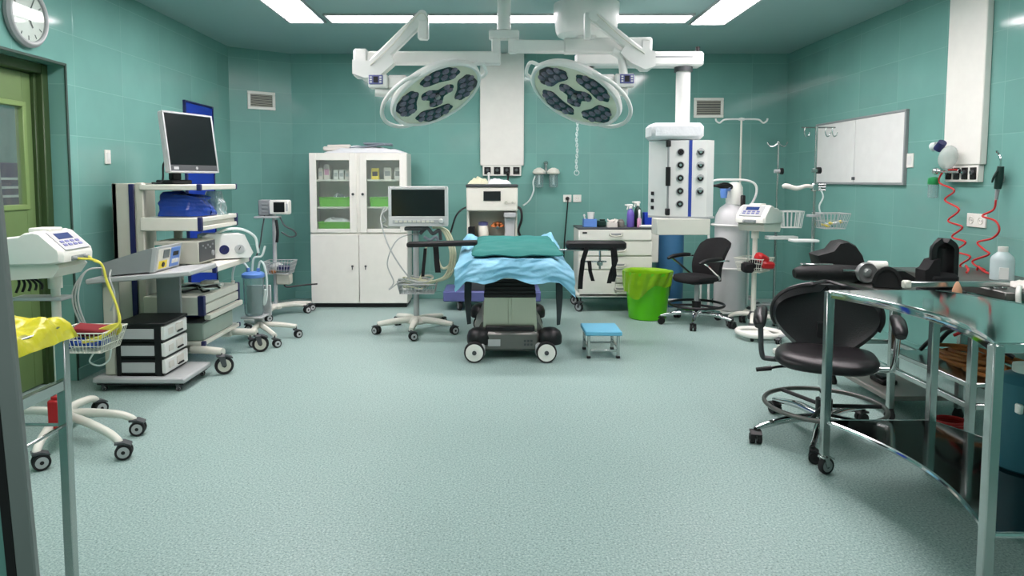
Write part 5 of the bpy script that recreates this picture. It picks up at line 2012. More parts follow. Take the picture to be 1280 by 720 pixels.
for a in ((0.28, -0.30), (0.36, 0.08), (0.06, -0.29), (-0.2, 0.33)):
    m.sweep([(0.01, 0.1, 0.125), (a[0] * 0.5, 0.1 + (a[1] - 0.1) * 0.5, 0.125), (a[0], a[1], 0.11)], [0.028, 0.024, 0.02], seg=10)
obj('base_legs', m, M['offwhite'], t)
for x, y in ((0.275, -0.295), (0.355, 0.08), (0.06, -0.285), (-0.195, 0.325)):
    caster(t, x, y, 0.036, 0.04, 0.4 + x, 0.11, twin=True)

# ------------------------------------------------------------------ vital-signs stand in the corner
VX, VY = at(345, 380, 7.45).x, 7.45
t = thing('vital_signs_monitor', 'small white vital-signs monitor on a wheeled pole in the corner', 'monitor', (VX, VY, 0))
B = Vector((VX, VY, 0))


def vp(px, py, dy=0.0):
    return at(px, py, VY + dy) - B


z0, z1 = vp(0, 268).z, vp(0, 250).z
m = MB()
a, b = vp(332, 0).x, vp(357, 0).x
m.bx(a, b, -0.05, 0.06, z0, z1, 0.012)
c = obj('monitor_case', m, M['plate'], t)
obj('screen', MB().bx(vp(338, 0).x, vp(352, 0).x, -0.056, -0.048, vp(0, 265).z, vp(0, 252.5).z, 0.003), M['screen'], c)
obj('button_row', MB().box((vp(355, 0).x, -0.052, (z0 + z1) / 2), (0.018, 0.008, 0.08), 0.002), M['lgrey'], c)
m = MB()
m.bx(vp(317, 0).x, a - 0.004, -0.02, 0.09, z0 - 0.015, z1 + 0.003, 0.012)
for i in range(3):
    m.box((vp(322, 0).x + 0.03, -0.022, z0 + 0.03 + 0.04 * i), (0.06, 0.01, 0.02), 0.004)
obj('module_box', m, M['grey'], t)
obj('pole', MB().cyl((0, 0, 0.10), (0, 0, z0), 0.021, seg=18), M['lgrey'], t)
obj('shelf_plate', MB().bx(-0.20, 0.06, -0.06, 0.08, z0 - 0.04, z0 - 0.018, 0.005), M['lgrey'], t)
m = MB()
zb = vp(0, 341).z
wire_basket(m, -0.09, 0.21, -0.14, 0.10, zb, zb + 0.13, 0.003, 9, 0.03, 3)
obj('wire_basket', m, M['lgrey'], t)
m = MB()
m.mat(0).ball((0.02, 0, zb + 0.06), (0.08, 0.07, 0.05), 14, 8).mat(1).box((0.10, -0.02, zb + 0.055), (0.14, 0.10, 0.06), 0.02, (0, 0.1, 0.3)).mat(2).ball((-0.005, -0.06, zb + 0.02), (0.04, 0.03, 0.025), 12, 8)
obj('basket_leads', m, [M['cablegrey'], M['navy'], M['orange']], t)
m = MB().bx(0.02, 0.17, -0.05, 0.06, vp(0, 355).z, vp(0, 342).z, 0.01)
obj('battery_box', m, M['beige'], t)
obj('lead', cable([vp(331, 268), vp(328, 285, -0.05), vp(325, 305, -0.05), vp(320, 322, -0.04)], 0.008), M['dgrey'], t)
obj('lead', cable([vp(350, 272), vp(356, 282, -0.05), vp(367, 288, -0.05), vp(370, 294, -0.05), vp(362, 296, -0.05), vp(352, 290, -0.05)], 0.008), M['dgrey'], t)
obj('lead', cable([vp(345, 275, -0.05), vp(347, 290, -0.06), vp(346, 303, -0.06)], 0.016), M['black'], t)
m = MB()
m.lathe([(0.06, 0.075), (0.065, 0.10), (0.03, 0.13)], seg=20)
tips = [fl(331, 396) - B, fl(383, 391) - B, Vector((0.30, 0.28, 0)), Vector((-0.25, 0.25, 0)), Vector((0.02, -0.34, 0))]
for p in tips:
    m.sweep([(0.02 * p.x, 0.02 * p.y, 0.10), (p.x * 0.55, p.y * 0.55, 0.105), (p.x, p.y, 0.085)], [0.03, 0.026, 0.02], seg=10)
obj('star_base', m, M['offwhite'], t)
for p in tips:
    caster(t, p.x * 1.0, p.y * 1.0 - 0.03, 0.038, 0.045, 0.8, 0.09, twin=True)
obj('power_lead', cable([(0.10, -0.02, vp(0, 355).z), (0.14, -0.04, vp(0, 358).z), (0.3, 0.05, vp(0, 357).z), (0.42, 0.12, vp(0, 357).z)], 0.009), M['black'], t)

# ------------------------------------------------------------------ electrosurgical cart
EX, EY = -2.465, 4.71
t = thing('electrosurgical_cart', 'low grey wheeled cart in front of the equipment tower', 'cart', (EX, EY, 0))
B = Vector((EX, EY, 0))


def ep(px, py, dy=0.0):
    return at(px, py, EY + dy) - B


m = MB()
m.bx(-0.32, 0.32, 0.0, 0.45, 0.058, 0.098, 0.012)
obj('base_plate', m, M['lgrey'], t)
obj('underframe', MB().bx(-0.30, 0.30, 0.02, 0.43, 0.042, 0.058, 0.004), M['black'], t)
for x, y in ((-0.26, 0.03), (0.255, 0.03), (-0.26, 0.41), (0.26, 0.41)):
    caster(t, x, y, 0.019, 0.03, 0.3, 0.045, trail=0.008)
m = MB()
m.bx(-0.262, -0.178, 0.06, 0.14, 0.098, 0.775, 0.012)
obj('column', m, M['beige'], t)
m = MB().bx(-0.06, 0.12, 0.415, 0.44, 0.098, 0.772, 0.006)
obj('back_panel', m, M['grey'], t)
zs = 0.795
m = MB()
sh = Matrix.Translation((0.02, 0.22, zs)) @ Matrix.Rotation(-0.085, 4, 'Y')
m.M = sh
m.bx(-0.36, 0.36, -0.22, 0.24, -0.018, 0.018, 0.008)
obj('top_shelf', m, M['lgrey'], t)
# the generator
t2 = thing('electrosurgical_unit', 'grey wedge-shaped electrosurgical unit on the low cart', 'electrosurgical unit', (EX + 0.02, EY + 0.22, zs))
RY = Matrix.Rotation(-0.085, 4, 'Y')
m = MB()
m.M = RY
m.prism([(-0.26, 0.028), (0.075, 0.028), (0.115, 0.185), (0.085, 0.19), (-0.26, 0.115)], 1, -0.185, 0.19)
for x in (-0.2, 0.05):
    for y in (-0.14, 0.14):
        m.cyl((x, y, 0.0185), (x, y, 0.03), 0.014, seg=10)
b = obj('housing', m, M['grey'], t2)
m = MB()
m.M = RY
m.prism([(0.072, 0.024), (0.098, 0.024), (0.142, 0.190), (0.112, 0.193)], 1, -0.19, 0.195)
fp = obj('front_panel', m, M['lgrey'], b)
sl = math.atan2(0.044, 0.166)
PF = RY @ Matrix.Translation((0.099, 0, 0.026)) @ Matrix.Rotation(sl, 4, 'Y')
m = MB()
m.M = PF
m.mat(0).bx(0, 0.004, -0.16, 0.02, 0.01, 0.155, 0.001)
m.mat(1).bx(0.003, 0.007, -0.09, 0.0, 0.085, 0.145, 0.001)
m.mat(2).bx(0.003, 0.006, -0.14, -0.02, 0.015, 0.07, 0.001)
m.mat(3).cyl((0.004, -0.08, 0.042), (0.012, -0.08, 0.042), 0.018, seg=16)
m.mat(4).bx(0, 0.005, 0.03, 0.165, 0.012, 0.15, 0.001)
m.mat(3).bx(0.004, 0.008, 0.06, 0.14, 0.09, 0.12, 0.001)
m.mat(0)
for i in range(4):
    m.box((0.007, 0.06 + 0.026 * i, 0.05), (0.006, 0.016, 0.03), 0.002)
obj('control_face', m, [M['offwhite'], M['lcd'], M['yellowp'], M['black'], M['lidblue']], fp)
for k in range(3):
    obj('lead', cable([(-0.24, -0.17, 0.06), (-0.33, -0.25, 0.05), (-0.38 - 0.02 * k, -0.27, -0.12), (-0.36, -0.24, -0.30 - 0.03 * k), (-0.30 + 0.03 * k, -0.2, -0.44), (-0.26, -0.14, -0.50)], 0.006), M['cablegrey'], t2)
obj('lead', cable([(-0.2, -0.18, 0.05), (-0.16, -0.27, 0.0), (-0.13, -0.27, -0.12), (-0.17, -0.26, -0.22)], 0.006), M['cablegrey'], t2)

# drawer unit on the cart base
t2 = thing('drawer_unit', 'black three-drawer unit with white drawer fronts on the low cart', 'drawer unit', (EX - 0.005, EY + 0.225, 0.0985))
x0, x1, y0, y1, hz = -0.165, 0.165, -0.175, 0.18, 0.375
m = MB()
m.bx(x0, x0 + 0.012, y0, y1, 0, hz, 0.002)
m.bx(x0, x1 - 0.02, y0, y0 + 0.010, 0, hz, 0.002)
m.bx(x0, x1 - 0.02, y1 - 0.012, y1, 0, hz, 0.002)
m.bx(x0 - 0.005, x1 + 0.012, y0 - 0.006, y1 + 0.006, hz - 0.02, hz, 0.004)
for i in range(3):
    m.bx(x0, x1 - 0.005, y0, y1, 0.115 * i, 0.115 * i + 0.014, 0.002)
m.bx(x1 - 0.06, x1 - 0.02, y0 - 0.004, y0, 0, hz, 0.001)
m.bx(x0, x0 + 0.03, y0 - 0.004, y0, 0, hz, 0.001)
obj('carcass', m, M['black'], t2)
for i in range(3):
    z = 0.118 * i + 0.016
    m = MB().bx(x0 + 0.035, x1 - 0.065, y0 - 0.007, y0, z + 0.010, z + 0.080, 0.003)
    obj('side_inset', m, M['lgrey'], t2)
    d = obj('drawer', MB().bx(x1 - 0.022, x1 + 0.010, y0 + 0.002, y1 - 0.006, z, z + 0.098, 0.006).bx(x0 + 0.02, x1 - 0.022, y0 + 0.014, y1 - 0.02, z, z + 0.08, 0.002), M['white'], t2)
    q = MB()
    q.mat(0).box((x1 + 0.012, 0.04, z + 0.055), (0.012, 0.10, 0.055), 0.004)
    q.mat(1).box((x1 + 0.017, 0.04, z + 0.028), (0.016, 0.08, 0.014), 0.004)
    q.mat(0).box((x1 + 0.013, -0.09, z + 0.05), (0.004, 0.07, 0.045), 0.001)
    obj('handle', q, [M['cardboard'], M['black']], d)


# ------------------------------------------------------------------ tourniquet devices (two of a kind)
def tourniquet(label, loc, rz, zdev, tips, basket, items):
    t = thing('tourniquet_machine', label, 'tourniquet machine', loc, rz)
    m = MB()
    d = 0.15
    up = [(-0.30, 0.075), (-0.19, 0.13), (-0.10, 0.135), (-0.07, 0.150), (-0.01, 0.158), (0.025, 0.15), (0.130, 0.075), (0.138, 0.05), (0.135, 0.028), (0.08, 0.018), (-0.30, 0.012)]
    m.M = Matrix.Translation((0, 0, zdev))
    # rounded shell: three stations narrowing to the sides
    up = [(x, z * 1.25 if z > 0.03 else z) for x, z in up]
    n = len(up)
    cx_, cz_ = -0.06, 0.10
    vs, st = [], ((-d, 0.90), (-d * 0.88, 1.0), (d * 0.88, 1.0), (d, 0.90))
    for y, k in st:
        for x, z in up:
            vs.append((cx_ + (x - cx_) * k, y, cz_ + (z - cz_) * k))
    fs = []
    for j in range(3):
        for i in range(n):
            fs.append([j * n + i, j * n + (i + 1) % n, (j + 1) * n + (i + 1) % n, (j + 1) * n + i])
    fs += [list(range(n)), list(range(3 * n, 4 * n))]
    m.add(vs, fs)
    m.bx(-0.10, 0.02, -0.06, 0.06, 0.185, 0.210, 0.006)
    sh = obj('housing', m, M['plate'], t)
    m = MB()
    m.M = Matrix.Translation((0, 0, zdev))
    lowp = [(-0.29, 0.012), (0.09, 0.018), (0.11, 0.0), (0.07, -0.055), (-0.27, -0.075), (-0.29, -0.05)]
    m.prism(lowp, 1, -d * 0.86, d * 0.86)
    obj('lower_shell', m, M['offwhite'], t)
    s = math.atan2(0.094, 0.105)
    m = MB()
    m.M = Matrix.Translation((0.025, 0, zdev + 0.189)) @ Matrix.Rotation(s, 4, 'Y')
    m.mat(0).bx(0.004, 0.145, -0.11, 0.11, 0, 0.004, 0.001)
    m.mat(1).bx(0.02, 0.065, -0.07, 0.06, 0.003, 0.006, 0.001)
    for i in range(4):
        for j in range(2):
            m.mat(2).box((0.085 + 0.025 * j, -0.07 + 0.045 * i, 0.005), (0.016, 0.03, 0.005), 0.001)
    obj('control_face', m, [M['lgrey'], M['bluelcd'], M['purple']], sh)
    m = MB()
    for y in (-0.05, 0.05):
        m.cyl((0.135, y, zdev + 0.045), (0.165, y, zdev + 0.042), 0.010, seg=10)
    m.bx(0.130, 0.141, -0.065, 0.065, zdev + 0.030, zdev + 0.058, 0.004)
    obj('hose_ports', m, M['grey'], sh)
    m = MB().cyl((0, 0, 0.10), (0, 0, zdev - 0.06), 0.024, seg=18).cyl((0, 0, zdev - 0.13), (0, 0, zdev - 0.06), 0.036, seg=18)
    obj('pole', m, M['offwhite'], t)
    m = MB()
    m.lathe([(0.05, 0.09), (0.055, 0.13), (0.03, 0.17)], seg=20)
    obj('hub', m, M['dgrey'], t)
    m = MB()
    for x, y in tips:
        m.sweep([(0.03 * x, 0.03 * y, 0.135), (0.35 * x, 0.35 * y, 0.14), (0.78 * x, 0.78 * y, 0.125), (0.97 * x, 0.97 * y, 0.10), (x, y, 0.085)], [0.024, 0.024, 0.022, 0.02, 0.018], seg=12)
    obj('base_legs', m, M['offwhite'], t)
    for i, (x, y) in enumerate(tips):
        caster(t, x, y, 0.042, 0.05, [0.35, 0.25, 0.7, 0.4, 0.9][i % 5], 0.095, twin=True, hub='lgrey')
    bx0, bx1, by0, by1, bz0, bz1 = basket
    m = MB()
    wire_basket(m, bx0, bx1, by0, by1, bz0, bz1, 0.0025, 12, 0.03, 3)
    xm = 0.03 if bx0 > 0 else 0
    m.cyl((xm, 0, bz1 - 0.01), (bx0 + 0.01, (by0 + by1) / 2, bz1 - 0.005), 0.008, seg=8)
    obj('wire_basket', m, M['offwhite'], t)
    return t, Vector(loc)


hub = Vector((-2.47, 3.87, 0))
tips = [fl(150, 574) - hub, fl(168, 544) - hub, fl(46, 588) - hub, Vector((-0.36, 0.1, 0)), Vector((-0.02, 0.38, 0))]
zd = at(60, 340, 3.87).z + 0.04
t, Bq = tourniquet('white tourniquet machine on a wheeled pole stand by the green door', hub, 0.0, zd, [(p.x, p.y) for p in tips], (0.05, 0.34, -0.15, 0.10, 0.515, 0.63), None)
m = MB()
m.mat(0).box((0.22, -0.02, 0.625), (0.20, 0.12, 0.03), 0.012, (0.1, 0.12, 0.2)).mat(0).box((0.20, 0.02, 0.60), (0.18, 0.14, 0.02), 0.01)
solo('red_cuff', m, M['darkred'], 'dark red cuff lying in the wire basket by the green door', 'cuff', hub)
m = MB()
for k in range(6):
    m.ball((0.10 + 0.035 * k, -0.06 + 0.03 * (k % 2), 0.550 + 0.006 * (k % 3)), (0.035, 0.05, 0.026), 12, 8)
solo('blue_cuff', m, M['bluebag'], 'blue cuff bundled under the red one in the wire basket', 'cuff', hub)


def hp(px, py, dy=0.0):
    return at(px, py, 3.87 + dy)


for k, lab in enumerate(('yellow hose looping from the white machine into the wire basket, the upper of two', 'yellow hose hanging just below the other one, from the white machine to the wire basket')):
    pts = [hub + Vector((0.165, -0.05 + 0.1 * k, zd + 0.042)), hp(118, 325 + k, -0.05), hp(128, 332, -0.05), hp(134, 352 + 2 * k, -0.05), hp(145, 380, -0.06), hp(149 + k, 402, -0.08), hp(140, 413, -0.10), hp(122, 422 + 3 * k, -0.10), hp(100, 428, -0.08)]
    for q in (2 * k, 2 * k + 1):
        pts += [hp(95 + q * 3, 430 - 3 * q, -0.02), hp(112, 418 + 2 * q, -0.04), hp(135, 408 + 2 * q, -0.04), hp(150, 405 + q, -0.03), hp(147, 414 + q, 0.0), hp(125, 420 + q, 0.03), hp(105, 430, 0.03)]
    solo('yellow_hose', MB().sweep(pts, 0.0065, seg=8), M['yellowc'], lab, 'hose', None, None, 'yellow hoses of the white machine')
m = MB()
m.sweep([hp(118, 440, 0), hp(112, 452, -0.02), hp(125, 457, -0.02), hp(136, 450, 0.0), hp(139, 436, 0.02)], 0.005, seg=7)
solo('clear_tube', m, M['tube'], 'clear tube looping under the wire basket', 'tube')
for k in range(5):
    o = obj('lead', MB().sweep([p - hub for p in (hp(22 + 4 * k, 345, -0.05), hp(24 + 7 * k, 355, -0.06), hp(20 + 8 * k, 366 - k, -0.07))], 0.007, seg=7), M['black'], t)
    o['label'] = 'black lead'
obj('shelf_plate', MB().bx(-0.22, 0.06, -0.05, 0.06, 0.79, 0.81, 0.004), M['lgrey'], t)
p = hp(71, 516, -0.20)
m = MB().bx(-0.035, 0.03, -0.03, 0.03, -0.085, 0.075, 0.008).box((0, 0, 0.085), (0.04, 0.04, 0.02), 0.005)
solo('red_box', m, M['red'], 'narrow red box low on the white machine stand behind the steel post', 'box', (p.x, p.y, p.z))

# ------------------------------------------------------------------ steel bag stand close to the viewer
BX, BY = -1.455, 2.30
t = thing('linen_stand', 'steel stand with flat legs and side rails beside the doorway edge', 'stand', (BX, BY, 0))
for x, y in ((0, 0), (-0.50, 0), (0, -0.42), (-0.50, -0.42)):
    m = MB().bx(x - 0.016, x + 0.016, y - 0.016, y + 0.016, 0.03, 0.966, 0.003)
    l = obj('leg', m, M['steel'], t)
    obj('foot', MB().cyl((x, y, 0), (x, y, 0.032), 0.02, seg=14), M['rubber'], l)
m = MB()
for z in (0.775,):
    m.bx(-0.012, 0.012, -0.42, 0, z - 0.018, z + 0.018, 0.003)
    m.bx(-0.512, -0.488, -0.42, 0, z - 0.018, z + 0.018, 0.003)
for z in (0.635,):
    m.cyl((0, 0, z), (0, -0.42, z), 0.006, seg=8)
    m.cyl((-0.5, 0, z), (-0.5, -0.42, z), 0.006, seg=8)
    m.cyl((-0.5, 0, z), (0, 0, z), 0.006, seg=8)
obj('side_rails', m, M['steel'], t)
m = MB().bx(-0.515, 0.015, -0.435, 0.015, 0.965, 0.978, 0.003)
obj('top_tray', m, M['steel'], t)


def ybag(u, v):
    x, y = -0.535 + 0.57 * u, -0.455 + 0.49 * v
    d = max(abs(u - 0.5), abs(v - 0.5)) * 2
    k = max(0.0, 1 - d ** 4)
    z = 0.992 - 0.05 * max(0, (d - 0.93) / 0.07) + k * (0.015 + 0.25 * min(1, max(0, (0.80 - u) / 0.30)) * (1 - 0.35 * u) + 0.06 * nz(u * 5, v * 5, 2) + 0.04 * nz(u * 12, v * 12, 3))
    return (x + 0.01 * nz(u * 9, v * 9, 5), y, z - 0.010)


solo('yellow_bag', MB().sheet(ybag, 36, 32, 0.002), M['yellow'], 'crumpled yellow plastic bag lying on the steel stand', 'bag', (BX, BY, 0), ang=80)
# ------------------------------------------------------------------ swivel chairs
def star_base(t, angs, R, zhub, mt_leg, r=0.028, tw=True):
    m = MB()
    m.lathe([(0.03, 0.075), (0.04, 0.08), (0.045, 0.14), (0.028, 0.16)], seg=18)
    for a in angs:
        dx, dy = math.cos(a), math.sin(a)
        m.sweep([(0.03 * dx, 0.03 * dy, 0.115), (0.5 * R * dx, 0.5 * R * dy, 0.118), (0.85 * R * dx, 0.85 * R * dy, 0.095), (R * dx, R * dy, 0.082)], [0.026, 0.022, 0.017, 0.014], seg=10)
    obj('star_base', m, M[mt_leg], t)
    for i, a in enumerate(angs):
        caster(t, R * math.cos(a), R * math.sin(a), r, 0.05, a + 1.2 + 0.5 * i, 0.085, hub='black', fork='black', twin=True, trail=0.012)


def foot_ring(t, R, z, mt, mtb):
    m = MB().ring((0, 0, z), R, 0.013, axis=2, seg=48, ts=10)
    obj('foot_ring', m, M[mt], t)
    m = MB()
    for i in range(3):
        a = 2 * PI * i / 3 + 0.3
        m.cyl((0.03 * math.cos(a), 0.03 * math.sin(a), z - 0.005), (R * math.cos(a), R * math.sin(a), z), 0.012, seg=8)
    m.cyl((0, 0, z - 0.03), (0, 0, z + 0.035), 0.045, seg=18)
    obj('ring_spokes', m, M[mtb], t)


# leather stool-chair in front of the curved table; local -y is the way it faces
QX, QY = 1.866, 3.88
t = thing('drafting_chair', 'black leather swivel chair with a foot ring beside the curved steel table', 'chair', (QX, QY, 0), -0.42)
angs = [math.radians(d) + 0.42 for d in (-168, -122, -42, 34, 106)]
star_base(t, angs, 0.43, 0.15, 'chrome', 0.030)
foot_ring(t, 0.318, 0.185, 'dsteel', 'black')
m = MB().cyl((0, 0, 0.10), (0, 0, 0.36), 0.026, seg=18).cyl((0, 0, 0.30), (0, 0, 0.42), 0.036, seg=18)
obj('gas_lift', m, M['chrome'], t)
m = MB().bx(-0.12, 0.12, -0.14, 0.16, 0.395, 0.43, 0.012)
m.sweep([(-0.08, -0.05, 0.405), (-0.22, -0.07, 0.40), (-0.30, -0.10, 0.385)], [0.008, 0.008, 0.008], seg=8)
m.sweep([(-0.28, -0.09, 0.388), (-0.36, -0.11, 0.375)], [0.014, 0.012], seg=8)
obj('tilt_mechanism', m, M['black'], t)


def seat_loop(k, a):
    x, y = math.cos(a), math.sin(a)
    e = 0.62
    return (math.copysign(abs(x) ** e, x) * 0.265 * k, math.copysign(abs(y) ** e, y) * 0.225 * k)


m = MB()
vs, fs = [], []
rows = [(0.55, 0.432), (0.92, 0.430), (1.0, 0.448), (1.0, 0.470), (0.93, 0.492), (0.70, 0.499), (0.35, 0.495), (0.02, 0.492)]
SEG = 40
for k, z in rows:
    for i in range(SEG):
        a = 2 * PI * i / SEG
        x, y = seat_loop(k, a)
        vs.append((x, y - 0.02, z - 0.022 * max(0, (-y / 0.25)) ** 3 * (1 if k > 0.6 else 0)))
for j in range(len(rows) - 1):
    for i in range(SEG):
        fs.append([j * SEG + i, j * SEG + (i + 1) % SEG, (j + 1) * SEG + (i + 1) % SEG, (j + 1) * SEG + i])
fs += [list(range(SEG)), list(range((len(rows) - 1) * SEG, len(rows) * SEG))]
m.add(vs, fs)
obj('seat', m, M['leather'], t, ang=60)


def back_fn(u, v):
    # fan-shaped shell: narrow at the seat, wide and round at the top
    s = (u - 0.5) * 2
    v = 1 - (1 - v) ** 1.7
    z = 0.46 + 0.385 * v
    wdt = 0.15 + 0.145 * math.sin(min(1, v * 1.9) * PI / 2)
    if v > 0.5:
        q = (v - 0.5) / 0.5
        wdt *= max(0.02, (1 - q ** 2.5)) ** 0.5
    y = 0.235 + 0.07 * v - 0.10 * (s * s) * (0.4 + 0.6 * v)
    return (s * wdt, y, z)


obj('backrest', MB().sheet(back_fn, 28, 32, -0.045), M['leather'], t, ang=70)
m = MB()
pts = [Vector(back_fn(0, v / 14)) for v in range(3, 14)] + [Vector(back_fn(0.5, 1))] + [Vector(back_fn(1, v / 14)) for v in range(13, 2, -1)]
m.sweep([p + Vector((0, 0.012, 0.0)) for p in pts], 0.016, seg=8)
obj('back_edge_roll', m, M['leather'], t)
m = MB()
m.bx(-0.05, 0.05, 0.20, 0.225, 0.40, 0.62, 0.01)
m.bx(-0.05, 0.05, 0.05, 0.22, 0.40, 0.425, 0.006)
obj('back_bracket', m, M['black'], t)
for s in (-1, 1):
    m = MB()
    m.sweep([(s * 0.18, 0.0, 0.425), (s * 0.30, -0.02, 0.425), (s * 0.335, -0.03, 0.45), (s * 0.345, -0.05, 0.60), (s * 0.345, -0.05, 0.67)], 0.015, seg=10)
    a = obj('armrest', m, M['chrome' if s > 0 else 'dgrey'], t)
    m = MB()
    m.sweep([(s * 0.345, -0.17, 0.640), (s * 0.347, -0.14, 0.665), (s * 0.347, -0.04, 0.690), (s * 0.34, 0.07, 0.695)], [0.026, 0.036, 0.038, 0.026], seg=12)
    obj('arm_pad', m, M['leather'], a)

# mesh-backed task chair at the far end
KX, KY = 2.03, 6.98
t = thing('task_chair', 'black task chair with open arms beside the green bin', 'chair', (KX, KY, 0), -PI / 2 + 0.35)
angs = [2 * PI * i / 5 + 0.55 for i in range(5)]
star_base(t, angs, 0.36, 0.15, 'chrome', 0.032)
foot_ring(t, 0.27, 0.205, 'black', 'black')
obj('gas_lift', MB().cyl((0, 0, 0.10), (0, 0, 0.42), 0.024, seg=16).cyl((0, 0, 0.10), (0, 0, 0.24), 0.036, seg=16), M['lgrey'], t)
obj('tilt_mechanism', MB().bx(-0.10, 0.10, -0.12, 0.14, 0.42, 0.455, 0.01), M['black'], t)
m = MB()
vs, fs = [], []
rows = [(0.6, 0.452), (0.95, 0.455), (1.0, 0.475), (0.96, 0.50), (0.7, 0.508), (0.3, 0.50), (0.02, 0.498)]
for k, z in rows:
    for i in range(SEG):
        a = 2 * PI * i / SEG
        x, y = seat_loop(k * 0.82, a)
        vs.append((x, y - 0.02, z - 0.03 * max(0, -y / 0.2) ** 3))
for j in range(len(rows) - 1):
    for i in range(SEG):
        fs.append([j * SEG + i, j * SEG + (i + 1) % SEG, (j + 1) * SEG + (i + 1) % SEG, (j + 1) * SEG + i])
fs += [list(range(SEG)), list(range((len(rows) - 1) * SEG, len(rows) * SEG))]
m.add(vs, fs)
obj('seat', m, M['fabric'], t, ang=60)


def back2(u, v):
    s = (u - 0.5) * 2
    wdt = 0.215 + 0.02 * math.sin(v * PI) - 0.03 * max(0, v - 0.85) / 0.15
    y = 0.19 + 0.05 * math.sin(v * PI * 1.1 + 0.2) * -1 + 0.10 * v - 0.05 * s * s
    z = 0.46 + 0.40 * v - 0.03 * s * s * (v > 0.8) * (v - 0.8) / 0.2
    return (s * wdt, y, z)


obj('backrest', MB().sheet(back2, 20, 22, -0.03), M['fabric'], t, ang=70)
obj('back_bracket', MB().bx(-0.04, 0.04, 0.19, 0.215, 0.43, 0.60, 0.008).bx(-0.04, 0.04, 0.05, 0.21, 0.43, 0.45, 0.006), M['black'], t)
for s in (-1, 1):
    m = MB()
    m.sweep([(s * 0.16, 0.12, 0.46), (s * 0.25, 0.08, 0.50), (s * 0.265, -0.04, 0.60), (s * 0.265, -0.12, 0.655)], 0.012, seg=8)
    m.sweep([(s * 0.265, -0.12, 0.655), (s * 0.265, -0.02, 0.668), (s * 0.262, 0.12, 0.67), (s * 0.23, 0.20, 0.66)], 0.010, seg=8)
    a = obj('armrest', m, M['chrome'], t)
    m = MB().sweep([(s * 0.265, -0.17, 0.650), (s * 0.266, -0.10, 0.672), (s * 0.264, 0.02, 0.684), (s * 0.262, 0.10, 0.684)], [0.014, 0.022, 0.022, 0.015], seg=10)
    obj('arm_pad', m, M['black'], a)

# ------------------------------------------------------------------ curved instrument table close to the viewer
TZ, SZ = 0.923, 0.275
Yn, Yf = 2.27, 3.37
Ain, Bin = 1.63, 1.655


def inner(k):
    return Vector((Ain + (Bin - Ain) * k + 0.135 * math.sin(PI * k) ** 0.9, Yf + (Yn - Yf) * k, 0))


def outer(k):
    return Vector((2.15 + 0.03 * k + 0.14 * math.sin(PI * k) ** 0.9, Yf + (Yn - Yf) * k, 0))


t = thing('curved_instrument_table', 'curved polished steel instrument table with a lower shelf, close to the viewer', 'instrument table', (1.9, 2.84, 0))
B = Vector((1.9, 2.84, 0))
N = 24
poly = [inner(i / N) - B for i in range(N + 1)] + [outer(1 - i / N) - B for i in range(N + 1)]
pl = [(p.x, p.y) for p in poly]
m = MB().prism(pl, 2, TZ - 0.004, TZ)
top = obj('table_top', m, M['mirror'], t)
m = MB()
for i in range(N):
    for fn in (inner, outer):
        a, b = fn(i / N) - B, fn((i + 1) / N) - B
        pass
    pass
for fn in (inner, outer):
    vs, fs = [], []
    for i in range(N + 1):
        a, b = fn(max(i - 0.5, 0) / N), fn(min(i + 0.5, N) / N)
        d = (b - a).normalized()
        nrm = Vector((d.y, -d.x, 0)) * 0.011
        p = fn(i / N) - B
        for q in ((-1, 0), (1, 0), (1, 0.7), (0.4, 1), (-0.4, 1), (-1, 0.7)):
            vs.append(p + nrm * q[0] + Vector((0, 0, TZ - 0.036 + 0.038 * q[1])))
    for i in range(N):
        for k in range(6):
            fs.append([i * 6 + k, i * 6 + (k + 1) % 6, (i + 1) * 6 + (k + 1) % 6, (i + 1) * 6 + k])
    fs += [list(range(6)), list(range(N * 6, N * 6 + 6))]
    m.add(vs, fs)
for k in (0.0, 1.0):
    a, b = inner(k) - B, outer(k) - B
    m.bx(a.x, b.x, a.y - 0.012, a.y + 0.012, TZ - 0.034, TZ - 0.002, 0.003)
obj('edge_rim', m, M['chrome'], top)
m = MB().prism(pl, 2, SZ - 0.004, SZ)
sh = obj('lower_shelf', m, mat('dark_polished_shelf', (120, 122, 120), 0.08, 1.0, var=0.03, scale=3), t)
m = MB()
for fn in (inner, outer):
    m.sweep([fn(i / N) - B + Vector((0, 0, SZ - 0.010)) for i in range(N + 1)], 0.011, seg=8, raw=True)
for k in (0.0, 1.0):
    a, b = inner(k) - B, outer(k) - B
    m.cyl(a + Vector((0, 0, SZ - 0.01)), b + Vector((0, 0, SZ - 0.01)), 0.012, seg=10)
obj('shelf_rail', m, M['chrome'], sh)
for fn, k in ((inner, 0), (inner, 1), (outer, 0), (outer, 1)):
    p = fn(k) - B
    m = MB().bx(p.x - 0.019, p.x + 0.019, p.y - 0.019, p.y + 0.019, 0.098, TZ - 0.006, 0.004)
    l = obj('leg', m, M['steel'], t)
    caster(t, p.x, p.y, 0.042, 0.028, 0.35, 0.10, trail=0.014, hub='grey', fork='steel')
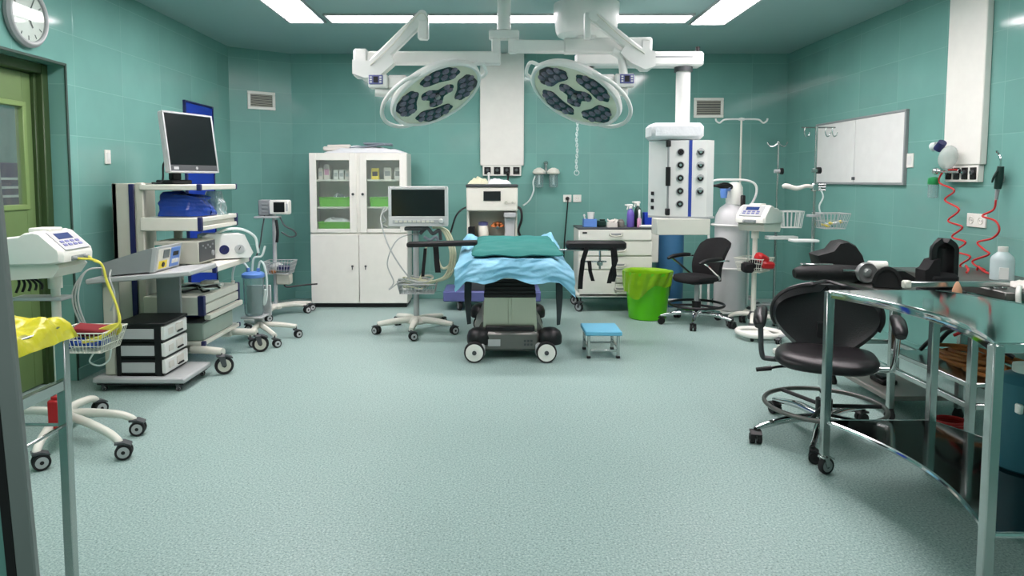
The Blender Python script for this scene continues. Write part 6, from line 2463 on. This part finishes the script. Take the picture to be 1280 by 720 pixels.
# canister and jar standing on its lower shelf
m = MB()
m.lathe([(0.10, 0), (0.11, 0.01), (0.112, 0.36), (0.09, 0.385), (0.06, 0.40)], seg=30)
m.mat(1).lathe([(0.055, 0.395), (0.06, 0.40), (0.06, 0.43), (0.02, 0.44)], seg=20)
m.mat(1).box((-0.09, -0.07, 0.27), (0.02, 0.03, 0.04), 0.008)
solo('teal_canister', m, [M['tealbin'], M['plate']], 'teal-blue canister on the lower shelf of the curved table', 'canister', (2.185, 2.80, SZ + 0.001))
m = MB().lathe([(0.045, 0), (0.05, 0.01), (0.05, 0.09), (0.04, 0.10), (0.01, 0.102)], seg=20)
solo('blue_bowl', m, M['blue'], 'small blue pot on the lower shelf of the curved table', 'pot', (2.10, 2.58, SZ + 0.001))

# ------------------------------------------------------------------ long steel trolley table along the wall
LZ = 0.775
X0, X1, Y0, Y1 = 2.39, 2.87, 3.45, 4.95
t = thing('steel_side_table', 'narrow steel trolley table carrying black pads behind the curved table', 'table', ((X0 + X1) / 2, (Y0 + Y1) / 2, 0))
B = Vector(t.location)
m = MB()
m.bx(X0 - B.x, X1 - B.x, Y0 - B.y, Y1 - B.y, LZ - 0.045, LZ, 0.005)
obj('table_top', m, M['dsteel'], t)
for x, y in ((X0 + 0.03, Y0 + 0.03), (X0 + 0.03, 4.19), (X0 + 0.03, Y1 - 0.03), (X1 - 0.03, Y0 + 0.03), (X1 - 0.03, 4.19), (X1 - 0.03, Y1 - 0.03)):
    x, y = x - B.x, y - B.y
    l = obj('leg', MB().bx(x - 0.018, x + 0.018, y - 0.018, y + 0.018, 0.06, LZ - 0.045, 0.003), M['steel'], t)
    obj('foot', MB().lathe([(0.03, 0), (0.032, 0.02), (0.018, 0.065)], (x, y, 0), 14), M['rubber'], l)
m = MB()
for x in (X0 + 0.03, X1 - 0.03):
    m.bx(x - B.x - 0.012, x - B.x + 0.012, Y0 - B.y + 0.05, Y1 - B.y - 0.05, 0.29, 0.32, 0.003)
for y in (Y0 + 0.03, Y1 - 0.03):
    m.bx(X0 - B.x + 0.05, X1 - B.x - 0.05, y - B.y - 0.012, y - B.y + 0.012, 0.29, 0.32, 0.003)
obj('stretcher_rails', m, M['steel'], t)
m = MB().bx(X0 - B.x + 0.01, X1 - B.x - 0.02, Y0 - B.y + 0.02, 4.17 - B.y, 0.405, 0.43, 0.004)
obj('shelf', m, M['steel'], t)
m = MB().bx(X0 - B.x + 0.02, X1 - B.x - 0.02, 4.21 - B.y, Y1 - B.y - 0.05, 0.10, 0.13, 0.004)
obj('low_shelf', m, M['taupe'], t)
m = MB()
rnd = random.Random(12)
for k in range(9):
    c = Vector((2.63 + rnd.uniform(-0.05, 0.12), 3.70 + rnd.uniform(-0.12, 0.16), 0.443 + 0.008 * k))
    r0 = 0.15 + rnd.uniform(-0.04, 0.03)
    pts = []
    for i in range(10):
        a = 2 * PI * i / 10
        pts.append(c + Vector((r0 * 0.8 * math.cos(a), r0 * 1.2 * math.sin(a), 0.008 * math.sin(2 * a + k))))
    m.sweep(pts, 0.011, seg=7, closed=True, sub=4)
solo('brown_cable_coil', m, M['orange'], 'coil of orange-brown cable on the shelf of the trolley table', 'cable')
m = MB()
m.sweep([(2.62, 3.60, 0.56), (2.58, 3.72, 0.68), (2.62, 3.86, 0.69), (2.70, 3.92, 0.66), (2.66, 4.05, 0.56), (2.62, 4.1, 0.45)], 0.013, seg=8)
solo('black_cable', m, M['black'], 'thicker black cable arching highest over the orange-brown coil', 'cable')
m = MB()
m.sweep([(2.66, 3.52, 0.55), (2.55, 3.62, 0.63), (2.50, 3.82, 0.64), (2.52, 4.0, 0.52), (2.54, 4.1, 0.45)], 0.012, seg=8)
solo('black_cable', m, M['black'], 'thinner black cable bending low over the orange-brown coil', 'cable')
m = MB()
m.sweep([(2.60, 3.55, 0.565), (2.56, 3.62, 0.64), (2.60, 3.70, 0.67), (2.64, 3.82, 0.64), (2.60, 3.9, 0.58)], 0.009, seg=8)
solo('red_lead', m, M['redhose'], 'red lead lying over the orange-brown cable coil', 'lead')
m = MB()
for k in range(3):
    m.ring((2.68, 4.02, 0.012 + 0.016 * k), 0.09 - 0.008 * k, 0.009, axis=2, seg=24, ts=7, sx=1.2)
solo('red_hose_coil', m, M['redhose'], 'small red hose coil on the floor under the trolley table', 'hose')
m = MB().bx(-0.05, 0.05, -0.08, 0.08, 0.0, 0.035, 0.008).bx(-0.03, 0.03, -0.04, 0.05, 0.035, 0.05, 0.006)
solo('foot_switch', m, M['black'], 'black foot switch on the low shelf of the trolley table', 'foot switch', (2.55, 4.5, 0.131))

# wall-side console table
KZ = 0.82
t = thing('steel_console', 'steel console table against the tiled wall under the red hoses', 'table', (3.20, 4.50, 0))
m = MB()
m.bx(-0.29, 0.29, -0.56, 0.60, KZ - 0.05, KZ, 0.006)
obj('table_top', m, M['dsteel'], t)
for x in (-0.25, 0.25):
    for y in (-0.52, 0.55):
        l = obj('leg', MB().bx(x - 0.016, x + 0.016, y - 0.016, y + 0.016, 0.03, KZ - 0.05, 0.003), M['steel'], t)
        obj('foot', MB().cyl((x, y, 0), (x, y, 0.032), 0.022, seg=14), M['rubber'], l)
m = MB()
m.bx(-0.25, 0.25, 0.54, 0.56, 0.2, 0.22, 0.002).bx(-0.26, -0.24, -0.5, 0.54, 0.2, 0.22, 0.002).bx(0.24, 0.26, -0.5, 0.54, 0.2, 0.22, 0.002)
obj('stretcher_rails', m, M['steel'], t)
CZ = KZ + 0.001

# ------------------------------------------------------------------ black positioning gear on the trolley table
GZ = LZ + 0.001


def padded(m, pts, r, seg=16):
    m.sweep(pts, r, seg=seg, sub=6)
    return m


# long pad on a bar, overhanging the table end
m = MB()
padded(m, [(2.01, 4.66, GZ + 0.055), (2.08, 4.66, GZ + 0.06), (2.25, 4.64, GZ + 0.062), (2.42, 4.62, GZ + 0.058), (2.50, 4.60, GZ + 0.05)], [0.03, 0.054, 0.058, 0.056, 0.02])
m.mat(1).box((2.16, 4.66, GZ + 0.118), (0.20, 0.05, 0.012), 0.003, (0, 0, -0.06))
solo('black_arm_pad', m, [M['foam'], M['steel']], 'long black padded rest jutting over the end of the trolley behind the leather chair', 'pad')
# big wedge cushion
m = MB()
prof = [(-0.15, 0.10), (-0.13, 0.015), (0.10, 0.0), (0.15, 0.02), (0.17, 0.07), (0.135, 0.17), (0.09, 0.235), (0.035, 0.265), (-0.02, 0.255), (-0.06, 0.20), (-0.17, 0.165)]
vs, fs = [], []
n = len(prof)
for y, k in ((-0.10, 0.93), (-0.07, 1.0), (0.09, 1.0), (0.12, 0.93)):
    for x, z in prof:
        vs.append((x * k, y, (z - 0.14) * k + 0.14))
for j in range(3):
    for i in range(n):
        fs.append([j * n + i, j * n + (i + 1) % n, (j + 1) * n + (i + 1) % n, (j + 1) * n + i])
fs += [list(range(n)), list(range(3 * n, 4 * n))]
m.add(vs, fs)
solo('black_wedge_cushion', m, M['foam'], 'large black wedge cushion with a rounded hump on the trolley table', 'cushion', (2.39, 4.84, GZ), (0, 0, -0.15), ang=50)
# leg support shells
m = MB()


def shell(u, v):
    a = PI * (0.06 + 0.88 * u)
    r = 0.082 - 0.014 * v
    return (-r * math.cos(a) * 1.1, -0.10 + 0.20 * v, 0.004 + 0.135 * math.sin(a) * (1 - 0.15 * v))


m.sheet(shell, 20, 10, 0.018)
m.prism([(-0.082 * math.cos(PI * i / 14), 0.004 + 0.118 * math.sin(PI * i / 14)) for i in range(15)], 1, -0.088, 0.085)
solo('black_leg_support', m, M['foam'], 'arched black leg support lying in front of the wedge cushion', 'leg support', (2.515, 4.44, GZ), (0, 0, -0.5), ang=60)
# round chromed clamp
t = thing('chrome_clamp', 'round chrome clamp knob among the black pads', 'clamp', (2.445, 4.66, GZ))
R = Matrix.Rotation(PI / 2, 3, 'X')
m = MB()
m.lathe([(0.055, -0.02), (0.066, -0.01), (0.070, 0.01), (0.062, 0.028), (0.045, 0.020), (0.03, 0.022), (0.02, 0.04), (0.004, 0.044)], (0, -0.09, 0.075), 32, R)
obj('round_knob', m, M['alu'], t)
m = MB().cyl((0, -0.09, 0.075), (0, 0.05, 0.075), 0.024, seg=16).bx(-0.05, 0.05, -0.05, 0.05, 0, 0.06, 0.008)
m.cyl((-0.05, -0.08, 0.08), (-0.15, -0.08, 0.085), 0.012, seg=12)
obj('clamp_body', m, M['steel'], t)
m = MB().lathe([(0.03, -0.06), (0.034, -0.055), (0.034, 0.055), (0.03, 0.06), (0.012, 0.06), (0.012, -0.06)], (0, 0, 0.105), 20, Matrix.Rotation(PI / 2, 3, 'Y'))
m.mat(1).bx(-0.05, 0.05, -0.03, 0.03, 0, 0.072, 0.004)
solo('gauze_roll', m, [M['plate'], M['foam']], 'white gauze roll on a black block behind the chrome clamp', 'gauze roll', (2.58, 4.68, GZ), (0, 0, -0.2))
m = MB()
m.prism([(-0.10, 0.0), (0.12, 0.0), (-0.02, 0.085), (-0.09, 0.08)], 1, -0.06, 0.06)
solo('black_wedge_block', m, M['foam'], 'low black wedge block beside the arched leg support', 'wedge', (2.72, 4.62, GZ), (0, 0, -0.1))
# upright padded boot
t = thing('leg_boot_holder', 'upright black padded leg boot standing on the trolley table', 'leg holder', (2.72, 4.22, GZ))
m = MB()


def boot(u, v):
    a = PI * u
    z = 0.03 + 0.30 * v
    w = 0.082 * (1 if v < 0.75 else math.sqrt(max(0.10, 1 - ((v - 0.75) / 0.25) ** 2)))
    return (w * math.cos(a), -0.03 + 0.09 * math.sin(a) * (1 if v < 0.85 else 0.8), z)


m.sheet(boot, 20, 24, 0.03)
obj('shell', m, M['foam'], t, ang=60)
m = MB()
m.prism([(-0.12, 0.02), (-0.04, 0.02), (-0.04, 0.21), (-0.08, 0.20), (-0.11, 0.15), (-0.13, 0.14), (-0.13, 0.10)], 1, -0.05, 0.05)
m.bx(-0.10, 0.085, -0.06, 0.05, 0.02, 0.12, 0.03)
obj('padding', m, M['fabric'], t)
m = MB().bx(-0.12, 0.10, -0.09, 0.06, 0, 0.02, 0.006)
obj('foot_plate', m, M['dgrey'], t)
# steel extension bar and wooden peg
m = MB()
m.box((0, 0, 0.028), (0.60, 0.030, 0.034), 0.004)
m.mat(1).box((-0.31, 0, 0.028), (0.045, 0.042, 0.046), 0.008)
m.mat(0).bx(0.20, 0.22, -0.02, 0.02, 0, 0.012, 0.002).bx(0.25, 0.28, -0.02, 0.02, 0, 0.012, 0.002)
solo('extension_bar', m, [M['steel'], M['offwhite']], 'straight steel bar lying on the console and reaching over the trolley', 'bar', (2.72, 4.06, CZ), (0, 0, 0.02))
m = MB().lathe([(0.016, 0), (0.024, 0.01), (0.026, 0.05), (0.014, 0.085), (0.006, 0.10)], seg=16)
solo('wooden_peg', m, M['wood'], 'small tan wooden peg standing on the trolley beside the leg boot', 'peg', (2.66, 3.98, GZ))
# bottle and cloth on the console
t = thing('solution_bottle', 'square-shouldered translucent white bottle on the steel console', 'bottle', (3.235, 4.42, CZ))
m = MB()
m.lathe([(0.058, 0), (0.066, 0.006), (0.066, 0.130), (0.060, 0.15), (0.028, 0.182), (0.024, 0.186)], seg=26)
obj('body', m, M['bottlew'], t)
obj('cap', MB().lathe([(0.026, 0.182), (0.028, 0.186), (0.028, 0.215), (0.006, 0.217)], seg=18), M['plate'], t)
obj('label', MB().box((-0.030, -0.058, 0.05), (0.050, 0.006, 0.075), 0.001, (0, 0, -0.45)), M['white'], t)
crumple('white_towel', 'white folded towel on the steel console nearest the viewer', 'towel', (3.20, 4.10, CZ), 0.24, 0.16, 0.07, M['cardboard'], 31)
m = MB().sweep([(3.05, 4.02, CZ + 0.017), (2.99, 3.945, CZ + 0.022), (2.965, 3.915, CZ + 0.002), (2.965, 3.912, CZ - 0.05), (2.97, 3.914, CZ - 0.10)], 0.014, seg=10)
solo('white_tube_end', m, M['plate'], 'white tube bent over the near edge of the steel console', 'tube')


# ------------------------------------------------------------------ gas hoses and fittings on the right wall
def wp(px, py, off=0.05):
    X = XR - off
    Y = F * X / (px - CX)
    for _ in range(8):
        p = at(px, py, Y)
        Y *= X / p.x
    return at(px, py, Y)


t = thing('oxygen_humidifier', 'oxygen flowmeter with a pale resuscitation bag plugged into the wall strip', 'flowmeter', wp(1190, 213, 0.06))
Bo = Vector(t.location)


def op2(px, py, off=0.06):
    return wp(px, py, off) - Bo


m = MB()
m.ball(op2(1185, 197, 0.13), (0.06, 0.07, 0.095), 20, 12, Matrix.Rotation(0.5, 3, 'X'))
obj('bag', m, M['resus'], t)
m = MB()
c = op2(1175, 183, 0.13)
m.cyl(c + Vector((0, 0.02, -0.02)), c + Vector((0, -0.03, 0.03)), 0.035, 0.03, seg=16)
m.mat(1).cyl(c + Vector((0, 0.03, 0.01)), c + Vector((0, 0.08, 0.0)), 0.028, 0.035, seg=16)
obj('mask_valve', m, [M['navy'], M['tube']], t)
m = MB()
m.cyl(op2(1200, 214, 0.06), op2(1170, 214, 0.11), 0.016, seg=12)
m.ball(op2(1170, 214, 0.11), 0.028, 14, 10)
m.box(op2(1183, 211, 0.09), (0.05, 0.09, 0.035), 0.008)
obj('flow_valve', m, M['chrome'], t)
m = MB()
c = op2(1167, 226, 0.11)
m.mat(0).lathe([(0.02, 0.03), (0.04, 0.02), (0.042, -0.02), (0.036, -0.03)], c, 18)
obj('green_cap', m, M['greenp'], t)
obj('jar', MB().lathe([(0.012, -0.135), (0.036, -0.13), (0.038, -0.03)], c, 18), M['clear'], t)

t = thing('air_gun', 'dark green air gun with curved steel nozzle hanging on the wall', 'air gun', wp(1248, 224, 0.03))
Bo = Vector(t.location)
m = MB()
m.sweep([op2(1251, 208, 0.05), op2(1249, 222, 0.05), op2(1247, 236, 0.05)], [0.020, 0.026, 0.022], seg=12)
m.sweep([op2(1247, 214, 0.07), op2(1242, 222, 0.09), op2(1240, 228, 0.09)], [0.010, 0.008, 0.006], seg=8)
obj('grip', m, M['darkgreen'], t)
obj('nozzle', cable([op2(1251, 208, 0.05), op2(1251, 199, 0.05), op2(1249, 193, 0.05), op2(1246, 189, 0.07)], 0.007), M['chrome'], t)
m = MB().cyl(op2(1247, 237, 0.05), op2(1245, 250, 0.05), 0.014, 0.010, seg=12)
obj('connector', m, M['grey'], t)
m = MB().bx(0.0, 0.03, -0.02, 0.02, -0.02, 0.03, 0.004)
obj('wall_hook', m, M['lgrey'], t)


def coil(px_pts, turns, amp, off):
    """spring hose: helix around a hanging centre line"""
    P = [wp(x, y, off) for x, y in px_pts]
    pts = []
    n = turns * 10
    for i in range(n + 1):
        k = i / n * (len(P) - 1)
        j = min(int(k), len(P) - 2)
        c = P[j].lerp(P[j + 1], k - j)
        a = 2 * PI * i / 10
        e = min(1, i / 6, (n - i) / 6)
        pts.append(c + Vector((0.03 * e * math.cos(a), amp * e * math.sin(a), 0)))
    return pts


m = MB()
pts = [wp(1196, 212, 0.10), wp(1180, 214, 0.10), wp(1174, 228, 0.09)]
zig = [(1193, 238), (1181, 250), (1199, 262), (1185, 276), (1203, 284), (1190, 296), (1207, 303), (1195, 314), (1213, 321), (1200, 332), (1211, 340)]
for x, y in zig:
    pts.append(wp(x, y, 0.10 + 0.02 * math.sin(y)))
pts += [Vector((3.36, 4.95, CZ + 0.03)), Vector((3.28, 4.80, CZ + 0.02)), Vector((3.2, 4.7, CZ + 0.012))]
m.sweep(pts, 0.007, seg=8, sub=6)
solo('red_spring_hose', m, M['redhose'], 'red spiral hose zigzagging down the wall from the gas outlets', 'hose')
m = MB()
zig = [(1245, 250), (1242, 262), (1228, 270), (1244, 276), (1249, 288), (1240, 298), (1222, 303), (1230, 312), (1236, 318), (1216, 326), (1221, 333), (1231, 338), (1222, 345)]
pts = [wp(x, y, 0.06 if i < 2 else 0.10) for i, (x, y) in enumerate(zig)]
pts += [Vector((3.40, 4.88, CZ + 0.03)), Vector((3.34, 4.75, CZ + 0.02)), Vector((3.3, 4.62, CZ + 0.012))]
m.sweep(pts, 0.007, seg=8, sub=6)
solo('red_spring_hose', m, M['redhose'], 'red spiral hose hanging from the dark green air gun', 'hose')

# ------------------------------------------------------------------ far corner: gas cylinder, second tourniquet machine, drip stands
GCX, GCY = 2.53, 7.48
t = thing('gas_cylinder', 'large pale gas cylinder standing in a white wheeled frame', 'gas cylinder', (GCX, GCY, 0))
m = MB()
m.lathe([(0.15, 0.06), (0.165, 0.075), (0.168, 1.02), (0.16, 1.08), (0.12, 1.16), (0.07, 1.20), (0.05, 1.22)], seg=36)
obj('tank', m, M['cyl'], t)
m = MB()
m.lathe([(0.085, 1.20), (0.09, 1.22), (0.085, 1.38), (0.06, 1.43), (0.02, 1.44)], (0.03, 0, 0), 24)
obj('valve_guard', m, M['plate'], t)
m = MB()
m.cyl((-0.10, -0.1, 1.36), (0.0, 0, 1.36), 0.02, seg=14)
m.cyl((-0.12, -0.11, 1.27), (-0.12, -0.11, 1.37), 0.032, 0.042, seg=18)
obj('regulator', m, M['lidblue'], t)
obj('sensor_grip', MB().bx(0.055, 0.095, -0.16, -0.11, 1.12, 1.30, 0.008), M['black'], t)
m = MB()
for s in (-1, 1):
    m.sweep([(s * 0.21, 0.05, 0.10), (s * 0.215, 0.05, 0.6), (s * 0.215, 0.06, 0.76)], 0.014, seg=10)
m.ring((0, 0, 0.98), 0.195, 0.012, axis=2, seg=36)
m.ring((0, 0, 0.52), 0.195, 0.012, axis=2, seg=36)
m.bx(-0.21, 0.21, -0.20, 0.20, 0.042, 0.06, 0.006)
m.sweep([(-0.22, 0.05, 1.40), (-0.17, 0.05, 1.455), (0.0, 0.05, 1.462), (0.17, 0.05, 1.455), (0.27, 0.05, 1.41), (0.28, 0.05, 1.30), (0.21, 0.06, 1.10), (0.215, 0.06, 0.76)], 0.013, seg=10)
m.sweep([(-0.22, 0.05, 1.40), (-0.235, 0.05, 1.2), (-0.215, 0.06, 0.76)], 0.013, seg=10)
obj('wheeled_frame', m, M['white'], t)
for x, y in ((-0.18, -0.16), (0.18, -0.16), (-0.18, 0.16), (0.18, 0.16)):
    caster(t, x, y, 0.018, 0.02, 0.4, 0.045, trail=0.006)
for k in range(3):
    obj('hose_loop', cable([(-0.30, -0.02, 1.375 + 0.02 * k), (-0.22, -0.10, 1.40), (-0.12, -0.12, 1.375 + 0.025 * k), (-0.04, -0.10, 1.40), (-0.02, -0.04, 1.36)], 0.013), M['black'], t)

# blue cylinder behind the task chair
m = MB()
m.lathe([(0.145, 0.0), (0.155, 0.015), (0.157, 0.86), (0.14, 0.94), (0.07, 1.0), (0.035, 1.01)], seg=34)
m.mat(1).lathe([(0.035, 1.0), (0.045, 1.01), (0.045, 1.08), (0.015, 1.09)], seg=16)
m.mat(1).cyl((-0.08, 0, 1.05), (0.08, 0, 1.05), 0.014, seg=10)
solo('blue_gas_cylinder', m, [M['bluecyl'], M['chrome']], 'blue gas cylinder behind the black task chair under the pendant', 'gas cylinder', (2.02, 8.05, 0))
m = MB()
for x in (1.87, 2.24):
    m.cyl((x, 7.55, 0.0), (x, 7.55, 0.40), 0.012, seg=10)
    m.cyl((x, 7.65, 0.0), (x, 7.65, 0.40), 0.012, seg=10)
    m.cyl((x, 7.55, 0.40), (x, 7.65, 0.40), 0.012, seg=10)
m.cyl((1.87, 7.55, 0.40), (2.24, 7.55, 0.40), 0.012, seg=10)
m.cyl((1.87, 7.65, 0.40), (2.24, 7.65, 0.40), 0.012, seg=10)
m.cyl((1.87, 7.55, 0.15), (2.24, 7.55, 0.15), 0.012, seg=10)
solo('cylinder_rack', m, M['white'], 'white tube rack in front of the blue gas cylinder', 'rack')

TQ = Vector((2.54, 6.80, 0))
tips = [(0.27, 0.10), (0.0, 0.27), (-0.20, 0.10), (-0.10, -0.24), (0.19, -0.22)]
rz = -2.35
Ri = Matrix.Rotation(-rz, 3, 'Z')
t, _ = tourniquet('white tourniquet machine with a blue display in front of the pale gas cylinder', TQ, rz, 1.02,
                  [tuple((Ri @ Vector((x, y, 0)))[:2]) for x, y in tips], (-0.13, 0.15, -0.14, 0.14, 0.57, 0.70), None)
m = MB()
m.mat(0).ball((0, 0, 0), (0.09, 0.07, 0.06), 14, 9).box((-0.09, 0.0, -0.03), (0.10, 0.12, 0.10), 0.02)
solo('black_cuff', m, M['fabric'], 'black cuff in the basket of the white machine with a blue display', 'cuff', (2.53, 6.71, 0.645))
m = MB().box((0, 0, 0.005), (0.13, 0.10, 0.085), 0.025, (0.1, 0.5, 0.3)).box((0.05, -0.02, -0.055), (0.13, 0.07, 0.07), 0.02, (0.2, 0.1, 0.1))
solo('red_bag', m, M['red'], 'bright red pouch on top of the black cuff in the basket', 'pouch', (2.56, 6.67, 0.70))
m = MB()
m.sweep([(2.37, 6.17, 0.06), (2.28, 6.22, 0.06), (2.24, 6.37, 0.06), (2.32, 6.49, 0.06), (2.50, 6.47, 0.06), (2.60, 6.35, 0.06), (2.58, 6.21, 0.06), (2.48, 6.16, 0.06)], 0.026, seg=10, closed=True)
m.bx(2.30, 2.54, 6.23, 6.43, 0.045, 0.058, 0.004)
for x, y in ((2.32, 6.22), (2.54, 6.23), (2.32, 6.42), (2.54, 6.41)):
    m.cyl((x, y, 0.018), (x, y, 0.06), 0.008, seg=8)
    m.mat(1).ball((x, y, 0.018), 0.018, 10, 8).mat(0)
solo('kick_bowl_frame', m, [M['plate'], M['rubber']], 'low white oval frame on small wheels on the floor in front of the white machine', 'wheeled frame')
m = MB().bx(-0.10, 0.10, -0.09, 0.09, 0, 0.05, 0.012).bx(-0.08, 0.02, -0.06, 0.06, 0.05, 0.085, 0.02)
solo('white_foot_pedal', m, M['plate'], 'white pedal box on the floor beside the leather chair', 'pedal', (2.43, 5.70, 0))


def drip_stand(label, X, Y, ztop, style, base=True):
    t = thing('drip_stand', label, 'drip stand', (X, Y, 0))
    m = MB()
    m.cyl((0, 0, 0.08), (0, 0, 1.15), 0.016, seg=14)
    m.cyl((0, 0, 1.1), (0, 0, ztop), 0.011, seg=12)
    obj('pole', m, M['offwhite' if style == 'wide' else 'steel'], t)
    m = MB()
    if style == 'wide':
        for s in (-1, 1):
            m.sweep([(0, 0, ztop - 0.02), (s * 0.10, 0, ztop - 0.018), (s * 0.20, 0, ztop - 0.025), (s * 0.25, 0, ztop - 0.06), (s * 0.29, 0, ztop - 0.04), (s * 0.30, 0, ztop - 0.01)], 0.010, seg=8)
        m.cyl((-0.03, 0, ztop - 0.02), (0.03, 0, ztop - 0.02), 0.016, seg=12)
    elif style == 'row':
        m.cyl((-0.13, 0, ztop - 0.01), (0.16, 0, ztop - 0.01), 0.006, seg=8)
        for x in (-0.10, 0.08, 0.14):
            m.sweep([(x, 0, ztop - 0.01), (x - 0.005, 0, ztop - 0.05), (x + 0.01, 0, ztop - 0.085), (x + 0.035, 0, ztop - 0.075), (x + 0.04, 0, ztop - 0.05)], 0.005, seg=7)
    else:
        for a in (0.3, 2.4):
            dx, dy = math.cos(a), math.sin(a)
            m.sweep([(0, 0, ztop - 0.01), (0.05 * dx, 0.05 * dy, ztop - 0.04), (0.09 * dx, 0.09 * dy, ztop - 0.035), (0.12 * dx, 0.12 * dy, ztop + 0.005)], 0.008, seg=8)
        m.ball((0, 0, ztop), 0.018, 12, 8)
    obj('hooks', m, M['white' if style == 'wide' else 'steel'], t)
    m = MB()
    m.lathe([(0.03, 0.06), (0.035, 0.09), (0.02, 0.13)], seg=16)
    for i in range(5):
        a = 2 * PI * i / 5 + 0.4
        m.sweep([(0.02 * math.cos(a), 0.02 * math.sin(a), 0.095), (0.14 * math.cos(a), 0.14 * math.sin(a), 0.09), (0.26 * math.cos(a), 0.26 * math.sin(a), 0.07)], [0.015, 0.014, 0.012], seg=8)
    obj('star_base', m, M['lgrey'], t)
    for i in range(5):
        a = 2 * PI * i / 5 + 0.4
        caster(t, 0.255 * math.cos(a), 0.255 * math.sin(a), 0.025, 0.03, a + 1, 0.07, twin=True, trail=0.01)
    return t


# tall drip stand with wide hooks behind the gas cylinder
p = at(927, 147, 8.1)
drip_stand('tall drip stand with wide curved hooks behind the pale gas cylinder', p.x, 8.1, p.z, 'wide')
# stand in the corner
p = at(973, 178, 7.55)
t = drip_stand('drip stand with a forked top near the whiteboard corner', p.x, 7.55, p.z, 'fork')
B = Vector((p.x, 7.55, 0))


def ip(px, py, dy=0.0):
    return at(px, py, 7.55 + dy) - B


m = MB()
c = ip(972, 214)
m.mat(0).cyl((c.x - 0.035, 0, c.z), (c.x + 0.03, 0, c.z), 0.02, seg=14)
m.mat(1).lathe([(0.014, 0.02), (0.036, 0.03), (0.036, 0.055), (0.01, 0.06)], (c.x, 0, c.z), 18, Matrix.Rotation(PI / 2, 3, 'Y'))
obj('clamp_knob', m, [M['lgrey'], M['black']], t)
m = MB()
wire_basket(m, 0.02, 0.25, -0.12, 0.08, ip(0, 284).z, ip(0, 264).z, 0.004, 5, 0.02, 1)
obj('wire_basket', m, M['white'], t)
obj('shelf_plate', MB().bx(-0.10, 0.22, -0.06, 0.06, ip(0, 299).z, ip(0, 295).z, 0.004), M['white'], t)
# stand near the board
p = at(1021, 158, 6.05)
t = drip_stand('drip stand with a row of small hooks standing before the whiteboard', p.x, 6.05, p.z, 'row')
B = Vector((p.x, 6.05, 0))


def jp(px, py, dy=0.0):
    return at(px, py, 6.05 + dy) - B


m = MB()
c = jp(1019, 213)
m.mat(0).cyl((c.x - 0.03, 0, c.z), (c.x + 0.025, 0, c.z), 0.018, seg=14)
m.mat(1).lathe([(0.010, 0.012), (0.029, 0.02), (0.029, 0.045), (0.008, 0.05)], (c.x, 0, c.z), 18, Matrix.Rotation(PI / 2, 3, 'Y'))
obj('clamp_knob', m, [M['steel'], M['black']], t)
m = MB()
c = jp(1019, 234)
m.box((0, 0, c.z), (0.06, 0.05, 0.07), 0.01)
for k in range(3):
    m.cyl((0.0, 0, c.z + 0.02 - 0.02 * k), (0.08, -0.03, c.z + 0.025 - 0.025 * k), 0.012, seg=10)
m.mat(1).sweep([(0, 0, c.z), (-0.08, -0.01, c.z + 0.01), (-0.16, 0.0, c.z - 0.01), (-0.24, 0.02, c.z + 0.01), (-0.27, 0.02, c.z)], [0.014, 0.017, 0.02, 0.024, 0.014], seg=12)
obj('clamped_roll', m, [M['steel'], M['cardboard']], t)
obj('hanging_tube', cable([(0.03, -0.02, c.z), (0.06, -0.03, c.z - 0.08), (0.03, -0.03, c.z - 0.16), (0.04, -0.03, c.z - 0.22)], 0.007), M['tube'], t)
m = MB()
zb = jp(0, 285).z
wire_basket(m, 0.02, 0.25, -0.14, 0.08, zb, zb + 0.13, 0.0025, 7, 0.03, 2)
obj('wire_basket', m, M['lgrey'], t)
m = MB()
for k in range(5):
    m.mat(k % 2).box((0.08 + 0.03 * k, -0.04 + 0.02 * (k % 3), zb + 0.025 + 0.006 * k), (0.07, 0.03, 0.016), 0.004, (0.2 * k, 0.3, 0.7 * k))
obj('ampoule_packs', m, [M['yellowp'], M['film']], t)
obj('clamp_bar', MB().bx(-0.06, 0.05, -0.02, 0.02, jp(0, 271).z, jp(0, 268).z, 0.003), M['lgrey'], t)
obj('tray_plate', MB().bx(-0.20, 0.02, -0.08, 0.05, jp(0, 302).z, jp(0, 299).z, 0.004), M['white'], t)
# ------------------------------------------------------------------ daylight-free world, exposure
w = bpy.data.worlds.new('corridor_light')
SC.world = w
w.use_nodes = True
bg = w.node_tree.nodes['Background']
bg.inputs['Color'].default_value = lin((200, 220, 216))
bg.inputs['Strength'].default_value = 0.35
SC.view_settings.view_transform = 'Standard'
SC.view_settings.look = 'None'
SC.view_settings.gamma = 1.0
SC.view_settings.use_curve_mapping = False
SC.view_settings.exposure = 0.8
